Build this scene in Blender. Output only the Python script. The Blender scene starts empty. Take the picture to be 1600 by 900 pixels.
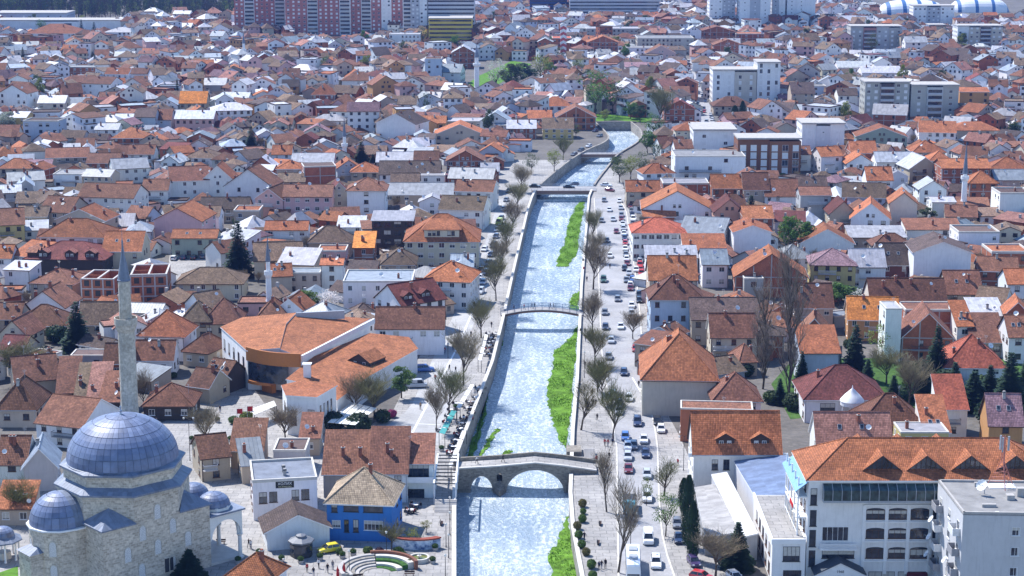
import bpy, math, random
import numpy as np
from mathutils import Vector, Matrix
R = math.radians
rnd = random.Random(7)
scene = bpy.context.scene
COL = scene.collection
# ------------------------------------------------------------------ camera
H = 112.0                       # eye height above the street, on the castle hill
FPX = 2900.0                    # focal length in pixels of a 1600 px wide picture
PITCH = R(12.2)
cam_d = bpy.data.cameras.new('camera')
cam_d.sensor_width = 36.0
cam_d.lens = 36.0 * FPX / 1600.0
cam_d.clip_start = 1.0
cam_d.clip_end = 20000.0
cam = bpy.data.objects.new('camera', cam_d)
COL.objects.link(cam)
cam.location = (0, 0, H)
cam.rotation_euler = (math.pi / 2 - PITCH, 0, 0)
scene.camera = cam
# ------------------------------------------------------------------ sky, sun, exposure
SUN_DIR = Vector((-0.44, 0.42, 0.80)).normalized()      # towards the sun
SUN_EL = math.asin(SUN_DIR.z)
SUN_AZ = math.atan2(SUN_DIR.x, SUN_DIR.y)
world = bpy.data.worlds.new('World')
scene.world = world
world.use_nodes = True
wn = world.node_tree.nodes
wl = world.node_tree.links
bgn = wn['Background']
sky = wn.new('ShaderNodeTexSky')
sky.sky_type = 'NISHITA'
sky.sun_disc = False
sky.sun_elevation = SUN_EL
sky.sun_rotation = SUN_AZ
sky.air_density = 1.0
sky.dust_density = 0.1
sky.ozone_density = 7.0
sky.altitude = 400
bgn.inputs['Strength'].default_value = 0.14
wl.new(sky.outputs['Color'], bgn.inputs['Color'])
sun_d = bpy.data.lights.new('sun', 'SUN')
sun_d.energy = 4.2
sun_d.angle = R(0.55)
sun_d.color = (1.0, 0.975, 0.95)
sun = bpy.data.objects.new('sun', sun_d)
COL.objects.link(sun)
sun.rotation_euler = SUN_DIR.to_track_quat('Z', 'Y').to_euler()
scene.view_settings.view_transform = 'Standard'
scene.view_settings.look = 'None'
scene.view_settings.exposure = 0.85
scene.view_settings.gamma = 1.0
scene.view_settings.use_curve_mapping = False
scene.cycles.use_denoising = True
scene.cycles.max_bounces = 6
scene.cycles.transparent_max_bounces = 12
scene.cycles.volume_bounces = 0
scene.cycles.caustics_reflective = False
scene.cycles.caustics_refractive = False

# ------------------------------------------------------------------ surveying: picture position + height -> place in town
FW = Vector((0, math.cos(PITCH), -math.sin(PITCH)))
UP = Vector((0, math.sin(PITCH), math.cos(PITCH)))
RT = Vector((1, 0, 0))
CAM = Vector((0, 0, H))
def ray(px, py):
    return FW * FPX + RT * (px - 800.0) - UP * (py - 450.0)
def W(px, py, z=0.0):
    d = ray(px, py)
    t = (z - H) / d.z
    return CAM + d * t
def on_plane(px, py, p, n):
    d = ray(px, py)
    t = (p - CAM).dot(n) / d.dot(n)
    return CAM + d * t
def scale_at(p):
    return FPX / (p - CAM).dot(FW)
def proj(p):
    q = Vector(p) - CAM
    dpt = q.dot(FW)
    return 800 + FPX * q.x / dpt, 450 - FPX * q.dot(UP) / dpt

# ------------------------------------------------------------------ mesh collecting
class MB:
    def __init__(s):
        s.v = []; s.f = []; s.m = []; s.c = []; s.col = (1, 1, 1)
    def poly(s, pts, m=0):
        i = len(s.v)
        s.v.extend([tuple(p) for p in pts])
        s.f.append(tuple(range(i, i + len(pts)))); s.m.append(m); s.c.append(s.col)
    def faces(s, vs, fs, m=0):
        i = len(s.v)
        s.v.extend([tuple(p) for p in vs])
        for f in fs:
            s.f.append(tuple(i + k for k in f)); s.m.append(m); s.c.append(s.col)
    def box(s, x0, x1, y0, y1, z0, z1, m=0):
        s.faces([(x0, y0, z0), (x1, y0, z0), (x1, y1, z0), (x0, y1, z0), (x0, y0, z1), (x1, y0, z1), (x1, y1, z1), (x0, y1, z1)],
                [(0, 3, 2, 1), (4, 5, 6, 7), (0, 1, 5, 4), (1, 2, 6, 5), (2, 3, 7, 6), (3, 0, 4, 7)], m)
    def prism(s, poly, z0, z1, m=0, mtop=None):
        n = len(poly)
        vs = [(p[0], p[1], z0) for p in poly] + [(p[0], p[1], z1) for p in poly]
        s.faces(vs, [(k, (k + 1) % n, n + (k + 1) % n, n + k) for k in range(n)], m)
        s.faces(vs, [tuple(range(n, 2 * n))], m if mtop is None else mtop)
    def slab(s, pts, t=0.18, m=0, medge=None):
        n = len(pts)
        vs = [tuple(p) for p in pts] + [(p[0], p[1], p[2] - t) for p in pts]
        s.faces(vs, [tuple(range(n))], m)
        e = m if medge is None else medge
        s.faces(vs, [tuple(range(2 * n - 1, n - 1, -1))] + [(k, n + k, n + (k + 1) % n, (k + 1) % n) for k in range(n)], e)
    def tube(s, pts, rad, n=6, m=0, cap=True):
        pts = [Vector(p) for p in pts]
        rings = []
        for k, p in enumerate(pts):
            t = (pts[min(k + 1, len(pts) - 1)] - pts[max(k - 1, 0)])
            if t.length < 1e-9: t = Vector((0, 0, 1))
            t.normalize()
            a = t.cross(Vector((0, 0, 1)) if abs(t.z) < 0.9 else Vector((1, 0, 0))).normalized()
            b = t.cross(a)
            r = rad[k] if isinstance(rad, (list, tuple)) else rad
            rings.append([p + (a * math.cos(2 * math.pi * j / n) + b * math.sin(2 * math.pi * j / n)) * r for j in range(n)])
        vs = [q for r_ in rings for q in r_]
        fs = []
        for k in range(len(pts) - 1):
            for j in range(n):
                fs.append((k * n + j, k * n + (j + 1) % n, (k + 1) * n + (j + 1) % n, (k + 1) * n + j))
        if cap:
            fs.append(tuple(range(n - 1, -1, -1))); fs.append(tuple((len(pts) - 1) * n + j for j in range(n)))
        s.faces(vs, fs, m)
    def lathe(s, prof, n=24, c=(0, 0, 0), m=0, a0=0.0, a1=2 * math.pi):
        full = abs(a1 - a0 - 2 * math.pi) < 1e-6
        k = n if full else n + 1
        vs = []
        for (r, z) in prof:
            for j in range(k):
                a = a0 + (a1 - a0) * j / n
                vs.append((c[0] + r * math.cos(a), c[1] + r * math.sin(a), c[2] + z))
        fs = []
        for i in range(len(prof) - 1):
            for j in range(n):
                j2 = (j + 1) % k
                fs.append((i * k + j, i * k + j2, (i + 1) * k + j2, (i + 1) * k + j))
        s.faces(vs, fs, m)
    def add(s, o, M=None, cols=None):
        i = len(s.v)
        if M is None: s.v.extend(o.v)
        else: s.v.extend([tuple(M @ Vector(p)) for p in o.v])
        s.f.extend([tuple(i + k for k in f) for f in o.f]); s.m.extend(o.m)
        s.c.extend(o.c if cols is None else [cols] * len(o.f))
    def mesh(s, name, mats, smooth=False, colors=False):
        me = bpy.data.meshes.new(name)
        me.from_pydata(s.v, [], s.f)
        for mt in mats: me.materials.append(mt)
        npoly = len(me.polygons)
        if npoly:
            me.polygons.foreach_set('material_index', np.array(s.m, dtype=np.int32))
            if smooth: me.polygons.foreach_set('use_smooth', np.ones(npoly, dtype=bool))
            me.update()
            nrm = np.empty(npoly * 3, dtype=np.float32); me.polygons.foreach_get('normal', nrm); nrm = nrm.reshape(-1, 3)
            tot = np.empty(npoly, dtype=np.int32); me.polygons.foreach_get('loop_total', tot)
            li = np.empty(len(me.loops), dtype=np.int32); me.loops.foreach_get('vertex_index', li)
            co = np.empty(len(me.vertices) * 3, dtype=np.float32); me.vertices.foreach_get('co', co); co = co.reshape(-1, 3)
            t = np.stack([-nrm[:, 1], nrm[:, 0], np.zeros(npoly)], 1)
            L = np.linalg.norm(t, axis=1); flat = L < 0.05
            t[flat] = (1, 0, 0); L[flat] = 1; t /= L[:, None]
            b = np.cross(nrm, t)
            T = np.repeat(t, tot, 0); B = np.repeat(b, tot, 0); P = co[li]
            uv = np.stack([(P * T).sum(1), (P * B).sum(1)], 1).astype(np.float32)
            ul = me.uv_layers.new(name='UVMap'); ul.data.foreach_set('uv', uv.ravel())
            if colors:
                ca = me.color_attributes.new('Col', 'FLOAT_COLOR', 'CORNER')
                c4 = np.ones((npoly, 4), dtype=np.float32); c4[:, :3] = np.array(s.c, dtype=np.float32)
                ca.data.foreach_set('color', np.repeat(c4, tot, 0).ravel())
        me.update()
        return me
    def build(s, name, mats, parent=None, color=None, smooth=False, colors=False, M=None):
        return obj(name, s.mesh(name, mats if isinstance(mats, (list, tuple)) else [mats], smooth, colors), parent, color, M)
def obj(name, me, parent=None, color=None, M=None):
    o = bpy.data.objects.new(name, me); COL.objects.link(o)
    if parent is not None: o.parent = parent
    if color is not None: o.color = (color[0], color[1], color[2], 1)
    if M is not None: o.matrix_local = M
    return o
def tag(o, label=None, cat=None, group=None, kind=None):
    if label: o['label'] = label
    if cat: o['category'] = cat
    if group: o['group'] = group
    if kind: o['kind'] = kind
    return o
def empty(name, loc=(0, 0, 0), rz=0.0, label=None, cat=None, group=None):
    o = bpy.data.objects.new(name, None); COL.objects.link(o)
    o.location = loc; o.rotation_euler = (0, 0, rz)
    o.empty_display_size = 0.5
    return tag(o, label, cat, group)
def copy_tree(o, parent=None):
    c = o.copy(); COL.objects.link(c)
    if parent is not None: c.parent = parent
    for ch in KIDS.get(o.name, []): copy_tree(ch, c)
    return c
KIDS = {}
def remember(o):
    for ch in bpy.data.objects:
        if ch.parent == o: KIDS.setdefault(o.name, []).append(ch)
    for ch in KIDS.get(o.name, []): 
        for g in bpy.data.objects:
            if g.parent == ch: KIDS.setdefault(ch.name, []).append(g)

# ------------------------------------------------------------------ materials
MATS = {}
class NT:
    def __init__(s, name):
        s.mat = bpy.data.materials.new(name); s.mat.use_nodes = True
        s.n = s.mat.node_tree.nodes; s.l = s.mat.node_tree.links
        s.b = s.n['Principled BSDF']; MATS[name] = s.mat
        s._uv = None
    def node(s, t, **kw):
        nd = s.n.new('ShaderNode' + t)
        for k, v in kw.items():
            if k in nd.inputs.keys() if isinstance(k, str) else False: nd.inputs[k].default_value = v
            else: setattr(nd, k, v)
        return nd
    def link(s, a, b): s.l.new(a, b)
    def inp(s, nd, key, val):
        if hasattr(val, 'is_linked') or hasattr(val, 'links'): s.l.new(val, nd.inputs[key])
        else: nd.inputs[key].default_value = val
    def uv(s):
        if s._uv is None: s._uv = s.node('UVMap').outputs[0]
        return s._uv
    def objco(s): return s.node('TexCoord').outputs['Object']
    def mapping(s, vec, sc):
        m = s.node('Mapping'); s.link(vec, m.inputs[0]); m.inputs['Scale'].default_value = sc
        return m.outputs[0]
    def noise(s, vec, scale, detail=3, rough=0.55):
        nd = s.node('TexNoise'); s.link(vec, nd.inputs['Vector'])
        nd.inputs['Scale'].default_value = scale; nd.inputs['Detail'].default_value = detail; nd.inputs['Roughness'].default_value = rough
        return nd.outputs['Fac']
    def ramp(s, fac, stops):
        r = s.node('ValToRGB'); s.link(fac, r.inputs[0])
        e = r.color_ramp.elements
        while len(e) < len(stops): e.new(0.5)
        for k, (p, c) in enumerate(stops):
            e[k].position = p; e[k].color = (c, c, c, 1) if not isinstance(c, tuple) else (c[0], c[1], c[2], 1)
        return r.outputs[0]
    def math(s, op, a, b=0.0, c=0.0):
        nd = s.node('Math', operation=op); s.inp(nd, 0, a); s.inp(nd, 1, b)
        if op in ('MULTIPLY_ADD',): s.inp(nd, 2, c)
        return nd.outputs[0]
    def mix(s, fac, a, b, bt='MIX'):
        nd = s.node('Mix', data_type='RGBA', blend_type=bt)
        s.inp(nd, 0, fac)
        s.inp(nd, 6, a if not isinstance(a, tuple) else (a[0], a[1], a[2], 1))
        s.inp(nd, 7, b if not isinstance(b, tuple) else (b[0], b[1], b[2], 1))
        return nd.outputs[2]
    def mul(s, col, fac):
        """colour times a grey factor"""
        nd = s.node('Mix', data_type='RGBA', blend_type='MULTIPLY'); nd.inputs[0].default_value = 1
        s.inp(nd, 6, col if not isinstance(col, tuple) else (col[0], col[1], col[2], 1)); s.link(fac, nd.inputs[7])
        return nd.outputs[2]
    def bump(s, h, strength=0.5, dist=0.05):
        nd = s.node('Bump'); s.link(h, nd.inputs['Height']); nd.inputs['Strength'].default_value = strength; nd.inputs['Distance'].default_value = dist
        s.link(nd.outputs[0], s.b.inputs['Normal'])
    def base(s, col, rough=0.8, spec=0.3):
        s.inp(s.b, 'Base Color', col if not isinstance(col, tuple) else (col[0], col[1], col[2], 1))
        s.inp(s.b, 'Roughness', rough); s.b.inputs['Specular IOR Level'].default_value = spec
        return s.mat
    def source(s, src):
        if src == 'obj': return s.node('ObjectInfo').outputs['Color']
        if src == 'attr':
            a = s.node('Attribute'); a.attribute_name = 'Col'; return a.outputs['Color']
        r = s.node('RGB'); r.outputs[0].default_value = (src[0], src[1], src[2], 1); return r.outputs[0]
def m_tile(name, src):
    t = NT(name); c = t.source(src); uv = t.uv()
    sp = t.node('SeparateXYZ'); t.link(uv, sp.inputs[0])
    u, v = sp.outputs[0], sp.outputs[1]
    fu = t.math('FLOOR', t.math('MULTIPLY', u, 3.2)); fv = t.math('FLOOR', t.math('MULTIPLY', v, 2.6))
    cb = t.node('CombineXYZ'); t.link(fu, cb.inputs[0]); t.link(fv, cb.inputs[1])
    wn_ = t.node('TexWhiteNoise', noise_dimensions='2D'); t.link(cb.outputs[0], wn_.inputs['Vector'])
    per = t.ramp(wn_.outputs['Value'], [(0, 0.72), (0.85, 1.08), (1, 1.3)])
    oc = t.objco()
    big = t.ramp(t.noise(oc, 0.35, 4), [(0.3, 0.68), (0.55, 1.0), (0.8, 1.2)])
    spots = t.ramp(t.noise(oc, 1.6, 3), [(0.35, 0.78), (0.6, 1.05)])
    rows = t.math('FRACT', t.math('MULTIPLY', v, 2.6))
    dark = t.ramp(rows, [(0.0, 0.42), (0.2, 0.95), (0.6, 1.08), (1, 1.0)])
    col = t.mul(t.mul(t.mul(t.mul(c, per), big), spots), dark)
    colw = t.math('FRACT', t.math('MULTIPLY', u, 3.2))
    hump = t.math('SINE', t.math('MULTIPLY', colw, 3.14159))
    t.bump(t.math('ADD', t.math('MULTIPLY', rows, -0.6), hump), 0.7, 0.07)
    return t.base(col, 0.85, 0.25)
def m_plaster(name, src, grime=1.0):
    t = NT(name); c = t.source(src); oc = t.objco()
    a = t.ramp(t.noise(oc, 0.45, 5, 0.65), [(0.28, 1 - 0.2 * grime), (0.6, 1.0)])
    st = t.noise(t.mapping(oc, (2.2, 2.2, 0.25)), 1.0, 4, 0.6)
    b = t.ramp(st, [(0.25, 1 - 0.25 * grime), (0.5, 1.0)])
    fine = t.noise(oc, 14, 2)
    t.bump(fine, 0.15, 0.02)
    return t.base(t.mul(t.mul(c, a), b), 0.9, 0.2)
def m_sheet(name, src):
    t = NT(name); c = t.source(src); uv = t.uv(); oc = t.objco()
    sp = t.node('SeparateXYZ'); t.link(uv, sp.inputs[0])
    fr = t.math('FRACT', t.math('MULTIPLY', sp.outputs[0], 1.25))
    seam = t.ramp(fr, [(0.0, 1.0), (0.07, 0.0), (1, 0.0)])
    fl = t.math('FLOOR', t.math('MULTIPLY', sp.outputs[0], 1.25)); fv = t.math('FLOOR', t.math('MULTIPLY', sp.outputs[1], 0.42))
    cb = t.node('CombineXYZ'); t.link(fl, cb.inputs[0]); t.link(fv, cb.inputs[1])
    wn_ = t.node('TexWhiteNoise', noise_dimensions='2D'); t.link(cb.outputs[0], wn_.inputs['Vector'])
    per = t.ramp(wn_.outputs['Value'], [(0, 0.8), (1, 1.08)])
    st = t.ramp(t.noise(oc, 0.6, 5, 0.65), [(0.3, 0.7), (0.6, 1.0)])
    t.bump(seam, 0.8, 0.06)
    return t.base(t.mul(t.mul(c, per), st), 0.5, 0.4)
def m_brick(name, src, sc=1.0):
    t = NT(name); c = t.source(src); uv = t.uv()
    bt = t.node('TexBrick'); t.link(uv, bt.inputs['Vector'])
    bt.inputs['Scale'].default_value = 1.0; bt.inputs['Brick Width'].default_value = 0.3 * sc; bt.inputs['Row Height'].default_value = 0.22 * sc
    bt.inputs['Mortar Size'].default_value = 0.018 * sc; bt.inputs['Color1'].default_value = (1.1, 1.1, 1.1, 1); bt.inputs['Color2'].default_value = (0.75, 0.75, 0.75, 1)
    bt.inputs['Mortar'].default_value = (1.2, 1.3, 1.35, 1)
    big = t.ramp(t.noise(t.objco(), 0.5, 4), [(0.3, 0.75), (0.6, 1.05)])
    return t.base(t.mul(t.mul(c, bt.outputs['Color']), big), 0.9, 0.2)
def m_stone(name, c1, c2, mortar, bw, rh, ms=0.02):
    t = NT(name); uv = t.uv(); oc = t.objco()
    bt = t.node('TexBrick'); t.link(uv, bt.inputs['Vector'])
    bt.inputs['Scale'].default_value = 1.0; bt.inputs['Brick Width'].default_value = bw; bt.inputs['Row Height'].default_value = rh
    bt.inputs['Mortar Size'].default_value = ms; bt.inputs['Bias'].default_value = 0.0
    bt.inputs['Color1'].default_value = (*c1, 1); bt.inputs['Color2'].default_value = (*c2, 1); bt.inputs['Mortar'].default_value = (*mortar, 1)
    big = t.ramp(t.noise(oc, 0.3, 5, 0.65), [(0.28, 0.74), (0.6, 1.05)])
    sp = t.ramp(t.noise(oc, 2.5, 3), [(0.3, 0.75), (0.6, 1.05)])
    t.bump(bt.outputs['Fac'], -0.5, 0.05)
    return t.base(t.mul(t.mul(bt.outputs['Color'], big), sp), 0.9, 0.2)
def m_plain(name, c, rough=0.7, spec=0.3, var=0.15, scale=3.0, metal=0.0):
    t = NT(name); cc = t.source(c) if isinstance(c, str) else t.source(c)
    k = t.ramp(t.noise(t.objco(), scale, 4, 0.6), [(0.3, 1 - var), (0.7, 1 + var * 0.5)])
    t.b.inputs['Metallic'].default_value = metal
    return t.base(t.mul(cc, k), rough, spec)
def m_glass(name, c, rough=0.08):
    t = NT(name)
    rn = t.node('ObjectInfo').outputs['Random']
    k = t.ramp(t.noise(t.objco(), 0.9, 2), [(0.35, 0.5), (0.65, 1.6)])
    return t.base(t.mul(t.source(c), k), rough, 0.7)
def m_leaf(name, src, var=0.35):
    t = NT(name); c = t.source(src)
    k = t.ramp(t.noise(t.objco(), 0.9, 3), [(0.3, 1 - var), (0.7, 1 + var)])
    t.b.inputs['Subsurface Weight'].default_value = 0.0
    col = t.mul(c, k)
    tr = t.node('BsdfTranslucent'); t.link(col, tr.inputs[0])
    mx = t.node('MixShader'); mx.inputs[0].default_value = 0.3
    out = t.n['Material Output']
    t.link(t.b.outputs[0], mx.inputs[1]); t.link(tr.outputs[0], mx.inputs[2]); t.link(mx.outputs[0], out.inputs['Surface'])
    return t.base(col, 0.7, 0.25)
TILE = m_tile('roof_tile', 'obj'); TILE_A = m_tile('roof_tile_mass', 'attr')
SHEET = m_sheet('roof_sheet', 'obj'); SHEET_A = m_sheet('roof_sheet_mass', 'attr')
PLAS = m_plaster('plaster', 'obj', .55); PLAS_A = m_plaster('plaster_mass', 'attr', .55)
BRICK = m_brick('brick', 'obj'); BRICK_A = m_brick('brick_mass', 'attr')
CONC = m_plain('concrete', (0.42, 0.40, 0.38), 0.9, 0.2, 0.2, 0.8)
FASC = m_plain('dark_wood', (0.075, 0.045, 0.035), 0.8, 0.2)
FRAMEW = m_plain('window_frame_white', (0.72, 0.72, 0.72), 0.5, 0.4, 0.05)
FRAMEB = m_plain('window_frame_brown', (0.09, 0.045, 0.03), 0.6, 0.3)
GLASS = m_glass('window_glass', (0.025, 0.032, 0.045))
TINT = m_plain('painted', 'obj', 0.6, 0.3, 0.12)
LEAF = m_leaf('leaf', 'obj')
BARK = m_plain('bark', (0.115, 0.09, 0.07), 0.95, 0.1, 0.35, 2.0)
BARKL = m_plain('bark_pale', (0.27, 0.22, 0.165), 0.95, 0.1, 0.35, 2.0)
PAINT = NT('car_paint'); PAINT.b.inputs['Coat Weight'].default_value = 0.6; PAINT.b.inputs['Coat Roughness'].default_value = 0.06
PAINT = PAINT.base(PAINT.source('obj'), 0.35, 0.5)
RUBBER = m_plain('tyre_rubber', (0.02, 0.02, 0.022), 0.85, 0.2)
RIM = m_plain('wheel_rim', (0.45, 0.45, 0.47), 0.35, 0.5, 0.05, 3, 0.7)
LAMPG = m_plain('headlamp_glass', (0.75, 0.77, 0.8), 0.15, 0.6, 0.02)
LAMPR = m_plain('tail_lamp', (0.4, 0.02, 0.015), 0.2, 0.5, 0.02)
METALD = m_plain('dark_metal', (0.04, 0.042, 0.045), 0.5, 0.4)
METALG = m_plain('grey_metal', (0.35, 0.37, 0.4), 0.45, 0.5)
WHITE = m_plain('white_paint', (0.78, 0.78, 0.78), 0.6, 0.3, 0.08, 1.0)
STONE = m_stone('old_bridge_stone', (0.19, 0.165, 0.135), (0.33, 0.30, 0.25), (0.26, 0.24, 0.21), 0.62, 0.3, 0.03)
STONEM = m_stone('mosque_stone', (0.41, 0.355, 0.28), (0.66, 0.585, 0.48), (0.62, 0.56, 0.47), 0.72, 0.38, 0.03)
STONEW = m_stone('river_wall_stone', (0.24, 0.22, 0.19), (0.40, 0.37, 0.33), (0.28, 0.26, 0.23), 1.1, 0.55, 0.04)
STONEB = m_stone('minaret_stone', (0.44, 0.40, 0.33), (0.58, 0.53, 0.45), (0.46, 0.42, 0.36), 0.8, 0.5, 0.02)
COPE = m_plain('pale_coping', (0.58, 0.55, 0.50), 0.85, 0.2, 0.15, 0.7)
LEAD = m_sheet('lead_sheet', (0.20, 0.235, 0.31))
GREENM = m_leaf('grass_blade', (0.135, 0.27, 0.025), 0.5)
SKIN = m_plain('skin', (0.5, 0.3, 0.22), 0.6, 0.3, 0.05)
HAIR = m_plain('hair', (0.03, 0.02, 0.015), 0.7, 0.3)
CLOTH = {k: m_plain('cloth_' + k, c, 0.9, 0.1, 0.1) for k, c in dict(black=(0.02, 0.02, 0.024), navy=(0.025, 0.04, 0.09), red=(0.4, 0.03, 0.03), white=(0.7, 0.7, 0.7),
         grey=(0.2, 0.2, 0.21), denim=(0.06, 0.1, 0.2), tan=(0.35, 0.25, 0.16), green=(0.06, 0.12, 0.06), blue=(0.05, 0.12, 0.35)).items()}
# ------------------------------------------------------------------ ground, river, streets
WZ = -3.8
def G2(px, py, z=0.0):
    p = W(px, py, z); return (p.x, p.y)
LE = [G2(*p) for p in [(712, 1150), (712, 900), (712, 790), (713, 722), (771, 570), (788, 500), (803, 430), (826, 330), (835, 303), (850, 285), (907, 240), (956, 221), (946, 206), (930, 192)]]
RE = [G2(*p) for p in [(940, 1150), (907, 900), (893, 825), (889, 770), (893, 675), (900, 595), (907, 450), (919, 310), (923, 300), (930, 285), (952, 258), (962, 243), (1000, 222), (1003, 206), (985, 192)]]
LE.sort(key=lambda p: p[1]); RE.sort(key=lambda p: p[1])
def smooth(E, y0):
    A = [p for p in E if p[1] < y0]; B = [p for p in E if p[1] >= y0]
    for _ in range(3):
        C = [B[0]]
        for p, q in zip(B[:-1], B[1:]): C += [(p[0] * .75 + q[0] * .25, p[1] * .75 + q[1] * .25), (p[0] * .25 + q[0] * .75, p[1] * .25 + q[1] * .75)]
        B = C + [B[-1]]
    return A + B
LE = smooth(LE, 560); RE = smooth(RE, 560)
YEND = min(LE[-1][1], RE[-1][1])
def xl(y): return float(np.interp(y, [p[1] for p in LE], [p[0] for p in LE]))
def xr(y): return float(np.interp(y, [p[1] for p in RE], [p[0] for p in RE]))
def m_ground():
    t = NT('yard_ground'); oc = t.objco()
    bt = t.node('TexBrick'); t.link(oc, bt.inputs['Vector'])
    bt.inputs['Scale'].default_value = 1; bt.inputs['Brick Width'].default_value = 1.2; bt.inputs['Row Height'].default_value = 0.6; bt.inputs['Mortar Size'].default_value = 0.03
    bt.inputs['Color1'].default_value = (0.16, 0.145, 0.13, 1); bt.inputs['Color2'].default_value = (0.12, 0.11, 0.10, 1); bt.inputs['Mortar'].default_value = (0.12, 0.115, 0.105, 1)  # dark earth and asphalt tone, with courtyard shade put into the colour
    a = t.ramp(t.noise(oc, 0.06, 5, 0.6), [(0.3, 0.7), (0.6, 1.08)])
    b = t.ramp(t.noise(oc, 0.7, 4, 0.65), [(0.3, 0.78), (0.62, 1.04)])
    return t.base(t.mul(t.mul(bt.outputs['Color'], a), b), 0.85, 0.25)
def m_road(name, c):
    t = NT(name); oc = t.objco()
    a = t.ramp(t.noise(oc, 0.12, 5, 0.6), [(0.3, 0.75), (0.65, 1.1)])
    b = t.ramp(t.noise(oc, 1.4, 4, 0.7), [(0.3, 0.82), (0.65, 1.05)])
    return t.base(t.mul(t.mul(t.source(c), a), b), 0.8, 0.3)
def m_slabs(name, c):
    t = NT(name); oc = t.objco()
    bt = t.node('TexBrick'); t.link(oc, bt.inputs['Vector'])
    bt.inputs['Scale'].default_value = 1; bt.inputs['Brick Width'].default_value = 2.4; bt.inputs['Row Height'].default_value = 1.6; bt.inputs['Mortar Size'].default_value = 0.07
    bt.inputs['Color1'].default_value = (c[0] * 1.08, c[1] * 1.07, c[2] * 1.05, 1); bt.inputs['Color2'].default_value = (c[0] * .88, c[1] * .88, c[2] * .88, 1); bt.inputs['Mortar'].default_value = (c[0] * .6, c[1] * .6, c[2] * .6, 1)
    a = t.ramp(t.noise(oc, 0.1, 5, 0.65), [(0.3, 0.72), (0.62, 1.06)]); b = t.ramp(t.noise(oc, 1.1, 4, 0.7), [(0.3, 0.8), (0.62, 1.05)])
    return t.base(t.mul(t.mul(bt.outputs['Color'], a), b), 0.8, 0.3)
GROUND = m_ground()
ASPH = m_road('worn_asphalt', (0.34, 0.335, 0.34))
PAVE = m_slabs('plaza_slabs', (0.35, 0.335, 0.32))
def m_water():
    t = NT('river_water'); oc = t.objco()
    mp = t.mapping(oc, (1.0, 0.55, 1.0)); fl = t.mapping(oc, (1.0, 0.16, 1.0))
    n1 = t.noise(mp, 1.3, 5, 0.65); n2 = t.noise(fl, 0.5, 4, 0.6); n3 = t.noise(mp, 3.6, 4, 0.7); n4 = t.noise(oc, 0.05, 3, 0.5)
    foam = t.math('ADD', t.math('MULTIPLY', n1, 0.6), t.math('ADD', t.math('MULTIPLY', n2, 0.3), t.math('ADD', t.math('MULTIPLY', n3, 0.4), t.math('MULTIPLY', n4, 0.2))))
    f = t.ramp(foam, [(0.72, 0.0), (0.91, 0.95)])
    bed = t.mix(t.ramp(n4, [(0.35, 0.0), (0.65, 1.0)]), (0.27, 0.35, 0.43), (0.37, 0.45, 0.51))
    col = t.mix(f, bed, (0.70, 0.73, 0.75))
    t.bump(t.math('ADD', n1, t.math('MULTIPLY', n3, 0.5)), 1.0, 0.4)
    r = t.ramp(f, [(0, 0.12), (1, 0.55)])
    m = t.base(col, 0.2, 0.5); t.link(r, t.b.inputs['Roughness'])
    return m
WATER = m_water()
ys = sorted(set([150.0, 250.0] + [p[1] for p in LE + RE if 150 < p[1] < YEND] + list(np.linspace(260, YEND, 90)) + [YEND]))
g = MB()
for a, b in zip(ys[:-1], ys[1:]):
    g.poly([(-2500, a, 0), (xl(a), a, 0), (xl(b), b, 0), (-2500, b, 0)])
    g.poly([(xr(a), a, 0), (2500, a, 0), (2500, b, 0), (xr(b), b, 0)])
g.poly([(-2500, YEND, 0), (2500, YEND, 0), (2500, 6000, 0), (-2500, 6000, 0)])
tag(g.build('ground', GROUND), kind='structure')
w_ = MB()
for a, b in zip(ys[:-1], ys[1:]):
    w_.poly([(xl(a) - 1, a, WZ), (xr(a) + 1, a, WZ), (xr(b) + 1, b, WZ), (xl(b) - 1, b, WZ)])
tag(w_.build('river', WATER), kind='structure')
bed = MB()
bed.poly([(-150, 150, -5.5), (400, 150, -5.5), (400, YEND + 5, -5.5), (-150, YEND + 5, -5.5)])
tag(bed.build('river_bed_ground', PAVE), kind='structure')
def wall_along(pts, side, label, z1=0.85, th=0.55, cope=None):
    """river wall following the bank; side=+1: the land lies towards -x"""
    root = empty('river_wall', (pts[0][0], pts[0][1], 0), 0, label, 'river wall')
    o = Vector((pts[0][0], pts[0][1], 0))
    m = MB(); c = MB()
    for (x0, y0), (x1, y1) in zip(pts[:-1], pts[1:]):
        d = Vector((x1 - x0, y1 - y0, 0)); L = d.length
        if L < 0.01: continue
        d /= L; n = Vector((-d.y, d.x, 0)) * th * side
        a = Vector((x0, y0, 0)) - o; b = Vector((x1, y1, 0)) - o
        a2, b2 = a + n, b + n
        m.faces([(a.x, a.y, -5), (b.x, b.y, -5), (b2.x, b2.y, -5), (a2.x, a2.y, -5), (a.x, a.y, z1), (b.x, b.y, z1), (b2.x, b2.y, z1), (a2.x, a2.y, z1)],
                [(0, 1, 5, 4), (1, 2, 6, 5), (2, 3, 7, 6), (3, 0, 4, 7), (4, 5, 6, 7)])
        e = n * 0.18
        k = 0.16
        a -= e; b -= e; a2 += e; b2 += e
        c.faces([(a.x, a.y, z1 + .003), (b.x, b.y, z1 + .003), (b2.x, b2.y, z1 + .003), (a2.x, a2.y, z1 + .003), (a.x, a.y, z1 + k), (b.x, b.y, z1 + k), (b2.x, b2.y, z1 + k), (a2.x, a2.y, z1 + k)],
                [(0, 1, 5, 4), (1, 2, 6, 5), (2, 3, 7, 6), (3, 0, 4, 7), (4, 5, 6, 7), (3, 2, 1, 0)])
    m.build('masonry', STONEW, root); c.build('coping', cope or COPE, root)
YB = W(836, 770, WZ).y          # near face of the stone bridge
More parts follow.
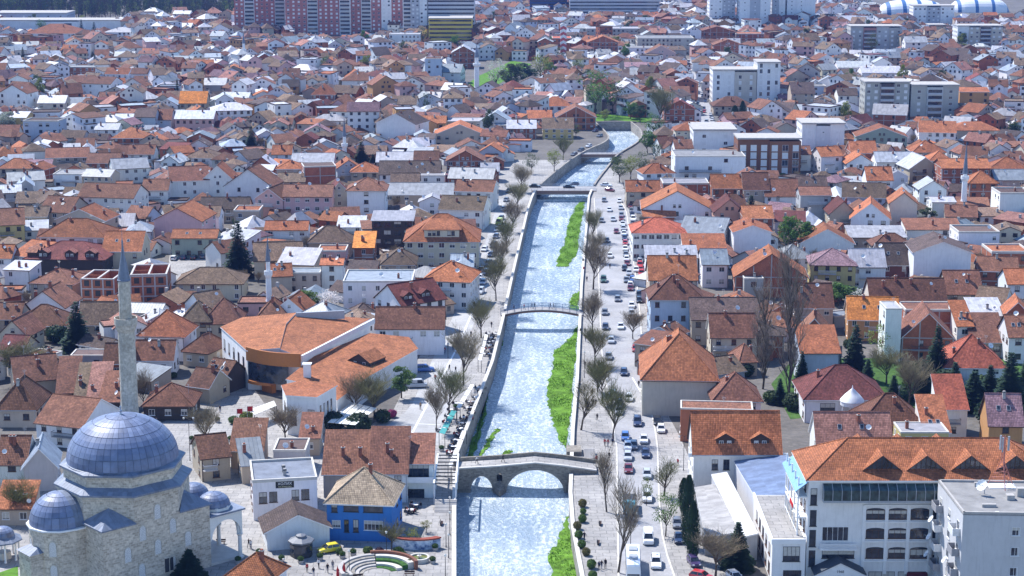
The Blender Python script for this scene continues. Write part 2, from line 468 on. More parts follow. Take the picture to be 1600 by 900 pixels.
YF = W(846, 494, 0).y           # footbridge
YR = W(880, 299, 0).y           # road bridge
YG = W(930, 242, 0).y           # far bridge
BW = 5.0
def seg(E, y0, y1, f):
    return [(f(y0), y0)] + [p for p in E if y0 + .5 < p[1] < y1 - .5] + [(f(y1), y1)]
wall_along(seg(LE, 230, YB - .3, xl), 1, 'stone river wall below the old bridge under the cafe stairs', 0.5)
wall_along(seg(LE, YB + BW + .3, YF - .6, xl), 1, 'long pale stone river wall beside the crowded cafe terraces')
wall_along(seg(LE, YF + 4.4, YR - .4, xl), 1, 'stone river wall between footbridge and road bridge on the treed bank')
wall_along(seg(LE, YR + 12.4, YEND, xl), 1, 'tall grey river wall upstream of the road bridge with parked cars above', 0.6, .55, STONEW)
wall_along(seg(RE, 230, YB - .3, xr), -1, 'stone river wall beside the row of clipped round bushes', 0.15)
wall_along(seg(RE, YB + BW + .3, YF - .6, xr), -1, 'stone river wall along the promenade between old bridge and footbridge', 0.7)
wall_along(seg(RE, YF + 4.4, YR - .4, xr), -1, 'stone river wall along the boulevard upstream of the footbridge', 0.7)
wall_along(seg(RE, YR + 12.4, YEND, xr), -1, 'low river wall below the willows beyond the road bridge', 0.5, .55, STONEW)
wall_along([(xl(YEND) - 3, YEND), (xr(YEND) + 3, YEND)], 1, 'curved pale retaining wall where the river bends out of sight', 0.6, .55, STONEW)
# streets: sheets a few millimetres above the ground
def sheet(name, left, right, mat, z, n=40):
    L = [W(*p) for p in left]; Rr = [W(*p) for p in right]
    y0 = max(min(p.y for p in L), min(p.y for p in Rr)); y1 = min(max(p.y for p in L), max(p.y for p in Rr))
    fl = lambda y: float(np.interp(y, [p.y for p in L], [p.x for p in L])); fr = lambda y: float(np.interp(y, [p.y for p in Rr], [p.x for p in Rr]))
    yy = np.linspace(y0, y1, n); m = MB()
    for a, b in zip(yy[:-1], yy[1:]):
        m.poly([(fl(a), a, z), (fr(a), a, z), (fr(b), b, z), (fl(b), b, z)])
    tag(m.build(name, mat), kind='structure')
    return fl, fr, y0, y1
rdL, rdR, ry0, ry1 = sheet('road', [(968, 980), (968, 900), (966, 780), (965, 700), (955, 640), (942, 560), (938, 480), (936, 420), (932, 350), (929, 310)],
      [(1085, 980), (1052, 900), (1035, 850), (1029, 790), (1026, 690), (1008, 600), (1003, 560), (1000, 500), (995, 450), (988, 400), (978, 330), (966, 310)], ASPH, 0.009)
ltL, ltR, ly0, ly1 = sheet('street', [(560, 695), (640, 640), (672, 570), (700, 510), (735, 440), (765, 360), (779, 310)],
      [(686, 695), (712, 600), (735, 520), (765, 440), (785, 370), (796, 310)], m_road('street_slabs', (0.40, 0.395, 0.39)), 0.009)
sheet('far_road', [(1090, 300), (1098, 215), (1090, 170), (1075, 130), (1068, 92)], [(1105, 300), (1122, 215), (1112, 170), (1092, 130), (1078, 92)], ASPH, 0.009)
sheet('plaza_pavement', [(-60, 1000), (-40, 880), (60, 760), (215, 690), (235, 668), (300, 640), (332, 590), (352, 560)], [(712, 1000), (712, 850), (708, 722), (712, 696), (680, 670), (470, 668), (420, 640), (392, 600), (380, 560)], PAVE, 0.005)
yv = np.linspace(W(700, 720).y, W(830, 250).y, 46); m = MB()
for a, b in zip(yv[:-1], yv[1:]):
    la = (ltL(a) if a < ly1 else ltL(ly1)) - 3.5; lb = (ltL(b) if b < ly1 else ltL(ly1)) - 3.5
    m.poly([(la, a, .0048), (xl(a) - .1, a, .0048), (xl(b) - .1, b, .0048), (lb, b, .0048)])
tag(m.build('left_bank_pavement', PAVE), kind='structure')
yv = np.linspace(235, W(940, 262).y, 46); m = MB()
for a, b in zip(yv[:-1], yv[1:]):
    k = lambda y: (rdR(min(max(y, ry0), ry1)) + float(np.interp(y, [250, 330, 350, 400, 600], [14, 8, 7, 2.5, 3.5])))
    m.poly([(xr(a) + .1, a, .0048), (k(a), a, .0048), (k(b), b, .0048), (xr(b) + .1, b, .0048)])
tag(m.build('right_bank_pavement', PAVE), kind='structure')
m = MB(); m.poly([(*W(x, y).xy, .0052) for x, y in [(262, 441), (352, 441), (346, 384), (266, 384)]]); tag(m.build('car_park_pavement', PAVE), kind='structure')
def kerb(f, y0, y1, name, n=40, wdt=0.3, h=0.13, side=1):
    yy = np.linspace(y0, y1, n); m = MB()
    for a, b in zip(yy[:-1], yy[1:]):
        xa, xb = f(a), f(b)
        m.faces([(xa, a, 0), (xa + wdt * side, a, 0), (xb + wdt * side, b, 0), (xb, b, 0), (xa, a, h), (xa + wdt * side, a, h), (xb + wdt * side, b, h), (xb, b, h)],
                [(4, 5, 6, 7), (0, 1, 5, 4), (1, 2, 6, 5), (2, 3, 7, 6), (3, 0, 4, 7)])
    tag(m.build(name, COPE), kind='structure')
kerb(rdL, ry0, ry1, 'kerb', side=-1); kerb(rdR, ry0, ry1, 'kerb', side=1)
mk = MB()
def line(p0, p1, wd, z=0.015):
    a, b = W(*p0), W(*p1); d = (b - a); d.z = 0; d.normalize(); n = Vector((-d.y, d.x, 0)) * wd / 2
    mk.poly([(a - n).xy.to_3d() + Vector((0, 0, z)), (a + n).xy.to_3d() + Vector((0, 0, z)), (b + n).xy.to_3d() + Vector((0, 0, z)), (b - n).xy.to_3d() + Vector((0, 0, z))])
line((636, 692), (716, 540), 0.45); line((716, 540), (742, 478), 0.45)
for a, b in [((652, 662), (688, 664)), ((640, 628), (672, 628)), ((664, 610), (700, 612)), ((690, 586), (716, 588))]: line(a, b, 0.25)
line((988, 590), (1001, 612), 0.35)
tag(mk.build('street_markings', WHITE), kind='structure')
# ------------------------------------------------------------------ grass in the river bed
def grass(polys):
    base = MB(); m = MB()
    for pl in polys:
        P = [W(x, y, WZ + 0.1) for x, y in pl]
        xs = [p.x for p in P]; yy = [p.y for p in P]
        P2 = []
        for i_ in range(len(P)):
            a_, b_ = P[i_], P[(i_ + 1) % len(P)]
            for k_ in range(8):
                q_ = a_.lerp(b_, k_ / 8.0); P2.append((q_.x + rnd.uniform(-.45, .45), q_.y + rnd.uniform(-.8, .8)))
        base.prism(P2, WZ - 0.3, WZ + 0.12)
        n = int((max(xs) - min(xs)) * (max(yy) - min(yy)) * 9)
        n = min(n, 16000)
        for _ in range(n):
            x = rnd.uniform(min(xs), max(xs)); y = rnd.uniform(min(yy), max(yy))
            ins = False; j = len(P) - 1
            for i in range(len(P)):
                if (P[i].y > y) != (P[j].y > y) and x < (P[j].x - P[i].x) * (y - P[i].y) / (P[j].y - P[i].y) + P[i].x: ins = not ins
                j = i
            x += rnd.uniform(-.5, .5); y += rnd.uniform(-1.0, 1.0)
            if not ins: continue
            a = rnd.uniform(0, 6.28); h = rnd.uniform(0.08, 0.28) * (1 + 0.8 * math.sin(x * .7) * math.sin(y * .4)); w2 = rnd.uniform(0.07, 0.2)
            dx, dy = math.cos(a) * w2, math.sin(a) * w2
            m.poly([(x - dx, y - dy, WZ + .1), (x + dx, y + dy, WZ + .1), (x + rnd.uniform(-.15, .15), y + rnd.uniform(-.15, .15), WZ + .1 + h)])
    o = base.build('grass', m_plain('turf', (0.125, 0.25, 0.03), 0.95, 0.1, 0.55, 0.5))
    tag(o, 'bright green grass growing along the river bed', 'grass', kind='stuff')
    q = m.build('grass_blades', GREENM, o)
    q['kind'] = 'stuff'
grass([[(914, 310), (899, 323), (888, 350), (882, 380), (870, 405), (871, 416), (886, 417), (900, 398), (907, 360), (911, 330)],
       [(906, 454), (892, 463), (889, 480), (903, 491)],
       [(904, 506), (891, 528), (864, 551), (864, 575), (856, 600), (857, 630), (863, 655), (876, 692), (886, 699), (892, 640), (900, 560)],
       [(888, 805), (873, 842), (858, 868), (862, 905), (862, 940), (915, 940), (905, 900), (896, 850)],
       [(787, 530), (783, 540), (764, 600), (757, 655), (738, 715), (728, 715), (755, 640), (775, 560)],
       [(783, 670), (772, 680), (762, 700), (752, 716), (745, 716), (760, 690), (772, 672)],
       [(800, 704), (794, 703), (778, 714), (790, 717)],
       [(948, 262), (938, 275), (928, 288), (935, 289), (950, 275)]])
# lawns and planted banks on land
def lawn(name, pl, z=0.05):
    m = MB(); m.prism([W(x, y).xy for x, y in pl], -0.2, z)
    o = m.build(name, m_plain(name + '_turf', (0.06, 0.12, 0.03) if name == 'garden_lawn' else (0.10, 0.22, 0.03), 0.95, 0.1, 0.4, 0.5)); return tag(o, kind='structure')
lawn('lawn', [(-30, 905), (28, 885), (30, 960), (-30, 960)])
lawn('far_lawn', [(705, 152), (742, 152), (800, 120), (830, 100), (800, 95), (745, 120)])
lawn('garden_lawn', [(1235, 655), (1205, 600), (1240, 560), (1620, 560), (1640, 655), (1480, 640), (1400, 640)], .03)
lawn('bank_lawn', [(928, 190), (930, 178), (1020, 182), (1015, 192), (960, 188)])
# ------------------------------------------------------------------ old stone bridge
def stone_bridge():
    p0 = W(716, 768, WZ); n = Vector((0, 1, 0)); P = Vector((0, YB, 0))
    def X(px): return on_plane(px, 768, P, n).x
    def Z(px, py): return on_plane(px, py, P, n).z
    xa, xb = X(713), X(932)
    top_pts = [(xa, Z(716, 733)), (X(775), Z(775, 729.5)), (X(836), Z(836, 724)), (X(880), Z(880, 728.5)), (xb, Z(928, 736))]
    top = lambda x: float(np.interp(x, [p[0] for p in top_pts], [p[1] for p in top_pts]))
    arches = [(X(735), X(770), WZ - 1, Z(752, 744)), (X(791), X(881), WZ - 1, Z(836, 734.5)), (X(901), X(919), Z(910, 764), Z(910, 754))]
    wins = [(X(776), X(785), Z(780, 752), Z(780, 740)), (X(887), X(897), Z(892, 755), Z(892, 746))]
    def under(x):
        for a0, a1, zb, zt in arches:
            if a0 < x < a1:
                u = (x - (a0 + a1) / 2) / ((a1 - a0) / 2)
                sp = zb + (1.0 if zb < WZ else 0)
                return sp + (zt - sp) * math.sqrt(max(0, 1 - u * u)), True
        return -5.2, False
    root = empty('stone_bridge', (0.5 * (xa + xb), YB, 0), 0, 'old stone arch bridge over the river with three openings', 'bridge')
    ox = 0.5 * (xa + xb)
    xs = sorted(set(list(np.arange(xa, xb, 0.22)) + [xb] + [v for a in arches for v in (a[0] + 1e-4, a[1] - 1e-4, a[0], a[1])] + [v for a in wins for v in (a[0], a[1])]))
    m = MB()
    for x0, x1 in zip(xs[:-1], xs[1:]):
        if x1 - x0 < 1e-6: continue
        xm = (x0 + x1) / 2
        u0, op = under(x0 if under(x0)[1] == under(xm)[1] else xm); u1, _ = under(x1 if under(x1)[1] == under(xm)[1] else xm)
        if not under(xm)[1]: u0 = u1 = -5.2
        t0, t1 = top(x0), top(x1)
        a, b = x0 - ox, x1 - ox
        win = [q for q in wins if q[0] <= xm <= q[1]]
        for yy in (0, BW):
            if win:
                z0, z1 = win[0][2], win[0][3]; c = (win[0][0] + win[0][1]) / 2; hw = (win[0][1] - win[0][0]) / 2
                arc = lambda x: z1 - hw + hw * math.sqrt(max(0, 1 - ((x - c) / hw) ** 2)) if hw < (z1 - z0) else z1
                m.poly([(a, yy, u0), (b, yy, u1), (b, yy, z0), (a, yy, z0)]); m.poly([(a, yy, arc(x0)), (b, yy, arc(x1)), (b, yy, t1), (a, yy, t0)])
                if yy == 0:
                    m.poly([(a, 0, z0), (b, 0, z0), (b, BW, z0), (a, BW, z0)]); m.poly([(a, 0, arc(x0)), (b, 0, arc(x1)), (b, BW, arc(x1)), (a, BW, arc(x0))])
            else:
                m.poly([(a, yy, u0), (b, yy, u1), (b, yy, t1), (a, yy, t0)])
        m.poly([(a, 0, u0), (b, 0, u1), (b, BW, u1), (a, BW, u0)])
    for a0, a1, zb, zt in arches:
        for x in (a0, a1): m.poly([(x - ox, 0, -5.2), (x - ox, BW, -5.2), (x - ox, BW, zb + (1.0 if zb < WZ else 0)), (x - ox, 0, zb + (1.0 if zb < WZ else 0))])
    for w0, w1, z0, z1 in wins:
        for x in (w0, w1): m.poly([(x - ox, 0, z0), (x - ox, BW, z0), (x - ox, BW, z1), (x - ox, 0, z1)])
    m.build('masonry', STONE, root)
    # voussoirs of the two river arches and the land arch
    vm = {}
    for a0, a1, zb, zt in arches:
        sp = zb + (1.0 if zb < WZ else 0); r = (a1 - a0) / 2; hgt = zt - sp; cx = (a0 + a1) / 2 - ox
        k = max(9, int(3.1 * max(r, hgt) / 0.75)); th = 0.5 if r > 3 else 0.35
        for j in range(k):
            v = MB(); q = []
            for t_ in (math.pi * (j + .06) / k, math.pi * (j + .94) / k):
                q.append(((cx - r * math.cos(t_), sp + hgt * math.sin(t_)), (cx - (r + th) * math.cos(t_), sp + (hgt + th) * math.sin(t_))))
            (i0, o0), (i1, o1) = q; yf = -0.07 - 0.03 * (j % 3)
            v.faces([(i0[0], yf, i0[1]), (i1[0], yf, i1[1]), (o1[0], yf, o1[1]), (o0[0], yf, o0[1]), (i0[0], .1, i0[1]), (i1[0], .1, i1[1]), (o1[0], .1, o1[1]), (o0[0], .1, o0[1])],
                    [(0, 1, 2, 3), (0, 4, 5, 1), (1, 5, 6, 2), (2, 6, 7, 3), (3, 7, 4, 0)])
            v.build('arch_stone', m_vous, root)
    # pavement and parapets
    for y0, y1, dz, h, nm, mt in [(0.4, BW - .45, 0.05, 0.07, 'deck_paving', PAVE), (-0.08, 0.38, 0.0, 0.22, 'parapet', COPE), (BW - .42, BW + .05, 0.0, 0.85, 'parapet', STONE)]:
        m = MB()
        for (x0, z0), (x1, z1) in zip(top_pts[:-1], top_pts[1:]):
            a, b = x0 - ox, x1 - ox
            m.faces([(a, y0, z0 + dz - .04), (b, y0, z1 + dz - .04), (b, y1, z1 + dz - .04), (a, y1, z0 + dz - .04), (a, y0, z0 + dz + h), (b, y0, z1 + dz + h), (b, y1, z1 + dz + h), (a, y1, z0 + dz + h)],
                    [(4, 5, 6, 7), (0, 1, 5, 4), (2, 3, 7, 6), (1, 2, 6, 5), (3, 0, 4, 7)])
        m.build(nm, mt, root)
    # pointed cutwater in front of the middle pier
    x0, x1 = X(771) - ox, X(790) - ox; zt = Z(780, 752)
    m = MB(); xm = (x0 + x1) / 2
    m.faces([(x0, 0, -5), (xm, -2.6, -5), (x1, 0, -5), (x0, 0, zt - .9), (xm, -2.6, zt - 1.5), (x1, 0, zt - .9), (xm, 0.0, zt)], [(0, 1, 4, 3), (1, 2, 5, 4), (3, 4, 6), (4, 5, 6)])
    m.build('cutwater', STONE, root)
    return top, xa, xb
m_vous = m_plain('arch_stone_face', (0.30, 0.27, 0.23), 0.9, 0.2, 0.3, 1.5)
bridge_top, bxa, bxb = stone_bridge()
# ------------------------------------------------------------------ footbridge
def footbridge():
    xa, xb = xl(YF) - 1.2, xr(YF) + 1.2; n = 24; wd = 3.8
    root = empty('footbridge', ((xa + xb) / 2, YF, 0), 0, 'blue railed arched footbridge with people crossing', 'bridge')
    zf = lambda u: 0.25 + 1.5 * (1 - u * u)
    d = MB(); und = MB(); ox = (xa + xb) / 2
    P = [((xa + (xb - xa) * k / n) - ox, zf(2.0 * k / n - 1)) for k in range(n + 1)]
    for (x0, z0), (x1, z1) in zip(P[:-1], P[1:]):
        d.faces([(x0, 0, z0 - .18), (x1, 0, z1 - .18), (x1, wd, z1 - .18), (x0, wd, z0 - .18), (x0, 0, z0), (x1, 0, z1), (x1, wd, z1), (x0, wd, z0)], [(4, 5, 6, 7), (3, 2, 1, 0), (0, 1, 5, 4), (2, 3, 7, 6)])
        for yy in (0.15, wd - .45):
            und.faces([(x0, yy, z0 - .7), (x1, yy, z1 - .7), (x1, yy + .3, z1 - .7), (x0, yy + .3, z0 - .7), (x0, yy, z0 - .183), (x1, yy, z1 - .183), (x1, yy + .3, z1 - .183), (x0, yy + .3, z0 - .183)], [(3, 2, 1, 0), (0, 1, 5, 4), (2, 3, 7, 6)])
    d.build('deck', CONC, root); und.build('girder', m_plain('rust_girder', (0.20, 0.10, 0.07), 0.7, 0.3), root)
    rail = m_plain('blue_grey_rail', (0.13, 0.20, 0.33), 0.5, 0.4)
    for yy in (0.08, wd - .08):
        r = MB()
        for hz in (1.1, 0.8, 0.5, 0.2):
            r.tube([(x, yy, z + hz) for x, z in P], 0.045 if hz < 1 else 0.07, 5)
        ro = r.build('railing', rail, root)
        pm = MB(); pm.box(-.06, .06, -.06, .06, 0, 1.12); pme = pm.mesh('post', [rail])
        for x, z in P[::2]: obj('post', pme, ro, None, Matrix.Translation((x, yy, z)))
    return zf, xa, xb
foot_z, fxa, fxb = footbridge()
def road_bridge(Y, wd, label, z=0.05):
    xa, xb = xl(Y) - 2, xr(Y) + 2
    root = empty('road_bridge', ((xa + xb) / 2, Y, 0), 0, label, 'bridge'); L = (xb - xa) / 2
    m = MB(); m.box(-L, L, 0, wd, -0.35, z); m.build('deck', ASPH, root)
    m = MB(); m.box(-L, L, -.3, -.003, -0.9, 0.25); m.build('fascia', m_plain('bridge_fascia', (0.23, 0.15, 0.12), 0.8, 0.2), root)
    for yy in (-0.25, wd - .1):
        r = MB()
        for hz in (1.15, .75, .4): r.tube([(-L, yy, hz), (L, yy, hz)], 0.05, 5)
        ro = r.build('railing', METALG, root)
        pm = MB(); pm.box(-.05, .05, -.05, .05, 0.06, 1.15); pme = pm.mesh('post', [METALG])
        k = int(L)
        for j in range(k + 1): obj('post', pme, ro, None, Matrix.Translation((-L + 2 * L * j / k, yy, 0)))
    for yy in (0.1, wd - .7):
        m = MB(); m.box(-L + 2, L - 2, yy, yy + .6, -1.3, -.353); m.build('girder', CONC, root)
road_bridge(YR, 12.0, 'flat road bridge with dark cars crossing the river')
road_bridge(YG, 7.0, 'farther low road bridge upstream with a white car on it')
m = MB(); y = YR - 1.0
m.box(xl(y) + .2, xr(y) - .2, y - .6, y, -5.4, -2.9); tag(m.build('weir', WATER), 'low white weir under the flat road bridge', 'weir')
# stone abutment with steps beside the old bridge
def abutment():
    p = W(898, 712, 0); root = empty('stair_abutment', p, 0, 'stone stair platform beside the old bridge on the promenade', 'staircase')
    m = MB(); m.box(-1.6, 1.4, -.2, 4.2, -5, 0.9); m.build('masonry', STONE, root)
    sm = MB(); sm.box(0, 2.2, 0, 0.42, -.3, 0.16)
    me = sm.mesh('step', [CONC])
    for k in range(9): obj('step', me, root, None, Matrix.Translation((1.9, -2.0 + .42 * k, 0.1 * k)))
abutment()
# ------------------------------------------------------------------ houses
RC = dict(o=(0.38, 0.135, 0.06), O=(0.60, 0.215, 0.05), b=(0.215, 0.095, 0.06), t=(0.21, 0.14, 0.095), d=(0.17, 0.05, 0.042), w=(0.43, 0.43, 0.45), g=(0.27, 0.31, 0.36),
          k=(0.115, 0.08, 0.07), r=(0.38, 0.10, 0.06), m=(0.24, 0.14, 0.16), s=(0.33, 0.155, 0.12))
RN = dict(o='orange tile', O='bright orange tile', b='brown tile', t='weathered tan tile', d='dark red tile', w='pale metal', g='grey metal', k='dark brown', r='red tile', m='mauve tile', s='pinkish tile')
SHEETS = 'wg'
WC = dict(W=(0.78, 0.77, 0.76), c=(0.62, 0.55, 0.43), G=(0.43, 0.43, 0.42), B=(0.36, 0.125, 0.07), y=(0.62, 0.47, 0.19), p=(0.62, 0.40, 0.38), P=(0.60, 0.37, 0.26), e=(0.36, 0.40, 0.33),
          u=(0.05, 0.19, 0.50), l=(0.45, 0.51, 0.60), n=(0.47, 0.39, 0.31), T=(0.52, 0.29, 0.13), Y=(0.52, 0.43, 0.19), M=(0.17, 0.065, 0.055), K=(0.07, 0.055, 0.05), N=(0.50, 0.46, 0.40), R=(0.42, 0.16, 0.08))
WN = dict(W='white', c='cream', G='grey', B='bare brick', y='yellow', p='pink', P='peach', e='grey-green', u='blue', l='pale blue', n='beige', T='tan', Y='olive-yellow', M='maroon', K='dark-fronted', N='grey-beige', R='terracotta')
TN = dict(g='gable', G='gable', h='hip', p='pyramid', s='lean-to', S='lean-to', f='flat')
FOOT = []          # footprints: (x, y, radius)
def jit(c, r, a=0.12):
    k = 1 + r.uniform(-a, a); return (min(c[0] * k * (1 + r.uniform(-.05, .05)), .9), min(c[1] * k, .9), min(c[2] * k * (1 + r.uniform(-.06, .06)), .9))
def window_mb(w, h, fm=0, gm=1, mull=1, blind=0.0):
    m = MB(); t = 0.07
    m.box(-w / 2, w / 2, -.05, 0, -h / 2, -h / 2 + t, fm); m.box(-w / 2, w / 2, -.05, 0, h / 2 - t, h / 2, fm)
    m.box(-w / 2, -w / 2 + t, -.05, 0, -h / 2 + t, h / 2 - t, fm); m.box(w / 2 - t, w / 2, -.05, 0, -h / 2 + t, h / 2 - t, fm)
    for j in range(mull):
        x = -w / 2 + w * (j + 1) / (mull + 1); m.box(x - .03, x + .03, -.045, 0, -h / 2 + t, h / 2 - t, fm)
    m.poly([(-w / 2 + t, -.015, -h / 2 + t), (w / 2 - t, -.015, -h / 2 + t), (w / 2 - t, -.015, h / 2 - t), (-w / 2 + t, -.015, h / 2 - t)], gm)
    if blind: m.poly([(-w / 2 + t, -.022, h / 2 - t - h * blind), (w / 2 - t, -.022, h / 2 - t - h * blind), (w / 2 - t, -.022, h / 2 - t), (-w / 2 + t, -.022, h / 2 - t)], 2)
    m.box(-w / 2 - .1, w / 2 + .1, -.16, .0, -h / 2 - .09, -h / 2 - .003, fm)
    return m
WINMB = {}
WINME = {}
wrnd = random.Random(5)
BLIND = m_plain('window_blind', (.52, .50, .46), .8, .2, .2)
def win_mesh(w, h, brown, mull=1):
    k = (w, h, brown, mull, wrnd.choice([0, 0, 0, .35, .55, .8]))
    if k not in WINME: WINME[k] = window_mb(w, h, 0, 1, mull, k[4]).mesh('window', [FRAMEB if brown else FRAMEW, GLASS, BLIND])
    return WINME[k]
def house_parts(w, d, h, typ, rise, r, lod, opts, wall):
    """returns roof MB (0 tile, 1 edge), wall MB, list of windows (matrix, w, h), extras"""
    roof, wl_ = MB(), MB(); o = 0.55; v = 0.35; hw = w / 2; wt = h - 0.1
    ridges = []
    if typ == 'g':
        k = rise / (d / 2); zr = h + rise
        roof.slab([(-hw - v, -o, h - k * o), (hw + v, -o, h - k * o), (hw + v, d / 2, zr), (-hw - v, d / 2, zr)], .2, 0, 1)
        roof.slab([(hw + v, d + o, h - k * o), (-hw - v, d + o, h - k * o), (-hw - v, d / 2, zr), (hw + v, d / 2, zr)], .2, 0, 1)
        ridges.append(((-hw - v, d / 2, zr), (hw + v, d / 2, zr)))
        wl_.poly([(-hw, 0, 0), (hw, 0, 0), (hw, 0, wt), (-hw, 0, wt)]); wl_.poly([(hw, d, 0), (-hw, d, 0), (-hw, d, wt), (hw, d, wt)])
        wl_.poly([(hw, 0, 0), (hw, d, 0), (hw, d, wt), (hw, d / 2, zr - .1), (hw, 0, wt)]); wl_.poly([(-hw, d, 0), (-hw, 0, 0), (-hw, 0, wt), (-hw, d / 2, zr - .1), (-hw, d, wt)])
    elif typ == 'G':
        k = rise / hw; zr = h + rise
        roof.slab([(-hw - o, d + v, h - k * o), (-hw - o, -v, h - k * o), (0, -v, zr), (0, d + v, zr)], .2, 0, 1)
        roof.slab([(hw + o, -v, h - k * o), (hw + o, d + v, h - k * o), (0, d + v, zr), (0, -v, zr)], .2, 0, 1)
        ridges.append(((0, -v, zr), (0, d + v, zr)))
        wl_.poly([(-hw, 0, 0), (hw, 0, 0), (hw, 0, wt), (0, 0, zr - .1), (-hw, 0, wt)]); wl_.poly([(hw, d, 0), (-hw, d, 0), (-hw, d, wt), (0, d, zr - .1), (hw, d, wt)])
        wl_.poly([(hw, 0, 0), (hw, d, 0), (hw, d, wt), (hw, 0, wt)]); wl_.poly([(-hw, d, 0), (-hw, 0, 0), (-hw, 0, wt), (-hw, d, wt)])
    elif typ in 'hp':
        W2, D2 = hw + o, d / 2 + o; cy = d / 2; zr = h + rise; sh = min(W2, D2); ze = h - rise / sh * o * .9
        c = [(-W2, -o, ze), (W2, -o, ze), (W2, d + o, ze), (-W2, d + o, ze)]
        if typ == 'p' or abs(W2 - D2) < .4: a = b = (0, cy, zr)
        elif W2 > D2: a, b = (-(W2 - D2), cy, zr), (W2 - D2, cy, zr)
        else: a, b = (0, cy - (D2 - W2), zr), (0, cy + (D2 - W2), zr)
        if a == b:
            for i in range(4): roof.slab([c[i], c[(i + 1) % 4], a], .2, 0, 1)
            for q in c: ridges.append((q, a))
        elif W2 > D2:
            roof.slab([c[0], c[1], b, a], .2, 0, 1); roof.slab([c[1], c[2], b], .2, 0, 1); roof.slab([c[2], c[3], a, b], .2, 0, 1); roof.slab([c[3], c[0], a], .2, 0, 1)
            ridges += [(a, b), (c[0], a), (c[1], b), (c[3], a), (c[2], b)]
        else:
            roof.slab([c[0], c[1], a], .2, 0, 1); roof.slab([c[1], c[2], b, a], .2, 0, 1); roof.slab([c[2], c[3], b], .2, 0, 1); roof.slab([c[3], c[0], a, b], .2, 0, 1)
            ridges += [(a, b), (c[0], a), (c[1], a), (c[2], b), (c[3], b)]
        wl_.faces([(-hw, 0, 0), (hw, 0, 0), (hw, d, 0), (-hw, d, 0), (-hw, 0, wt), (hw, 0, wt), (hw, d, wt), (-hw, d, wt)], [(0, 1, 5, 4), (1, 2, 6, 5), (2, 3, 7, 6), (3, 0, 4, 7)])
    elif typ == 's':
        k = rise / d; zr = h + rise
        roof.slab([(-hw - v, -o, h - k * o), (hw + v, -o, h - k * o), (hw + v, d + .2, zr + k * .2), (-hw - v, d + .2, zr + k * .2)], .2, 0, 1)
        wl_.poly([(-hw, 0, 0), (hw, 0, 0), (hw, 0, wt), (-hw, 0, wt)]); wl_.poly([(hw, d, 0), (-hw, d, 0), (-hw, d, zr - .1), (hw, d, zr - .1)])
        wl_.poly([(hw, 0, 0), (hw, d, 0), (hw, d, zr - .1), (hw, 0, wt)]); wl_.poly([(-hw, d, 0), (-hw, 0, 0), (-hw, 0, wt), (-hw, d, zr - .1)])
    else:
        pr = max(rise, .15)
        wl_.faces([(-hw, 0, 0), (hw, 0, 0), (hw, d, 0), (-hw, d, 0), (-hw, 0, h), (hw, 0, h), (hw, d, h), (-hw, d, h)], [(0, 1, 5, 4), (1, 2, 6, 5), (2, 3, 7, 6), (3, 0, 4, 7)])
        roof.box(-hw + .02, hw - .02, .02, d - .02, h - .3, h + .02)
        for bx in ((-hw - .08, hw + .08, -.08, .25), (-hw - .08, hw + .08, d - .25, d + .08), (-hw - .08, -hw + .25, .25, d - .25), (hw - .25, hw + .08, .25, d - .25)):
            roof.box(*bx, h - .12, h + pr, 1)
    if lod >= 1:
        for a, b in ridges: roof.tube([Vector(a) + Vector((0, 0, .02)), Vector(b) + Vector((0, 0, .02))], 0.13, 5, 2)
    # windows on the three sides that can be seen
    wins = []
    nf = max(1, int(round((h - .3) / 3.0))); fh = h / nf
    ww, wh = opts.get('win', (r.choice([1.1, 1.3, 1.5]), 1.35))
    wh = min(wh, fh - 1.0)
    prob = opts.get('wp', 0.72)
    sides = [('f', w), ('l', d), ('r', d)]
    for sd, L in sides:
        if sd == 'f' and opts.get('nw'): continue
        pitch = opts.get('pitch', r.uniform(2.5, 3.3)); n = max(1, int((L - .8) / pitch))
        pp = prob if sd == 'f' else prob * .62
        skip = [r.random() > pp for _ in range(n)]
        for fl in range(nf):
            for j in range(n):
                if skip[j] and r.random() < .8: continue
                t = -L / 2 + L * (j + .5) / n; z = fl * fh + fh * .52
                if sd == 'f': M = Matrix.Translation((t, 0, z))
                elif sd == 'r': M = Matrix.Translation((hw, d / 2 + t, z)) @ Matrix.Rotation(math.pi / 2, 4, 'Z')
                else: M = Matrix.Translation((-hw, d / 2 + t, z)) @ Matrix.Rotation(-math.pi / 2, 4, 'Z')
                wins.append((M, ww, wh))
    if typ == 'G' and rise > 2.6 and not opts.get('nw') and r.random() < .7:
        for x in ((-.9, .9) if hw > 4 else (0,)): wins.append((Matrix.Translation((x, 0, h + .9)), .9, 1.0))
    return roof, wl_, wins, ridges, nf, fh
NEARCOUNT = [0]
LABELS = {}
HOUSES = []
def roof_z(typ, w, d, h, rise, x, y):
    hw = w / 2
    if typ == 'g': return h + rise * (1 - abs(y - d / 2) / (d / 2))
    if typ == 'G': return h + rise * (1 - abs(x) / hw)
    if typ in 'hp': return h + rise * max(0, min(1 - abs(x) / hw if hw < d / 2 or typ == 'p' else (hw - abs(x)) / (d / 2), 1 - abs(y - d / 2) / (d / 2) if hw >= d / 2 or typ == 'p' else (d / 2 - abs(y - d / 2)) / hw, 1))
    if typ == 's': return h + rise * y / d
    return h
MASS = {'tile': MB(), 'sheet': MB(), 'plas': MB(), 'brick': MB(), 'edge': MB(), 'glass': MB(), 'chim': MB()}
def chimney_mb(h):
    m = MB(); m.box(-.3, .3, -.3, .3, -.8, h, 0); m.box(-.38, .38, -.38, .38, h, h + .12, 1); m.box(-.22, .22, -.22, .22, h + .12, h + .3, 0)
    return m
CHIM = None
DISH = None
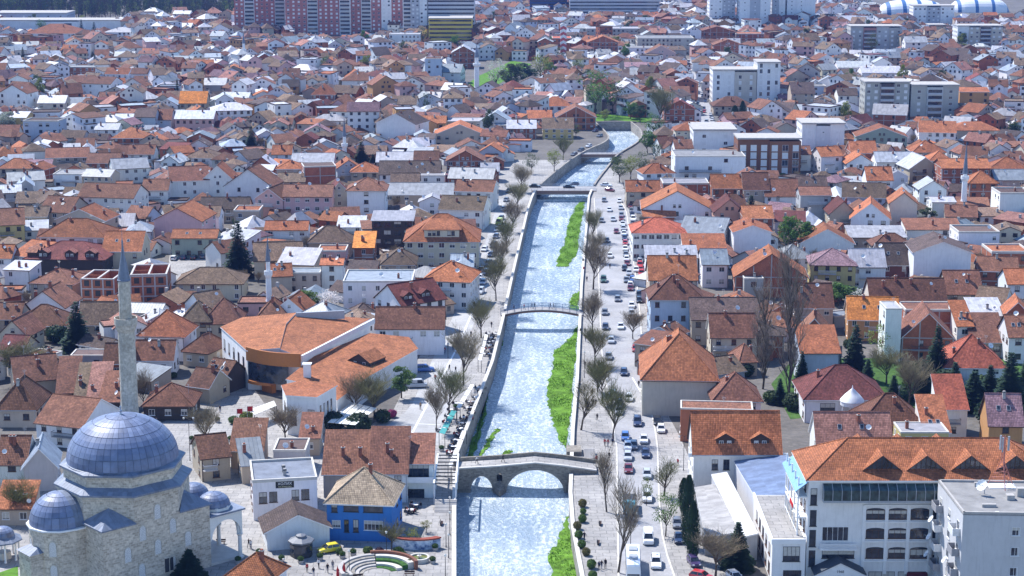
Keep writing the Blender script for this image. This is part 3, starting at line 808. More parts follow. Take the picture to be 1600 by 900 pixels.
def dish_mesh():
    m = MB(); m.lathe([(0.0, .12), (.22, .09), (.38, .02), (.45, -.05)], 10, (0, 0, 0), 0)
    M_ = Matrix.Translation((0, -.35, .75)) @ Matrix.Rotation(R(55), 4, 'X') @ Matrix.Scale(-1, 4, (0, 0, 1))
    q = MB(); q.add(m, M_); q.tube([(0, 0, 0), (0, 0, .7), (0, -.35, .75)], .035, 5, 1); q.tube([(0, -.4, .7), (0, -.8, .95)], .02, 4, 1)
    return q.mesh('satellite_dish', [WHITE, METALG])
def make_house(p, w, d, h, rot, typ, rise, rc, wc, opts, r, individual, name='house'):
    global CHIM, DISH
    if CHIM is None:
        CHIM = [chimney_mb(hh).mesh('chimney', [m_brick('chimney_brick', (0.27, 0.10, 0.065)), CONC]) for hh in (.8, 1.1, 1.5)] + [chimney_mb(1.0).mesh('chimney', [CONC, METALD])]
        DISH = dish_mesh()
    s = scale_at(p); lod = 2 if s > 5.8 else (1 if s > 3.6 else 0)
    roof, wl_, wins, ridges, nf, fh = house_parts(w, d, h, typ, rise, r, lod if individual else -1, opts, wc)
    cr = jit(RC[rc], r, .34); cw = jit(WC[wc], r, .08)
    if opts.get('wing'):
        w2 = w * r.uniform(.35, .55); d2 = d * .5 + r.uniform(1.2, 3.0); h2 = h * r.choice([1.0, .72, .55]); h2 = max(h2, 2.5); t2 = r.choice('GGsf'); k2 = w2 * .5 * rise / max(d * .5 if typ != 'G' else w * .5, 1) if t2 == 'G' else (.9 if t2 == 's' else .25)
        if t2 == 's': d2 = r.uniform(1.8, 3.2); h2 = min(h2, h - .9 - .6); k2 = .7
        if h2 > 2.2:
            R2, W2, wi2, _, _, _ = house_parts(w2, d2, h2, t2, k2, r, -1, dict(opts), wc)
            Mx = Matrix.Translation((r.uniform(-.5, .5) * (w - w2), -(d2 if t2 == 's' else d2 - d * .5), 0)) if typ != 'G' or t2 == 's' else Matrix.Translation((r.choice([-1, 1]) * (w / 2 + w2 * .25), d * .15, 0))
            roof.add(R2, Mx); wl_.add(W2, Mx); wins = wins + [(Mx @ M, a, b) for M, a, b in wi2 if (Mx @ M).translation.y < .01]
    c_ = Vector((0, d / 2, 0)); c_.rotate(Matrix.Rotation(rot, 3, 'Z')); c = p + c_
    FOOT.append((c.x, c.y, 0.5 * math.hypot(w, d) * 0.78))
    Mw = Matrix.Translation((p.x, p.y, 0)) @ Matrix.Rotation(rot, 4, 'Z')
    brown = r.random() < .5
    if not individual:
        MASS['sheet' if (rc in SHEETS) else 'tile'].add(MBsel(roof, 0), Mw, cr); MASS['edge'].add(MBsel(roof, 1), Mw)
        MASS['brick' if wc == 'B' else 'plas'].add(wl_, Mw, cw)
        for M, ww, wh in wins:
            q = MB(); q.poly([(-ww / 2, -.03, -wh / 2), (ww / 2, -.03, -wh / 2), (ww / 2, -.03, wh / 2), (-ww / 2, -.03, wh / 2)]); MASS['glass'].add(q, Mw @ M)
        if r.random() < .7 and typ != 'f':
            x, y = r.uniform(-.3, .3) * w, d * r.uniform(.3, .5); q = MB(); z = roof_z(typ, w, d, h, rise, x, y); q.box(x - .35, x + .35, y - .35, y + .35, z - .5, z + 1.2); MASS['chim'].add(q, Mw)
        return None
    root = empty(name, (p.x, p.y, 0), rot)
    edge = FASC if r.random() < .7 else WHITE
    tm = SHEET if rc in SHEETS else TILE
    if typ == 'f' and rc == 'w': cr = tuple(v * .68 for v in cr)
    if typ == 'f': tm = PAVEROOF if rc not in 'oOb' else TILE; edge = COPE
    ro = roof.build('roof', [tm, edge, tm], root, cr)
    wo = wl_.build('wall', BRICK if wc == 'B' else PLAS, root, cw)
    if wc == 'B' or opts.get('frame'):
        f = MB(); hw = w / 2; n = max(1, int(w / 4))
        for j in range(n + 1):
            x = -hw + .15 + (w - .3) * j / n; zt = roof_z(typ, w, d, h, rise, x, .01) - .35; f.box(x - .15, x + .15, -.06, .0, 0, min(zt, h + rise))
        for k in range(1, nf + 1): f.box(-hw, hw, -.075, .0, k * fh - .35, k * fh - .1)
        for sd in (-1, 1):
            for k in range(1, nf + 1): f.box(sd * hw - (.07 if sd < 0 else 0), sd * hw + (.07 if sd > 0 else 0), 0, d, k * fh - .35, k * fh - .1)
            for y in (.15, d / 2, d - .15): f.box(sd * hw - (.05 if sd < 0 else 0), sd * hw + (.05 if sd > 0 else 0), y - .15, y + .15, 0, h - .4)
        f.build('concrete_frame', CONC, root)
    if lod == 2:
        for M, ww, wh in wins: obj('window', win_mesh(ww, wh, brown), root, None, M)
    elif wins:
        q = MB()
        for M, ww, wh in wins: q.add(window_mb(ww, wh, 0, 1, 1, r.choice([0, 0, 0, .4, .7])), M)
        wj = q.build('windows', [FRAMEB if brown else FRAMEW, GLASS, BLIND], root); wj['kind'] = 'stuff'
    nch = opts.get('ch', r.choice([0, 1, 1, 2]) if typ != 'f' else r.choice([0, 1]))
    for _ in range(nch):
        x, y = r.uniform(-.36, .36) * w, d * r.uniform(.25, .5)
        obj('chimney', r.choice(CHIM), ro, None, Matrix.Translation((x, y, roof_z(typ, w, d, h, rise, x, y))))
    if r.random() < opts.get('dish', .38):
        x, y = r.uniform(-.4, .4) * w, d * r.uniform(.1, .45); sc = r.uniform(.8, 1.5)
        obj('satellite_dish', DISH, root, None, Matrix.Translation((x, y, roof_z(typ, w, d, h, rise, x, y) - .1)) @ Matrix.Rotation(r.uniform(-1, .6), 4, 'Z') @ Matrix.Scale(sc, 4))
    if lod >= 1 and r.random() < .3:
        x, y = r.uniform(-.4, .4) * w, d * .5; q = MB(); hh_ = r.uniform(1.6, 2.8); q.tube([(0, 0, -.3), (0, 0, hh_)], .03, 4)
        for j in range(4): q.tube([(-.5 + j * .06, 0, hh_ - .1 - j * .16), (.5 - j * .06, 0, hh_ - .1 - j * .16)], .015, 3)
        q.build('aerial', METALG, ro, None, False, False, Matrix.Translation((x, y, roof_z(typ, w, d, h, rise, x, y))) @ Matrix.Rotation(r.uniform(-1, 1), 4, 'Z'))
    if lod >= 1 and typ in 'gGhs' and r.random() < .75:
        q = MB()
        for sx in ((r.choice([-1, 1]),) if typ == 'G' else (0,)):
            if typ == 'G': q.tube([(sx * (w / 2 + .6), -.3, h - rise / (w / 2) * .55 - .08), (sx * (w / 2 + .6), d + .3, h - rise / (w / 2) * .55 - .08)], .09, 5)
            else:
                k_ = rise / (d / 2 if typ == 'g' else d if typ == 's' else min(w / 2 + .55, d / 2 + .55)); q.tube([(-w / 2 - .3, -.6, h - k_ * .55 - .08), (w / 2 + .3, -.6, h - k_ * .55 - .08)], .09, 5); xx = r.choice([-1, 1]) * (w / 2 - .15); q.tube([(xx, -.6, h - k_ * .55 - .1), (xx, -.1, h - .9), (xx, -.1, 0)], .06, 5)
        q.build('gutter', METALG if r.random() < .5 else FASC, root)
    if nf >= 2 and lod >= 1 and not opts.get('nw') and r.random() < opts.get('bal', .4) and w > 5:
        fl = r.randint(1, nf - 1); bw = w * r.uniform(.35, .7); x0 = r.uniform(-w / 2, w / 2 - bw)
        b = MB(); b.box(x0, x0 + bw, -1.25, -.01, fl * fh - .18, fl * fh, 0)
        for k in range(int(bw / .18)): xx = x0 + .05 + k * .18; b.box(xx, xx + .04, -1.22, -1.18, fl * fh, fl * fh + .95, 1)
        b.box(x0, x0 + bw, -1.25, -1.16, fl * fh + .95, fl * fh + 1.02, 1); b.box(x0, x0 + .06, -1.16, -.01, fl * fh + .95, fl * fh + 1.02, 1); b.box(x0 + bw - .06, x0 + bw, -1.16, -.01, fl * fh + .95, fl * fh + 1.02, 1)
        b.build('balcony', [CONC, METALD if r.random() < .6 else WHITE], root)
    if typ in 'gs' and lod >= 1 and rc not in SHEETS and r.random() < opts.get('sky', .2):
        k = rise / (d / 2 if typ == 'g' else d); a = math.atan(k); q = MB(); q.box(-.4, .4, -.55, .55, 0, .1, 0); q.box(-.32, .32, -.47, .47, .1, .11, 1)
        me = q.mesh('skylight', [METALG, GLASS]); y = d * .25
        for x in (-.18 * w, .12 * w): obj('skylight', me, ro, None, Matrix.Translation((x, y, roof_z(typ, w, d, h, rise, x, y))) @ Matrix.Rotation(a, 4, 'X'))
    HOUSES.append(dict(root=root, c=c, w=w, d=d, h=h, nf=nf, typ=typ, rc=rc, wc=wc, s=s))
    return root
def MBsel(m, k):
    q = MB(); q.v = m.v
    for f, i, c in zip(m.f, m.m, m.c):
        if (i != 0) == (k != 0): q.f.append(f); q.m.append(0); q.c.append(c)
    return q
PAVEROOF = m_plain('flat_roof_felt', 'obj', 0.9, 0.2, 0.25, 0.5)
def H_(cx, ey, wpx, d, eh, rot, typ, rise, rc, wc, **opts):
    p = W(cx, ey, eh); s = scale_at(p); p.z = 0
    return make_house(p, wpx / s, d, eh, R(rot), typ, rise, rc, wc, opts, random.Random(int(cx * 31 + ey * 17)), True)
# eave-centre column, eave row, width (picture), depth m, eave m, turn, roof type, rise m, roof colour, wall colour, options
HLIST = """
22 262 50 10 6 0 h 3 o n
50 264 40 9 5 -15 G 2 o B
42 281 55 10 6 20 g 2.5 w W
15 300 35 10 6.5 15 g 2 w G
40 289 22 9 7 15 G 2 g G
105 273 45 12 5 0 f .3 w W
150 275 45 10 5 -10 g 2 w c
205 262 55 12 6 20 g 3 w W
160 254 50 12 5 0 g 3 b B
105 245 65 12 5 10 g 3 b n
220 240 40 10 6 0 g 3 b W
265 253 30 10 5 -15 G 2.5 w W
312 246 50 12 5 -10 h 3 t W
296 281 60 14 9 12 g 4 b W
340 280 48 12 9 0 G 5 o W wp=.9
388 290 76 14 9 -8 G 6 b W wp=.9
242 296 40 10 7 0 g 3 b W bal=1
165 307 92 13 9 -12 g 3.5 b W wp=.95
150 311 34 4 7 -12 G 2.5 b W
277 344 76 16 8 -8 G 4 o p nw=1
303 371 70 9 6.5 0 g 1.8 o e
320 337 44 10 6 0 g 2.5 t W
350 325 75 10 5 0 g 3 k n
385 330 40 10 6 0 f .4 o n
190 391 60 14 7 0 g 4.5 o c
125 343 80 12 7 -10 G 3.5 o n
85 330 52 14 6 -15 g 4 b n
55 337 36 9 5 0 g 2.5 t n
12 350 50 14 7 15 g 4 b y
2 402 30 9 6 0 g 3 o W
40 400 56 18 6 -28 g 3 o W
26 421 42 8 6 -10 s 1 w W
80 442 70 12 5 -10 h 3 b n
326 442 104 12 5 0 h 3.2 t c
440 240 30 9 5 0 g 3 o W
488 252 65 12 6 0 g 2.5 w p
500 260 50 10 10 12 f 0 k B nw=1
452 263 40 10 5 0 h 2.5 o n
455 283 42 9 5 0 g 2.5 t n
480 306 76 12 9 0 g 3 b p
420 310 46 12 8 -15 G 3.5 b p
545 262 36 10 6 10 G 3 o l
570 268 44 10 6 0 h 3 o n
572 297 60 13 11 0 h 3.5 b W
530 298 26 10 9 10 G 3 d c
640 271 95 12 6 0 g 4 k W
633 284 44 6 5 0 g 3 t W
666 250 38 10 6 0 g 3 b B
617 252 58 12 5 0 g 3 w n
727 251 58 14 5 0 G 4 b B
675 275 40 8 6 0 f .3 w W
735 278 70 12 6 -8 g 3 w B
740 298 60 12 7 -10 g 3 b W
655 303 105 13 6 0 g 3 w n
675 315 40 7 5 0 G 2 w W
720 327 70 14 7 -10 g 3.5 t W
447 358 66 8 6 0 g 2 o W
515 377 66 10 5 0 h 4 t n
548 354 42 9 5 0 s 2 w W
568 386 32 10 6 0 s 3 O B
518 393 44 9 6 0 f .4 o p
435 405 75 12 6 8 g 4 t c
462 412 58 9 6 -10 s 3 w n
475 427 50 7 6 0 f .3 g n
437 430 38 9 6 10 g 2.5 o n
518 413 34 8 8 0 g 1 o W
590 441 108 15 10 0 f .4 g W wp=.9 bal=1
697 438 75 14 8 -10 h 4 o W wp=.9
622 412 52 12 5 0 h 3.5 t n
722 415 34 10 6 0 g 2.5 g W
1110 245 110 18 9 0 f .3 w W wp=.25
1030 270 50 10 5 10 h 3 o W
1005 298 52 10 6 0 g 3 o n
1072 287 72 12 7 0 f .3 w B
1142 293 58 12 7 0 g 4 o B
1182 295 40 12 7 0 g 5 b n
1058 326 108 18 7 -3 G 6 o W wp=.5
1030 337 50 7 5 0 g 2 o B
1140 330 46 12 8 0 G 4 d P
1030 363 82 14 9 0 h 3.5 r W wp=1 pitch=2 win=1.7,1.4
1095 365 70 16 8 -20 g 4 g W
1102 390 66 10 7 0 s 3 o W
1050 402 80 8 7 0 s 2 w W
1058 466 82 12 10.5 0 h 5 b l wp=.35 ch=3
1052 435 74 12 11 0 g 5 o n ch=2
1118 412 40 14 7 0 g 3 g W
1176 362 58 14 10 0 G 2 o W nw=1
1205 432 112 14 6 -4 G 6.5 o B nw=1 ch=3
1185 340 46 12 8 0 g 3 o B
1250 240 34 10 7 0 g 2.5 b W bal=1
1300 243 36 10 7 15 g 3 o W
1345 255 44 12 5 0 G 3.5 o W
1350 238 40 12 6 0 g 4 o B
1400 252 60 12 7 0 g 3 w W
1452 237 50 12 5 0 h 4 o n
1445 262 48 14 8 8 G 4 w n
1470 250 34 10 6 0 h 3 o n
1510 262 76 14 10 0 g 2.5 o B
1537 285 44 10 9 0 h 3.5 o B wp=1
1575 265 60 14 5 -10 h 4 o B
1588 303 50 12 10 0 f .5 k W nw=1
1580 280 50 10 6 0 g 3 g n
1458 295 42 10 8 0 G 3 w W
1402 275 34 9 6 0 G 2 w W
1338 285 34 9 4 0 s 1 w W
1375 280 40 10 7 0 g 4 o W
1350 307 66 12 6 -10 g 4 t l
1222 305 52 12 5 0 g 5 b W
1270 295 46 10 5 0 g 4 k W
1275 304 48 10 10 0 g 2 b G bal=1
1318 333 42 12 6 0 G 4 d n
1360 341 60 14 6 -10 G 5 o W
1412 317 42 12 9 -8 G 3.5 o c
1475 315 36 9 6 0 g 1 w W
1502 337 48 9 3.5 -10 g 3 b n
1372 370 88 9 4 0 s 2 w n
1460 358 86 9 5 0 s 2 b W
1292 380 84 12 4 -4 G 4.5 o W nw=1
1245 402 50 10 5 8 h 3 w W
1302 413 70 12 8 -5 h 3.5 m Y wp=.9
1357 415 54 10 7 0 g 4 w W
1400 412 52 12 6 0 g 5 k M
1395 383 60 9 4 0 h 3 b n
1473 394 88 16 11 -3 G 3 k W nw=1
1530 364 64 12 7 0 f .5 k W
1580 395 60 12 7 0 f .5 o B
1560 422 60 10 6 -8 g 3 b B
1420 470 118 11 6 0 g 5 b c ch=3 dish=1
1507 457 55 11 6 0 g 5 b n
1590 442 30 10 7 0 g 3 o W
68 478 66 12 5 -8 G 4 b W nw=1
10 497 40 10 5 0 g 3 b n
62 507 78 11 4.5 0 h 4 b W
20 522 46 10 5 -10 G 3.5 b c
18 545 40 8 4 -10 g 2.5 d n
152 505 60 10 5 0 g 4.5 t n
252 523 72 11 6.5 -6 h 5 o W
305 500 46 9 5 0 h 4 t n
345 503 55 12 4.5 0 p 5 b n
240 560 60 8 4.5 0 g 3.5 b W
182 565 40 8 4.5 0 g 3.5 b B
305 548 44 10 4 -20 h 3 b n
310 602 40 8 4 -25 g 3 b n
335 587 42 8 4 -30 g 3 b K
262 632 76 10 3.6 0 h 3.5 b K
105 612 32 12 3.6 8 s 5 b K
132 620 30 12 3.6 5 s 4.6 t K
152 622 30 12 3.6 5 s 5 s K
172 626 34 10 3.6 0 s 4 b K
58 592 66 13 4.5 20 g 4 b n
25 636 60 12 4.5 0 h 5 b n
92 662 84 14 5 -20 g 4 b W
137 556 54 6 3.5 0 f .2 k G
452 484 45 10 5 -10 G 3 o W
425 494 44 10 4 0 p 4 b n
640 511 106 10 7 0 g 4 b W bal=1
1133 497 104 12 7 0 g 4 k n
1147 524 72 9 7 0 g 4.5 b c bal=1
1062 591 116 21 8.5 -3 h 8 o N nw=1 ch=2
1152 624 74 11 6 0 h 4.5 b W
1120 640 112 6 7 -5 f .2 b R nw=1
1170 562 28 8 4 10 p 3 b n
1272 478 60 10 7 0 g 5 b n
1365 497 78 10 6 -5 g 4.5 O T
1397 483 25 8 13 0 f .2 w W nw=1
1455 485 80 9 9 0 f .3 b B nw=1
1450 527 80 13 6 -5 G 6 b B dish=1
1508 508 24 10 7 0 s 4 o W
1545 492 50 9 6 0 s 2.5 w W
1545 533 52 9 4 0 s 5 b n
1590 490 36 10 8 -10 G 3 o B
1592 524 30 10 7 0 g 4 b W
1525 572 94 13 5 -2 h 6 r W
1282 550 60 10 8 0 s 4 o l nw=1
1272 522 46 11 5 -10 G 4 b B
1395 667 106 12 4.5 -3 h 5.5 b n
1464 673 40 9 5 0 s 5 o W sky=1
1490 637 44 8 6.5 0 s 5 r W bal=1
1572 661 52 9 6 -3 g 5 m T
1335 691 116 9 5 0 g 5 s W sky=1
1445 676 75 7 6 0 f .2 w Y
18 722 44 9 5 0 g 4 b W
62 728 50 10 5 10 G 3.5 g G nw=1
22 792 55 6 3.5 0 s 3 o n
337 712 45 10 5 20 g 3 b n
385 702 50 8 4 0 s 4 b n
395 724 34 7 4 15 s 3 g n
385 902 70 7 4 -20 h 3 o W
607 737 58 9 6 0 s 6 b W
540 738 70 9 5 0 s 5.5 b n
484 682 30 7 4 0 s 3 b n
452 705 50 8 4.5 0 f .3 k G
1178 436 30 8 6 0 f .3 w G
82 52 85 30 6 0 h 6 o W
187 50 48 20 5 0 h 3 w W
20 145 45 14 12 -10 G 4 b W wp=.2
80 160 42 12 7 0 g 3 w c
150 130 50 14 10 -15 g 3 b W
182 115 38 10 7 -10 g 3 o W
126 105 46 10 8 0 f .3 w B
301 160 42 12 7 0 g 5 O n
362 172 62 14 8 10 h 3 w W
303 185 60 14 7 0 g 3 w p
63 190 56 12 9 -5 f .5 k l
28 183 26 12 8 -5 g 2 w y
166 202 36 12 5 0 g 2 w W
200 215 50 14 5 0 h 4 o B
226 182 32 12 8 0 g 3 k l
252 186 30 12 6 0 g 4 b l
335 132 34 12 7 0 g 3 w G
618 193 66 16 9 -20 G 4.5 k W nw=1
677 92 26 12 15 0 f .3 b l
724 82 36 14 10 0 G 4 w B
560 125 52 14 6 0 h 4 b W
690 112 60 14 7 -10 g 4 g W
632 54 48 15 9 0 f .3 w W
718 210 78 16 6 0 G 4.5 o n
727 190 70 14 5 0 f .3 w n
505 147 36 14 6 0 h 5 o B
670 155 40 12 6 15 G 3 w l
605 160 34 12 6 20 G 3 w n
960 45 88 20 9 0 f .3 w G wp=.95
1040 60 88 25 11 0 f .3 w N wp=.95
942 66 48 16 11 0 G 4 o B
878 60 30 18 12 0 f .3 r r
1033 83 46 16 7 0 G 5 b p
1000 75 42 14 8 0 f .3 w W
900 183 62 16 6 0 G 5 b B
1062 170 48 14 9 0 G 4 d B
1077 203 42 12 8 0 h 3 o c
868 165 46 12 6 0 h 4 o W
872 200 48 12 5 0 g 4 t y
843 184 38 12 5 0 g 3 o B
815 200 45 12 5 0 g 3 w B
1145 165 60 14 5 0 h 4 b n
1120 50 60 18 10 0 G 4 b B
1172 53 44 16 9 0 f .3 o B
1137 70 44 14 10 0 G 3.5 b B
1523 143 46 14 12 0 g 1.5 o T
1465 206 56 14 8 -10 g 4 o W
1525 203 75 14 5 0 h 3 o n
1378 213 78 14 6 -5 G 4 o e
1335 105 50 16 7 0 g 3 w W
1378 113 62 16 6 0 g 3 w W
1390 178 52 14 6 -15 g 4 w B
1292 95 40 14 6 10 G 4 b W
1255 145 36 14 8 0 g 5 k n
1275 135 32 12 8 0 f .3 w l
1350 150 40 12 6 0 g 4 g W
1325 148 30 12 7 0 g 3 k W
"""
WCX = dict(r='R')
for ln in HLIST.strip().splitlines():
    a = ln.split()
    op = {}
    for e in a[10:]:
        k, v = e.split('=')
        op[k] = tuple(float(q) for q in v.split(',')) if ',' in v else float(v)
    if 'ch' in op: op['ch'] = int(op['ch'])
    H_(float(a[0]), float(a[1]), float(a[2]), float(a[3]), float(a[4]), float(a[5]), a[6], float(a[7]), a[8], WCX.get(a[9], a[9]), **op)
# ------------------------------------------------------------------ landmark buildings
def finish(root, label, cat):
    """label a landmark and keep it out of the automatic house labels"""
    tag(root, label, cat)
    for h in HOUSES:
        if h['root'] == root: h['done'] = True
    return root
def px_windows(root, p, rot, rects, frame=None, mull=2, name='window', out=0.0, arched=False):
    n = Vector((0, -1, 0)); n.rotate(Matrix.Rotation(rot, 3, 'Z')); ex = Vector((1, 0, 0)); ex.rotate(Matrix.Rotation(rot, 3, 'Z'))
    for (x0, y0, x1, y1) in rects:
        q = p + n * out
        a = on_plane(x0, y1, q, n); b = on_plane(x1, y0, q, n)
        w = abs((b - a).dot(ex)); h = abs(b.z - a.z); c = (a + b) / 2
        m = window_mb(w, h, 0, 1, mull, wrnd.choice([0, 0, .35, .6]))
        if arched:
            pts = [(-w / 2, -.03, h / 2)] + [(-w / 2 * math.cos(math.pi * k / 8), -.03, h / 2 + w * .12 * math.sin(math.pi * k / 8)) for k in range(1, 8)] + [(w / 2, -.03, h / 2)]
            m.poly(pts[::-1], 1)
        o = m.mesh('window', [frame or FRAMEB, GLASS, BLIND])
        loc = root.matrix_basis.inverted() @ c
        obj(name, o, root, None, Matrix.Translation((loc.x, loc.y - .002, loc.z)))
def custom(name, label, cat, at_):
    return empty(name, (at_[0], at_[1], 0), 0, label, cat)
def text_part(name, txt, size, parent, M, mat, extrude=0.02):
    cu = bpy.data.curves.new(name, 'FONT'); cu.body = txt; cu.size = size; cu.align_x = 'CENTER'; cu.align_y = 'CENTER'; cu.extrude = extrude
    tmp = bpy.data.objects.new('lettering_curve', cu); COL.objects.link(tmp); bpy.context.view_layer.update()
    me = bpy.data.meshes.new_from_object(tmp.evaluated_get(bpy.context.evaluated_depsgraph_get()))
    bpy.data.objects.remove(tmp); bpy.data.curves.remove(cu)
    me.materials.clear(); me.materials.append(mat)
    return obj(name, me, parent, None, M)
FACE = Matrix.Rotation(math.pi / 2, 4, 'X')
def picked_block(root, picks, mat_roof, mat_wall, croof=None, cwall=None, t=0.25, wname='wall', rname='roof', base=0.0):
    """roof plane through surveyed corners (column, row, height) with walls down to the ground"""
    o = root.location
    P = [W(*q) - o for q in picks]
    area = sum(P[i].x * P[(i + 1) % len(P)].y - P[(i + 1) % len(P)].x * P[i].y for i in range(len(P)))
    if area < 0: P.reverse()
    c = sum(P, Vector()) / len(P)
    r = MB(); Q = [p + (p - c).normalized() * .35 for p in P]; n = len(Q); dn = Vector((0, 0, t))
    for i in range(n):
        a, b = Q[i], Q[(i + 1) % n]; r.poly([a, b, c]); r.poly([b - dn, a - dn, c - dn], 1); r.poly([a - dn, b - dn, b, a], 1)
    ro = r.build(rname, [mat_roof, WHITE], root, croof)
    w = MB(); n = len(P)
    for i in range(n):
        a, b = P[i], P[(i + 1) % n]
        w.poly([(a.x, a.y, base), (b.x, b.y, base), (b.x, b.y, b.z - t * .6), (a.x, a.y, a.z - t * .6)])
    wo = w.build(wname, mat_wall, root, cwall)
    FOOT.append((c.x + o.x, c.y + o.y, 0.75 * max((p - c).length for p in P)))
    return ro, wo
# ---------------- mosque
def m_lead_panel():
    t = NT('lead_panel'); rn = t.node('ObjectInfo').outputs['Random']
    c = t.ramp(rn, [(0, (0.115, 0.145, 0.235)), (0.6, (0.15, 0.19, 0.305)), (1, (0.19, 0.235, 0.36))])
    k = t.ramp(t.noise(t.node('NewGeometry').outputs['Position'], 0.7, 4, .65), [(0.3, 0.75), (0.65, 1.1)])
    return t.base(t.mul(c, k), 0.48, 0.5)
LPAN = m_lead_panel()
def lattice_mat():
    t = NT('pierced_lattice'); vo = t.node('TexVoronoi'); t.link(t.mapping(t.uv(), (6, 6, 6)), vo.inputs['Vector']); vo.inputs['Randomness'].default_value = 0.15
    return t.base(t.ramp(vo.outputs['Distance'], [(0.26, (0.05, 0.06, 0.08)), (0.34, (0.75, 0.74, 0.72))]), .8, .2)
def dome(root, c, Rr, hh, rings, seg, name='dome', a0=0.0, a1=2 * math.pi, over=0.35):
    """dome shell with separate lead panels laid on it"""
    full = a1 - a0 > 6.2
    sh = MB(); prof = [(Rr + over, -.12), (Rr, 0.0)] + [(Rr * math.cos(t), hh * math.sin(t)) for t in [math.pi / 2 * k / 14 for k in range(1, 15)]]
    sh.lathe(prof, max(seg, 24), c, 0, a0, a1); d = sh.build(name, LEAD, root, None, True)
    for k in range(rings):
        t0, t1 = math.pi / 2 * k / rings * .985, math.pi / 2 * (k + 1) / rings * .985
        ns = max(8, int(seg * math.cos(t0) ** .8)) if k > rings * .5 else seg
        da = (a1 - a0) / ns; pm = MB(); g = .025
        vs, fs = [], []
        for i in range(3):
            t = t0 + (t1 - t0) * (g + (1 - 2 * g) * i / 2)
            for j in range(3):
                a = da * (g + (1 - 2 * g) * j / 2) - da / 2; e = 1.0 + .06 / Rr * 2
                vs.append((Rr * e * math.cos(t) * math.cos(a), Rr * e * math.cos(t) * math.sin(a), hh * e * math.sin(t)))
        for i in range(2):
            for j in range(2): fs.append((i * 3 + j, i * 3 + j + 1, i * 3 + j + 4, i * 3 + j + 3))
        b = len(vs)
        rim = [0, 1, 2, 5, 8, 7, 6, 3]
        for q in rim: vs.append(tuple(v * (1 - .12 / Rr) for v in vs[q]))
        for i in range(8): fs.append((rim[i], b + i, b + (i + 1) % 8, rim[(i + 1) % 8]))
        pm.faces(vs, fs); me = pm.mesh('lead_panel', [LPAN], False)
        for j in range(ns):
            obj('lead_panel', me, d, None, Matrix.Translation(c) @ Matrix.Rotation(a0 + da * (j + .5), 4, 'Z'))
    return d
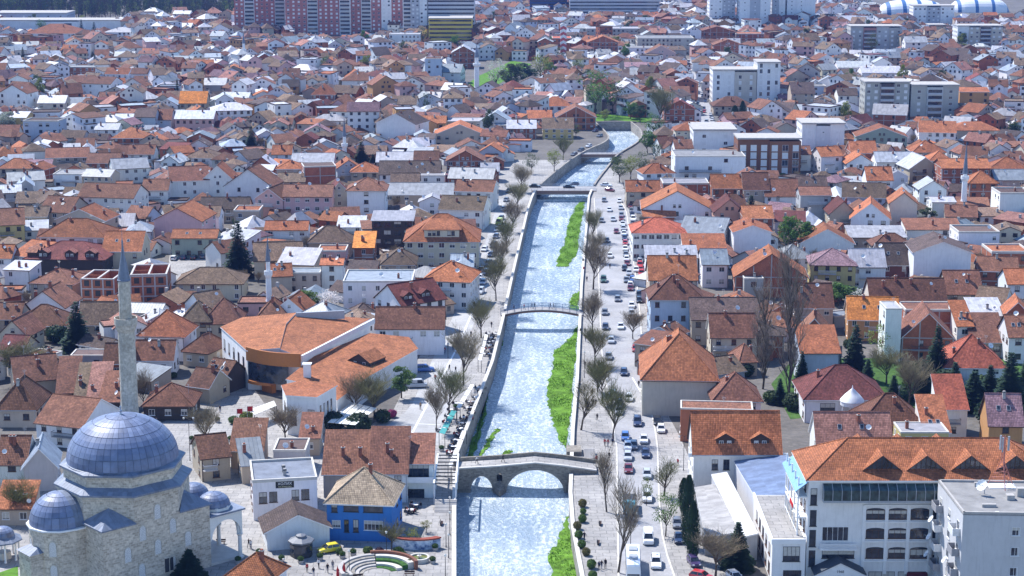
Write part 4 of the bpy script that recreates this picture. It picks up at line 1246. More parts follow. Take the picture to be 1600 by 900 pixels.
def mosque():
    th = R(42.2); L = 20.2; z1 = 11.1; z2 = 15.5
    C = W(160, 830, z1); C.z = 0
    e1 = Vector((math.cos(th), math.sin(th), 0)); e2 = Vector((-math.sin(th), math.cos(th), 0))
    root = empty('mosque', C, th, 'stone mosque with a large blue-grey lead dome and one tall minaret', 'mosque')
    FOOT.append(((C + (e1 + e2) * L / 2).x, (C + (e1 + e2) * L / 2).y, 19))
    m = MB(); m.prism([(0, 0), (L, 0), (L, L), (0, L)], 0, z1); a = L * .293
    oc = [(a, 0), (L - a, 0), (L, a), (L, L - a), (L - a, L), (a, L), (0, L - a), (0, a)]
    oci = [(L / 2 + (x - L / 2) * .998, L / 2 + (y - L / 2) * .998) for x, y in oc]
    m.prism(oci, z1 - .4, z2); m.build('hall_wall', STONEM, root)
    # lead pyramids on the corners
    for i, (cx, cy, sx, sy) in enumerate([(0, 0, 1, 1), (L, 0, -1, 1), (L, L, -1, -1), (0, L, 1, -1)]):
        q = MB(); o = .4
        A = (cx - o * sx, cy - o * sy, z1 + .02); B = (cx + (a + .1) * sx, cy - o * sy, z1 + .02); D = (cx - o * sx, cy + (a + .1) * sy, z1 + .02); ap = (cx + a * .52 * sx, cy + a * .52 * sy, z1 + 2.5)
        f = [(0, 1, 3), (2, 0, 3), (1, 2, 3)] if sx * sy > 0 else [(1, 0, 3), (0, 2, 3), (2, 1, 3)]
        q.faces([A, B, D, ap], f); q.faces([A, B, D, (A[0], A[1], z1 - .2), (B[0], B[1], z1 - .2), (D[0], D[1], z1 - .2)], [(3, 4, 1, 0), (5, 3, 0, 2), (3, 5, 4)])
        q.build('corner_roof', LEAD, root)
    def octo(rad): return [(L / 2 + rad * math.cos(math.pi / 8 + k * math.pi / 4), L / 2 + rad * math.sin(math.pi / 8 + k * math.pi / 4)) for k in range(8)]
    def skirt(name, r0, za, r1, zb, mat, n1=8):
        q = MB(); A, B = octo(r0), octo(r1)
        for k in range(8): q.poly([(*A[k], za), (*A[(k + 1) % 8], za), (*B[(k + 1) % 8], zb), (*B[k], zb)])
        for k in range(8): q.poly([(*A[k], za - .3), (*A[(k + 1) % 8], za - .3), (*A[(k + 1) % 8], za), (*A[k], za)])
        q.poly([(*p, za - .3) for p in A][::-1]); q.build(name, mat, root)
    RO = L / 2 / math.cos(math.pi / 8)
    m = MB(); m.prism(octo(RO + .25), z2 - .55, z2 - .05); m.build('cornice', STONEB, root)
    skirt('lower_lead_roof', RO + .55, z2 + .25, 9.75, z2 + 1.15, LEAD)
    m = MB(); m.prism(octo(9.8), z2 + .5, z2 + 3.0); m.build('drum', STONEM, root)
    m = MB(); m.prism(octo(10.05), z2 + 2.6, z2 + 3.02); m.build('cornice', STONEB, root)
    skirt('upper_lead_roof', 10.45, z2 + 3.3, 9.0, z2 + 3.75, LEAD)
    zc = z2 + 3.65
    d = dome(root, Vector((L / 2, L / 2, zc)), 9.1, 7.2, 6, 46)
    q = MB(); q.lathe([(.25, 0), (.12, .3), (.28, .6), (.1, .9), (.2, 1.2), (.05, 1.5), (.03, 2.2)], 8, (L / 2, L / 2, zc + 7.3)); q.build('finial', RIM, root)
    # apse with half dome
    k = 1.6; ra = 5.1; za = 10.2; cy = L * .53
    pts = [(0.2, cy - ra), (-k, cy - ra)] + [(-k - ra * math.sin(t), cy - ra * math.cos(t)) for t in [math.pi * j / 6 for j in range(1, 6)]] + [(-k, cy + ra), (0.2, cy + ra)]
    m = MB(); m.prism(pts[::-1], 0, za); m.build('apse_wall', STONEM, root)
    m = MB(); pts2 = [(-k - (ra + .4) * math.sin(t), cy - (ra + .4) * math.cos(t)) for t in [math.pi * j / 6 for j in range(7)]]; pts2 = [(.2, cy - ra - .4)] + pts2 + [(.2, cy + ra + .4)]
    m.prism(pts2[::-1], za + .003, za + .28); m.build('apse_cornice', WHITE, root)
    dome(root, Vector((-k, cy, za + .3)), 4.9, 4.9, 4, 12, 'half_dome', math.pi / 2, math.pi * 1.5, .3)
    m = MB(); m.lathe([(4.9 * math.cos(t), 4.9 * math.sin(t)) for t in [math.pi / 2 * j / 10 for j in range(11)]], 1, (0, 0, 0), 0, 0, .0001)
    vm = MB(); A = [(4.9 * math.cos(math.pi * j / 16), 4.9 * math.sin(math.pi * j / 16)) for j in range(17)]
    for (y0, z0), (y1, z_1) in zip(A[:-1], A[1:]): vm.poly([(-k, cy + y0, za + .3 + z0), (-k, cy + y1, za + .3 + z_1), (.3, cy + y1, za + .3 + z_1), (.3, cy + y0, za + .3 + z0)])
    vm.build('half_dome_vault', LEAD, root, None, True)
    m = MB(); m.prism([(-k - ra - 1.6, cy - 2.0), (-k - ra + 1.0, cy - 2.0), (-k - ra + 1.0, cy + 2.0), (-k - ra - 1.6, cy + 2.0)], 0, 6.6); m.build('niche_wall', STONEM, root)
    m = MB(); X0, X1 = -k - ra - 1.9, -k - ra + 1.2
    m.faces([(X0, cy - 2.3, 6.62), (X1, cy - 2.3, 6.62), (X1, cy + 2.3, 6.62), (X0, cy + 2.3, 6.62), (X1, cy - .8, 7.7), (X1, cy + .8, 7.7)], [(0, 1, 4), (0, 4, 5, 3), (2, 3, 5), (3, 2, 1, 0)]); m.build('niche_roof', LEAD, root)
    # pierced white windows, surveyed on the two walls
    lat = lattice_mat()
    wm = MB(); ww, wh = 1.15, 2.3
    pts = [(-ww / 2, -wh / 2), (ww / 2, -wh / 2)] + [(ww / 2 * math.cos(t), wh / 2 - .55 + .75 * math.sin(t)) for t in [math.pi * j / 8 for j in range(9)]]
    wm.poly([(x, -.02, z) for x, z in pts]); n = len(pts)
    vo = [(x * 1.25, -.06, z * 1.14) for x, z in pts]; vi = [(x, -.06, z) for x, z in pts]; vb = [(x, -.02, z) for x, z in pts]; vob = [(x * 1.25, 0.02, z * 1.14) for x, z in pts]
    wm.faces(vo + vi + vb + vob, [(j, (j + 1) % n, n + (j + 1) % n, n + j) for j in range(n)] + [(n + j, n + (j + 1) % n, 2 * n + (j + 1) % n, 2 * n + j) for j in range(n)] + [(3 * n + j, 3 * n + (j + 1) % n, (j + 1) % n, j) for j in range(n)], 1)
    wme = wm.mesh('lattice_window', [lat, STONEB])
    for (x, y) in [(246, 800), (270, 822), (223, 834), (294, 842), (247, 855), (200, 868), (222, 893), (270, 880)]:
        q = root.matrix_basis.inverted() @ on_plane(x, y, C, -e2) if False else None
        p = on_plane(x, y, C, Vector((e1.y, -e1.x, 0))); lx = (p - C).dot(e1)
        if 0.8 < lx < L - .8 and p.z > 1: obj('lattice_window', wme, root, None, Matrix.Translation((lx, -.005, p.z)))
    for j, t in enumerate([math.pi * (q + .5) / 6 for q in range(1, 5)]):
        for z in ((7.2, 3.2) if j % 2 == 0 else (5.6,)):
            rr = ra * math.cos(math.pi / 12) + .01
            obj('lattice_window', wme, root, None, Matrix.Translation((-k - rr * math.sin(t), cy - rr * math.cos(t), z)) @ Matrix.Rotation(-t, 4, 'Z'))
    dm = MB(); dm.box(-.8, .8, -.06, 0, 0, 2.4, 0); dm.box(-1.05, 1.05, -.1, 0, 2.402, 2.7, 1); dm.build('side_door', [METALD, STONEB], root, None, False, False, Matrix.Translation((12.0, 0, 1.2)))
    # porch
    pz = 8.6; x0, x1 = L, L + 6.4
    def arch_panel(Lw, hcol, top, th_):
        q = MB(); r = Lw / 2 - .3; n = 20
        X = [-Lw / 2, -r] + [-r * math.cos(math.pi * j / n) for j in range(1, n)] + [r, Lw / 2]
        zf = lambda x: hcol + math.sqrt(max(0, r * r - x * x)) * 1.08 if abs(x) <= r else hcol
        for xa, xb in zip(X[:-1], X[1:]):
            za_, zb_ = (zf(xa), zf(xb))
            for yy in (0, th_): q.poly([(xa, yy, za_), (xb, yy, zb_), (xb, yy, top), (xa, yy, top)])
            q.poly([(xa, 0, za_), (xa, th_, za_), (xb, th_, zb_), (xb, 0, zb_)])
        for xx in (-Lw / 2, Lw / 2): q.poly([(xx, 0, hcol), (xx, th_, hcol), (xx, th_, top), (xx, 0, top)])
        return q.mesh('arch', [m_pl])
    m_pl = m_plain('porch_plaster', (0.74, 0.72, 0.68), .8, .2, .1)
    am = arch_panel(6.4, 4.4, pz, .7)
    cm = MB(); cm.lathe([(.55, 0), (.55, .3), (.36, .45), (.32, 3.9), (.5, 4.2), (.55, 4.4), (0, 4.4)], 14); cme = cm.mesh('column', [m_pl])
    obj('arch', am, root, None, Matrix.Translation((x0 + 3.2, 0.0, 0.003)))
    n = 3
    for j in range(n):
        obj('arch', am, root, None, Matrix.Translation((x1, 3.6 + 6.5 * j, 0)) @ Matrix.Rotation(math.pi / 2, 4, 'Z'))
        obj('column', cme, root, None, Matrix.Translation((x1 - .35, .35 + 6.5 * j, 0)))
        dome(root, Vector((x0 + 3.1, 3.5 + 6.5 * j, pz + .95)), 2.65, 2.0, 3, 18, 'porch_dome', 0, 2 * math.pi, .25)
        m = MB(); m.lathe([(2.95, -.1), (2.95, .85), (2.7, .95)], 8, (x0 + 3.1, 3.5 + 6.5 * j, pz), 0, math.pi / 8, math.pi / 8 + 2 * math.pi); m.build('porch_drum', m_pl, root)
    obj('column', cme, root, None, Matrix.Translation((x1 - .35, .35 + 6.5 * n, 0)))
    m = MB(); m.prism([(x0 + .01, -.4), (x1 + .5, -.4), (x1 + .5, 20.6), (x0 + .01, 20.6)], pz + .003, pz + .3); m.build('porch_roof', LEAD, root)
    m = MB(); m.prism([(x0 + .01, 0.1), (x1 + .3, 0.1), (x1 + .3, 20.4), (x0 + .01, 20.4)], 0, .5); m.build('porch_floor', COPE, root)
    # minaret at the far corner
    mp = Vector((18.2, 21.1, 0)); wp = C + e1 * mp.x + e2 * mp.y
    zr = lambda row: on_plane(197, row, wp, Vector((0, 1, 0))).z
    zg = zr(506); zt = zr(437); zk = zr(382)
    mr = 1.55
    m = MB(); m.prism([(mp.x + 2.1 * math.cos(t), mp.y + 2.1 * math.sin(t)) for t in [math.pi / 4 * j + .39 for j in range(8)]], 0, 12); m.lathe([(2.1, 12), (mr, 15)], 8, (mp.x, mp.y, 0), 0, .39, .39 + 2 * math.pi); m.build('minaret_base', STONEM, root)
    m = MB(); m.lathe([(mr, 14.9), (mr * .93, zg - 1.2)], 14, (mp.x, mp.y, 0)); m.build('minaret_shaft', STONEB, root)
    m = MB(); m.lathe([(mr * .93, zg - 1.4), (mr * 1.12, zg - .7), (mr * 1.22, zg - .1), (mr * 1.28, zg), (mr * 1.28, zg + 1.15), (mr * 1.18, zg + 1.15), (mr * 1.18, zg + .1), (.8, zg + .1)], 16, (mp.x, mp.y, 0)); m.build('minaret_gallery', STONEB, root)
    m = MB(); m.lathe([(mr * .70, zg), (mr * .66, zt)], 14, (mp.x, mp.y, 0)); m.build('minaret_upper_shaft', STONEB, root)
    m = MB(); m.lathe([(mr * .66, zt - .25), (mr * .78, zt), (mr * .70, zt + .15), (.28, zk - 1.6), (.12, zk), (.16, zk + .5), (.04, zk + 1.0), (.03, zk + 2.8)], 14, (mp.x, mp.y, 0)); m.build('minaret_cap', LEAD, root)
    return C, e1, e2
MC, ME1, ME2 = mosque()
# fountain kiosk on the lawn
def ablution():
    p = W(6, 872); root = empty('ablution_fountain', p, 0, 'small domed ablution pavilion with lead eaves on the lawn by the mosque', 'pavilion')
    m = MB(); m.lathe([(3.4, 3.3), (3.3, 3.5), (1.9, 4.2)], 8); m.lathe([(3.4, 3.3), (0, 3.3)], 8); m.build('eaves', LEAD, root)
    dome(root, Vector((0, 0, 4.1)), 1.9, 1.5, 3, 14, 'dome', 0, 2 * math.pi, .15)
    cm = MB(); cm.lathe([(.25, 0), (.18, .3), (.17, 3.0), (.26, 3.3)], 10); me = cm.mesh('column', [WHITE])
    for j in range(8): obj('column', me, root, None, Matrix.Translation((2.6 * math.cos(j * .785 + .39), 2.6 * math.sin(j * .785 + .39), 0)))
    m = MB(); m.lathe([(1.3, 0), (1.3, 1.2), (0, 1.25)], 8); m.build('basin', COPE, root)
ablution()
# ---------------- other minarets
def minaret(px, ybase, ytop, wpx, label, gal=.62, cone=.24):
    p = W(px, ybase); s = scale_at(p); zt = on_plane(px, ytop, p, Vector((0, 1, 0))).z; r = wpx / s / 2
    root = empty('minaret', p, 0, label, 'minaret'); zg = zt * gal; zc = zt * (1 - cone)
    m = MB(); m.lathe([(r * 1.3, 0), (r * 1.3, zt * .14), (r, zt * .2), (r * .94, zg - .8)], 12); m.build('shaft', WHITE, root)
    m = MB(); m.lathe([(r * .94, zg - 1.0), (r * 1.45, zg), (r * 1.45, zg + 1.0), (r * 1.3, zg + 1.0), (r * 1.3, zg + .1), (.5, zg + .1)], 14); m.build('gallery', WHITE, root)
    m = MB(); m.lathe([(r * .74, zg), (r * .72, zc)], 12); m.build('upper_shaft', WHITE, root)
    m = MB(); m.lathe([(r * .72, zc - .2), (r * .92, zc), (.15, zt - 1), (.04, zt + 1)], 12); m.build('cap', LEAD, root)
minaret(421, 490, 372, 9, 'cream minaret with a pale pointed cap behind the cinema roof', .52, .3)
minaret(745, 152, 68, 8, 'slender white minaret beside the green park far from the camera', .6, .25)
minaret(539, 262, 186, 7, 'white minaret standing among houses beside small conifers', .45, .35)
minaret(382, 108, 50, 5.5, 'far white minaret with dark cap below the red apartment blocks', .5, .3)
minaret(1505, 332, 226, 9, 'white minaret between brick houses on the far bank', .5, .42)
minaret(1341, 120, 90, 3.5, 'tiny white minaret in the middle of far rooftops', .5, .4)
# ---------------- hotel
def hotel():
    y0 = W(1300, 905).y; P = Vector((0, y0, 0)); n = Vector((0, 1, 0))
    X = lambda px: on_plane(px, 800, P, n).x
    Z = lambda py: on_plane(1350, py, P, n).z
    xa, xb = X(1262), X(1655); h = Z(747); d = 15.0
    root = empty('hotel', ((xa + xb) / 2, y0, 0), 0, 'white hotel with bright orange tiled roof and triangular dormers', 'hotel'); ox = (xa + xb) / 2; w = xb - xa
    FOOT.append((ox, y0 + 8, 22))
    roof, wl_, wins, ridges, nf, fh = house_parts(w, d, h, 'h', 4.6, random.Random(3), 1, {'nw': 1, 'wp': 0}, 'W')
    ro = roof.build('roof', [TILE, WHITE, TILE], root, RC['o']); wl_.build('wall', PLAS, root, WC['W'])
    k = 4.6 / (d / 2 + .55)
    dm = MB(); gm = MB()
    hw = 2.9; zb = h + 1.15; zt_ = zb + 2.3; yb = (1.15) / k - .35; yt = (zt_ - h) / k - .3
    dm.slab([(-hw - .3, yb - .5, zb - .2), (0, yb - .5, zt_ + .03), (0, yt + .3, zt_ + .03), (-hw - .3, yb + .2, zb - .2)], .14, 0, 1)
    dm.slab([(0, yb - .5, zt_ + .03), (hw + .3, yb - .5, zb - .2), (hw + .3, yb + .2, zb - .2), (0, yt + .3, zt_ + .03)], .14, 0, 1)
    gm.poly([(-hw, yb, zb - .1), (hw, yb, zb - .1), (0, yb, zt_ - .1)], 0)
    for xx in (-1.6, -.8, 0, .8, 1.6): gm.box(xx - .06, xx + .06, yb - .06, yb - .002, zb - .1, zt_ - .1 - abs(xx) * (2.3 / hw) - .1, 1)
    dme = dm.mesh('dormer', [TILE, FASC]); gme = gm.mesh('dormer_glazing', [GLASS, FASC])
    for px in (1378, 1447, 1516, 1586):
        M = Matrix.Translation((X(px) - ox, 0, 0)); q = obj('dormer', dme, root, RC['o'], M); obj('dormer_glazing', gme, q)
    for px in (1346, 1410, 1474):
        M = Matrix.Translation((X(px) - ox + 1.5, d, 0)) @ Matrix.Rotation(math.pi, 4, 'Z'); q = obj('dormer', dme, root, RC['o'], M); obj('dormer_glazing', gme, q)
    p = Vector((0, y0, 0))
    rows = [(797, 811), (828, 841), (858, 872)]
    rects = []
    for ya, yb_ in rows:
        for xa_, xb_ in ((1353, 1383), (1388, 1417.5), (1422, 1452), (1457, 1487), (1492, 1521), (1526, 1556), (1561, 1590)): rects.append((xa_ - (ya - 797) * .012, ya, xb_ - (ya - 797) * .012, yb_))
    px_windows(root, p, 0, rects, FRAMEB, 2, 'window', 0, True)
    px_windows(root, p, 0, [(1266, 763, 1277, 789), (1265, 797, 1276, 822), (1264, 828, 1275, 854), (1263, 860, 1274, 885)], METALD, 0, 'stair_window')
    px_windows(root, p, 0, [(1284, 823, 1326, 845)], FRAMEW, 4, 'large_window')
    px_windows(root, p, 0, [(1284, 856, 1335, 872)], METALD, 1, 'canopy_window')
    px_windows(root, p, 0, [(1288, 894, 1330, 910), (1356, 893, 1398, 915), (1402, 893, 1450, 915)], METALD, 3, 'shop_window')
    pm = MB(); pm.box(-.28, .28, -.22, 0, 1.0, Z(790)); pme = pm.mesh('pilaster', [WHITE])
    for px in (1350.5, 1385.6, 1419.8, 1454.5, 1489.5, 1523.5, 1558.5, 1594): obj('pilaster', pme, root, None, Matrix.Translation((X(px) - ox, 0, 0)))
    for row in (789, 815, 845.5, 876):
        m = MB(); m.box(X(1349) - ox, X(1600) - ox, -.3, -.003, Z(row) - .16, Z(row) + .12); m.build('string_course', WHITE, root)
    # glazed winter garden under the eaves
    g = MB(); za, zb_ = Z(779), Z(756); xs0, xs1 = X(1284) - ox, X(1600) - ox; nb = 22
    g.poly([(xs0, -1.2, za), (xs1, -1.2, za), (xs1, -1.2, zb_ - .8), (xs0, -1.2, zb_ - .8)], 0); g.poly([(xs0, -1.2, zb_ - .8), (xs1, -1.2, zb_ - .8), (xs1, -.02, zb_ + .1), (xs0, -.02, zb_ + .1)], 0)
    g.poly([(xs0, -1.2, za), (xs0, -1.2, zb_ - .8), (xs0, -.02, zb_ + .1), (xs0, -.02, za)], 0)
    for j in range(nb + 1):
        x = xs0 + (xs1 - xs0) * j / nb; g.box(x - .05, x + .05, -1.26, -1.202, za, zb_ - .75, 1); g.poly([(x - .05, -1.22, zb_ - .77), (x + .05, -1.22, zb_ - .77), (x + .05, -.02, zb_ + .14), (x - .05, -.02, zb_ + .14)], 1)
    g.box(xs0, xs1, -1.28, -.01, za - .35, za - .003, 1); g.build('winter_garden', [m_glass('green_glass', (.03, .055, .055)), METALG], root)
    # balustrade and entrance portico
    m = MB(); bx0, bx1, bz = X(1281) - ox, X(1340) - ox, Z(855)
    m.box(bx0, bx1, -1.1, -.003, bz - .2, bz); m.box(bx0, bx1, -1.1, -.95, bz + .75, bz + .9)
    for j in range(30): x = bx0 + (bx1 - bx0) * (j + .5) / 30; m.box(x - .05, x + .05, -1.07, -.98, bz, bz + .75)
    m.build('balustrade', WHITE, root)
    c = X(1311) - ox; zp = Z(886); hwp = X(1349) - X(1311); zt = Z(867)
    m = MB(); m.slab([(c - hwp - .3, -3.4, zp), (c, -3.4, zt), (c, -.01, zt), (c - hwp - .3, -.01, zp)], .2); m.slab([(c, -3.4, zt), (c + hwp + .3, -3.4, zp), (c + hwp + .3, -.01, zp), (c, -.01, zt)], .2)
    m.build('portico_roof', m_plain('slate_blue', (.05, .065, .085), .6, .3), root)
    m = MB(); m.poly([(c - hwp, -3.2, zp - .15), (c + hwp, -3.2, zp - .15), (c, -3.2, zt - .25)]); m.box(c - hwp, c + hwp, -3.2, -.01, zp - 1.1, zp - .155)
    m.build('pediment', WHITE, root)
    cm = MB(); cm.lathe([(.28, 0), (.22, .2), (.2, zp - 1.4), (.3, zp - 1.1)], 12); cme = cm.mesh('portico_column', [WHITE])
    for xx in (-hwp * .85, -hwp * .4, hwp * .4, hwp * .85): obj('portico_column', cme, root, None, Matrix.Translation((c + xx, -2.9, 0)))
    text_part('lettering', '1968', .62, root, Matrix.Translation((c, -3.22, zp + .38)) @ FACE, METALD)
    text_part('lettering', 'Hotel Theranda', .72, root, Matrix.Translation((c, -3.22, zp - .62)) @ FACE, METALD)
    m = MB(); m.box(X(1421) - ox, X(1453) - ox, -.4, -.003, Z(900), Z(893.5)); m.build('red_sign', m_plain('sign_red', (.12, .02, .03), .6, .3), root)
    # balconied left side
    xs = xa - ox
    for fl in range(1, 5):
        z = h * fl / 5; m = MB(); m.box(xs - 1.6, xs - .003, 1.0, d - .5, z - .2, z); m.box(xs - 1.6, xs - 1.5, 1.0, d - .5, z + .8, z + .92); m.build('balcony', WHITE, root)
        pm = MB(); pm.box(-.12, .12, -.12, .12, 0, h / 5 - .2); me = pm.mesh('balcony_post', [WHITE])
        for y in (1.2, 4.8, 8.4, 12.0, d - .7): obj('balcony_post', me, root, None, Matrix.Translation((xs - 1.45, y, z)))
        for y in (3.0, 6.6, 10.2, 13.2): obj('window', win_mesh(1.6, 1.9, True), root, None, Matrix.Translation((xs, y, z + 1.3)) @ Matrix.Rotation(-math.pi / 2, 4, 'Z'))
    m = MB(); m.slab([(xs - 2.2, -.3, h - 2.2), (xs - .05, -.3, h - .5), (xs - .05, d, h - .5), (xs - 2.2, d, h - 2.2)], .08); m.build('glass_awning', m_plain('awning_glass', (.22, .38, .55), .15, .6), root)
    m = MB(); m.box(xs - 1.72, xs - 1.62, 5.0, 8.5, h * .6 + .1, h * .6 + .9); m.build('banner', m_plain('banner_red', (.5, .03, .03), .8, .1), root)
    # lower wing with roof terrace
    pw = W(1233, 847, 7.2); s = scale_at(pw); lx = pw.x - ox; ly = pw.y - y0; ww = 52 / s; D = 24
    lx += 0; x0, x1 = lx - ww / 2, lx + ww / 2
    m = MB(); m.box(x0, x1, ly, ly + D, 0, 7.2); m.build('wing_wall', PLAS, root, WC['W'])
    m = MB(); m.box(x0 + .3, x1 - .02, ly + .3, ly + D - .3, 7.203, 7.25); m.build('terrace_floor', PAVE, root)
    m = MB()
    for bx in ((x0 - .15, x1, ly - .15, ly + .15), (x0 - .15, x0 + .15, ly + .152, ly + D)): m.box(*bx, 6.9, 7.75)
    m.build('terrace_parapet', WHITE, root)
    px_windows(root, Vector((0, pw.y, 0)), 0, [(1223, 854, 1250, 877), (1223, 891, 1252, 912)], METALD, 3, 'wing_window')
    for y in (3, 7, 11, 15, 19):
        for z in (1.8, 5.0): obj('window', win_mesh(1.8, 1.9, True), root, None, Matrix.Translation((x0, ly + y, z)) @ Matrix.Rotation(-math.pi / 2, 4, 'Z'))
hotel()
# ---------------- concrete flats in the corner, with the mast
def corner_flats():
    zt = 17.5
    a, b = W(1466, 752, zt), W(1505, 803, zt)
    e = W(1720, 806, zt); f = e + (a - b)
    root = empty('apartment_block', (b.x, b.y, 0), 0, 'pale concrete apartment block with flat grey roof in the lower corner', 'apartment block'); o = root.location
    FOOT.append((b.x + 10, b.y + 5, 16))
    P = [p - o for p in (b, e, f, a)]
    m = MB(); n = 4
    for i in range(4):
        p, q = P[i], P[(i + 1) % 4]; m.poly([(p.x, p.y, 0), (q.x, q.y, 0), (q.x, q.y, zt), (p.x, p.y, zt)])
    m.build('wall', PLAS, root, (.55, .55, .56))
    m = MB(); m.poly([(p.x, p.y, zt + .003) for p in P]); m.build('roof', m_plain('roof_felt', (.26, .255, .25), .9, .2, .3, .4), root)
    pr = MB()
    for i in range(4):
        p, q = P[i], P[(i + 1) % 4]; d = (q - p).normalized(); nn = Vector((-d.y, d.x, 0)) * .3
        pr.faces([(p.x, p.y, zt - .2), (q.x, q.y, zt - .2), (q.x + nn.x, q.y + nn.y, zt - .2), (p.x + nn.x, p.y + nn.y, zt - .2), (p.x, p.y, zt + .35), (q.x, q.y, zt + .35), (q.x + nn.x, q.y + nn.y, zt + .35), (p.x + nn.x, p.y + nn.y, zt + .35)], [(4, 5, 6, 7), (0, 1, 5, 4), (2, 3, 7, 6)])
    pr.build('parapet', CONC, root)
    L = (P[3] - P[0]); ll = L.length; L = L / ll; nL = Vector((L.y, -L.x, 0)); nL = nL if nL.x < 0 else -nL
    ang = math.atan2(nL.y, nL.x) + math.pi / 2
    rr = random.Random(4)
    for fl in range(5):
        z = 1.0 + fl * 3.3
        for t in (.16, .5, .84):
            c = P[0] + L * ll * t; M = Matrix.Translation((c.x, c.y, z + .6)) @ Matrix.Rotation(ang, 4, 'Z')
            obj('window', win_mesh(1.4, 1.5, False), root, None, M)
            if fl and t != .5:
                q = MB(); q.box(-1.5, 1.5, -1.2, -.003, -1.3, -1.1, 0); q.box(-1.5, 1.5, -1.2, -1.12, -1.1, -.1, 0); q.box(-1.5, -1.42, -1.12, -.003, -1.1, -.1, 0); q.box(1.42, 1.5, -1.12, -.003, -1.1, -.1, 0)
                q.build('balcony', TINT, root, rr.choice([(.7, .7, .7), (.3, .3, .32), (.6, .5, .4)]), False, False, M)
                if rr.random() < .7: obj('satellite_dish', DISH, root, None, M @ Matrix.Translation((rr.uniform(-1, 1), -1.25, -.3)) @ Matrix.Scale(1.5, 4))
    for fl in range(5):
        for x in (8.2, 13.5, 18):
            obj('window', win_mesh(1.3, 1.4, False), root, None, Matrix.Translation((x, P[1].y / P[1].x * x, 1.6 + fl * 3.3)))
    q = MB(); q.box(5.0, 5.6, -.15, .5, 0, zt + .3); q.build('service_shaft', PLAS, root, (.6, .6, .6))
    for (px, py, sx, sy, sz) in [(1545, 792, 2.2, .6, .5), (1578, 780, 1.2, 1.2, .8), (1530, 760, 1.6, .5, .7), (1594, 775, 1.2, 1, 1.4)]:
        p = W(px, py, zt) - o; q = MB(); q.box(-sx / 2, sx / 2, -sy / 2, sy / 2, 0, sz); q.build('vent_box', CONC, root, None, False, False, Matrix.Translation(p))
    p = W(1538, 772, zt) - o; obj('satellite_dish', DISH, root, None, Matrix.Translation(p) @ Matrix.Rotation(-.9, 4, 'Z') @ Matrix.Scale(2.2, 4))
    # lattice mast stands on this roof
    p = W(1565, 760, zt); mast = empty('antenna_mast', p, 0, 'red and white lattice antenna mast on the flat grey roof', 'antenna mast')
    m = MB(); tips = [(0.9 * math.cos(t), .9 * math.sin(t)) for t in (0.5, 2.6, 4.7)]
    for x, y in tips: m.tube([(x * 2.6, y * 2.6, 0), (x * .3, y * .3, 4.2), (x * .22, y * .22, 8.5)], .07, 5)
    for k in range(10):
        z0, z1 = .6 + k * .75, 1.3 + k * .75
        for j in range(3):
            f0 = np.interp(z0, [0, 4.2, 8.5], [2.6, .3, .22]); f1 = np.interp(z1, [0, 4.2, 8.5], [2.6, .3, .22]); A, B = tips[j], tips[(j + 1) % 3]
            m.tube([(A[0] * f0, A[1] * f0, z0), (B[0] * f1, B[1] * f1, z1)], .035, 4)
    m.build('lattice', m_plain('mast_red', (.42, .16, .13), .6, .3), mast)
    am = MB(); am.box(-.16, .16, -.1, .1, 0, 2.4); ame = am.mesh('antenna_panel', [METALG])
    for j in range(3): obj('antenna_panel', ame, mast, None, Matrix.Translation((.75 * math.cos(j * 2.1), .75 * math.sin(j * 2.1), 6.0)) @ Matrix.Rotation(j * 2.1, 4, 'Z'))
    m = MB(); m.box(-2.2, 2.2, -1.2, 1.2, .01, .12); m.build('base_plate', WHITE, mast)
corner_flats()
# ---------------- glass-roofed hall, canopies
r_ = custom('glass_roof_hall', 'hall with a patched blue-grey sheet roof beside the hotel', 'hall', W(1190, 790))
picked_block(r_, [(1146, 718, 6.2), (1231, 712, 7.6), (1258, 775, 7.6), (1190, 791, 6.2)], SHEET, PLAS, (.17, .23, .36), (.6, .6, .62))
r_ = custom('white_canopy', 'long bright white canopy roof running beside the glass-roofed hall', 'canopy', W(1160, 838))
picked_block(r_, [(1112, 742, 4.6), (1136, 738, 4.9), (1184, 832, 4.9), (1160, 838, 4.6)], m_plain('white_membrane', (.62, .62, .62), .6, .3, .15), PLAS, None, (.5, .5, .52))
r_ = custom('terrace_canopy', 'pale ribbed terrace canopy on thin posts beside dark cypresses', 'canopy', W(1120, 838))
ro, wo = picked_block(r_, [(1086, 762, 3.8), (1116, 757, 4.3), (1156, 831, 4.3), (1102, 836, 3.8)], SHEET, PLAS, (.42, .40, .38), (.35, .35, .36))
# ---------------- house with the two dormers, villa, orange hall
def dormer_on(root, x, y, z, w, h, dep, col, face=None, rot=0):
    q = MB(); hw = w / 2; o = .3; rs = w * .32
    q.slab([(-hw - o, -.4, h - .1), (0, -.4, h + rs), (0, dep, h + rs), (-hw - o, dep, h - .1)], .12, 0, 1); q.slab([(0, -.4, h + rs), (hw + o, -.4, h - .1), (hw + o, dep, h - .1), (0, dep, h + rs)], .12, 0, 1)
    M = Matrix.Translation((x, y, z)) @ Matrix.Rotation(rot, 4, 'Z')
    d = q.build('dormer', [TILE, FASC], root, col, False, False, M)
    b = MB(); b.poly([(-hw, 0, -.3), (hw, 0, -.3), (hw, 0, h - .1), (0, 0, h + rs - .2), (-hw, 0, h - .1)]); b.poly([(hw, 0, -.3), (hw, dep, -.3), (hw, dep, h - .1), (hw, 0, h - .1)]); b.poly([(-hw, dep, -.3), (-hw, 0, -.3), (-hw, 0, h - .1), (-hw, dep, h - .1)])
    b.build('dormer_wall', face or FASC, d)
    for xx in ((-w * .22, w * .22) if w > 2 else (0,)): obj('dormer_window', win_mesh(.8, 1.0, False), d, None, Matrix.Translation((xx, -.003, h * .45)))
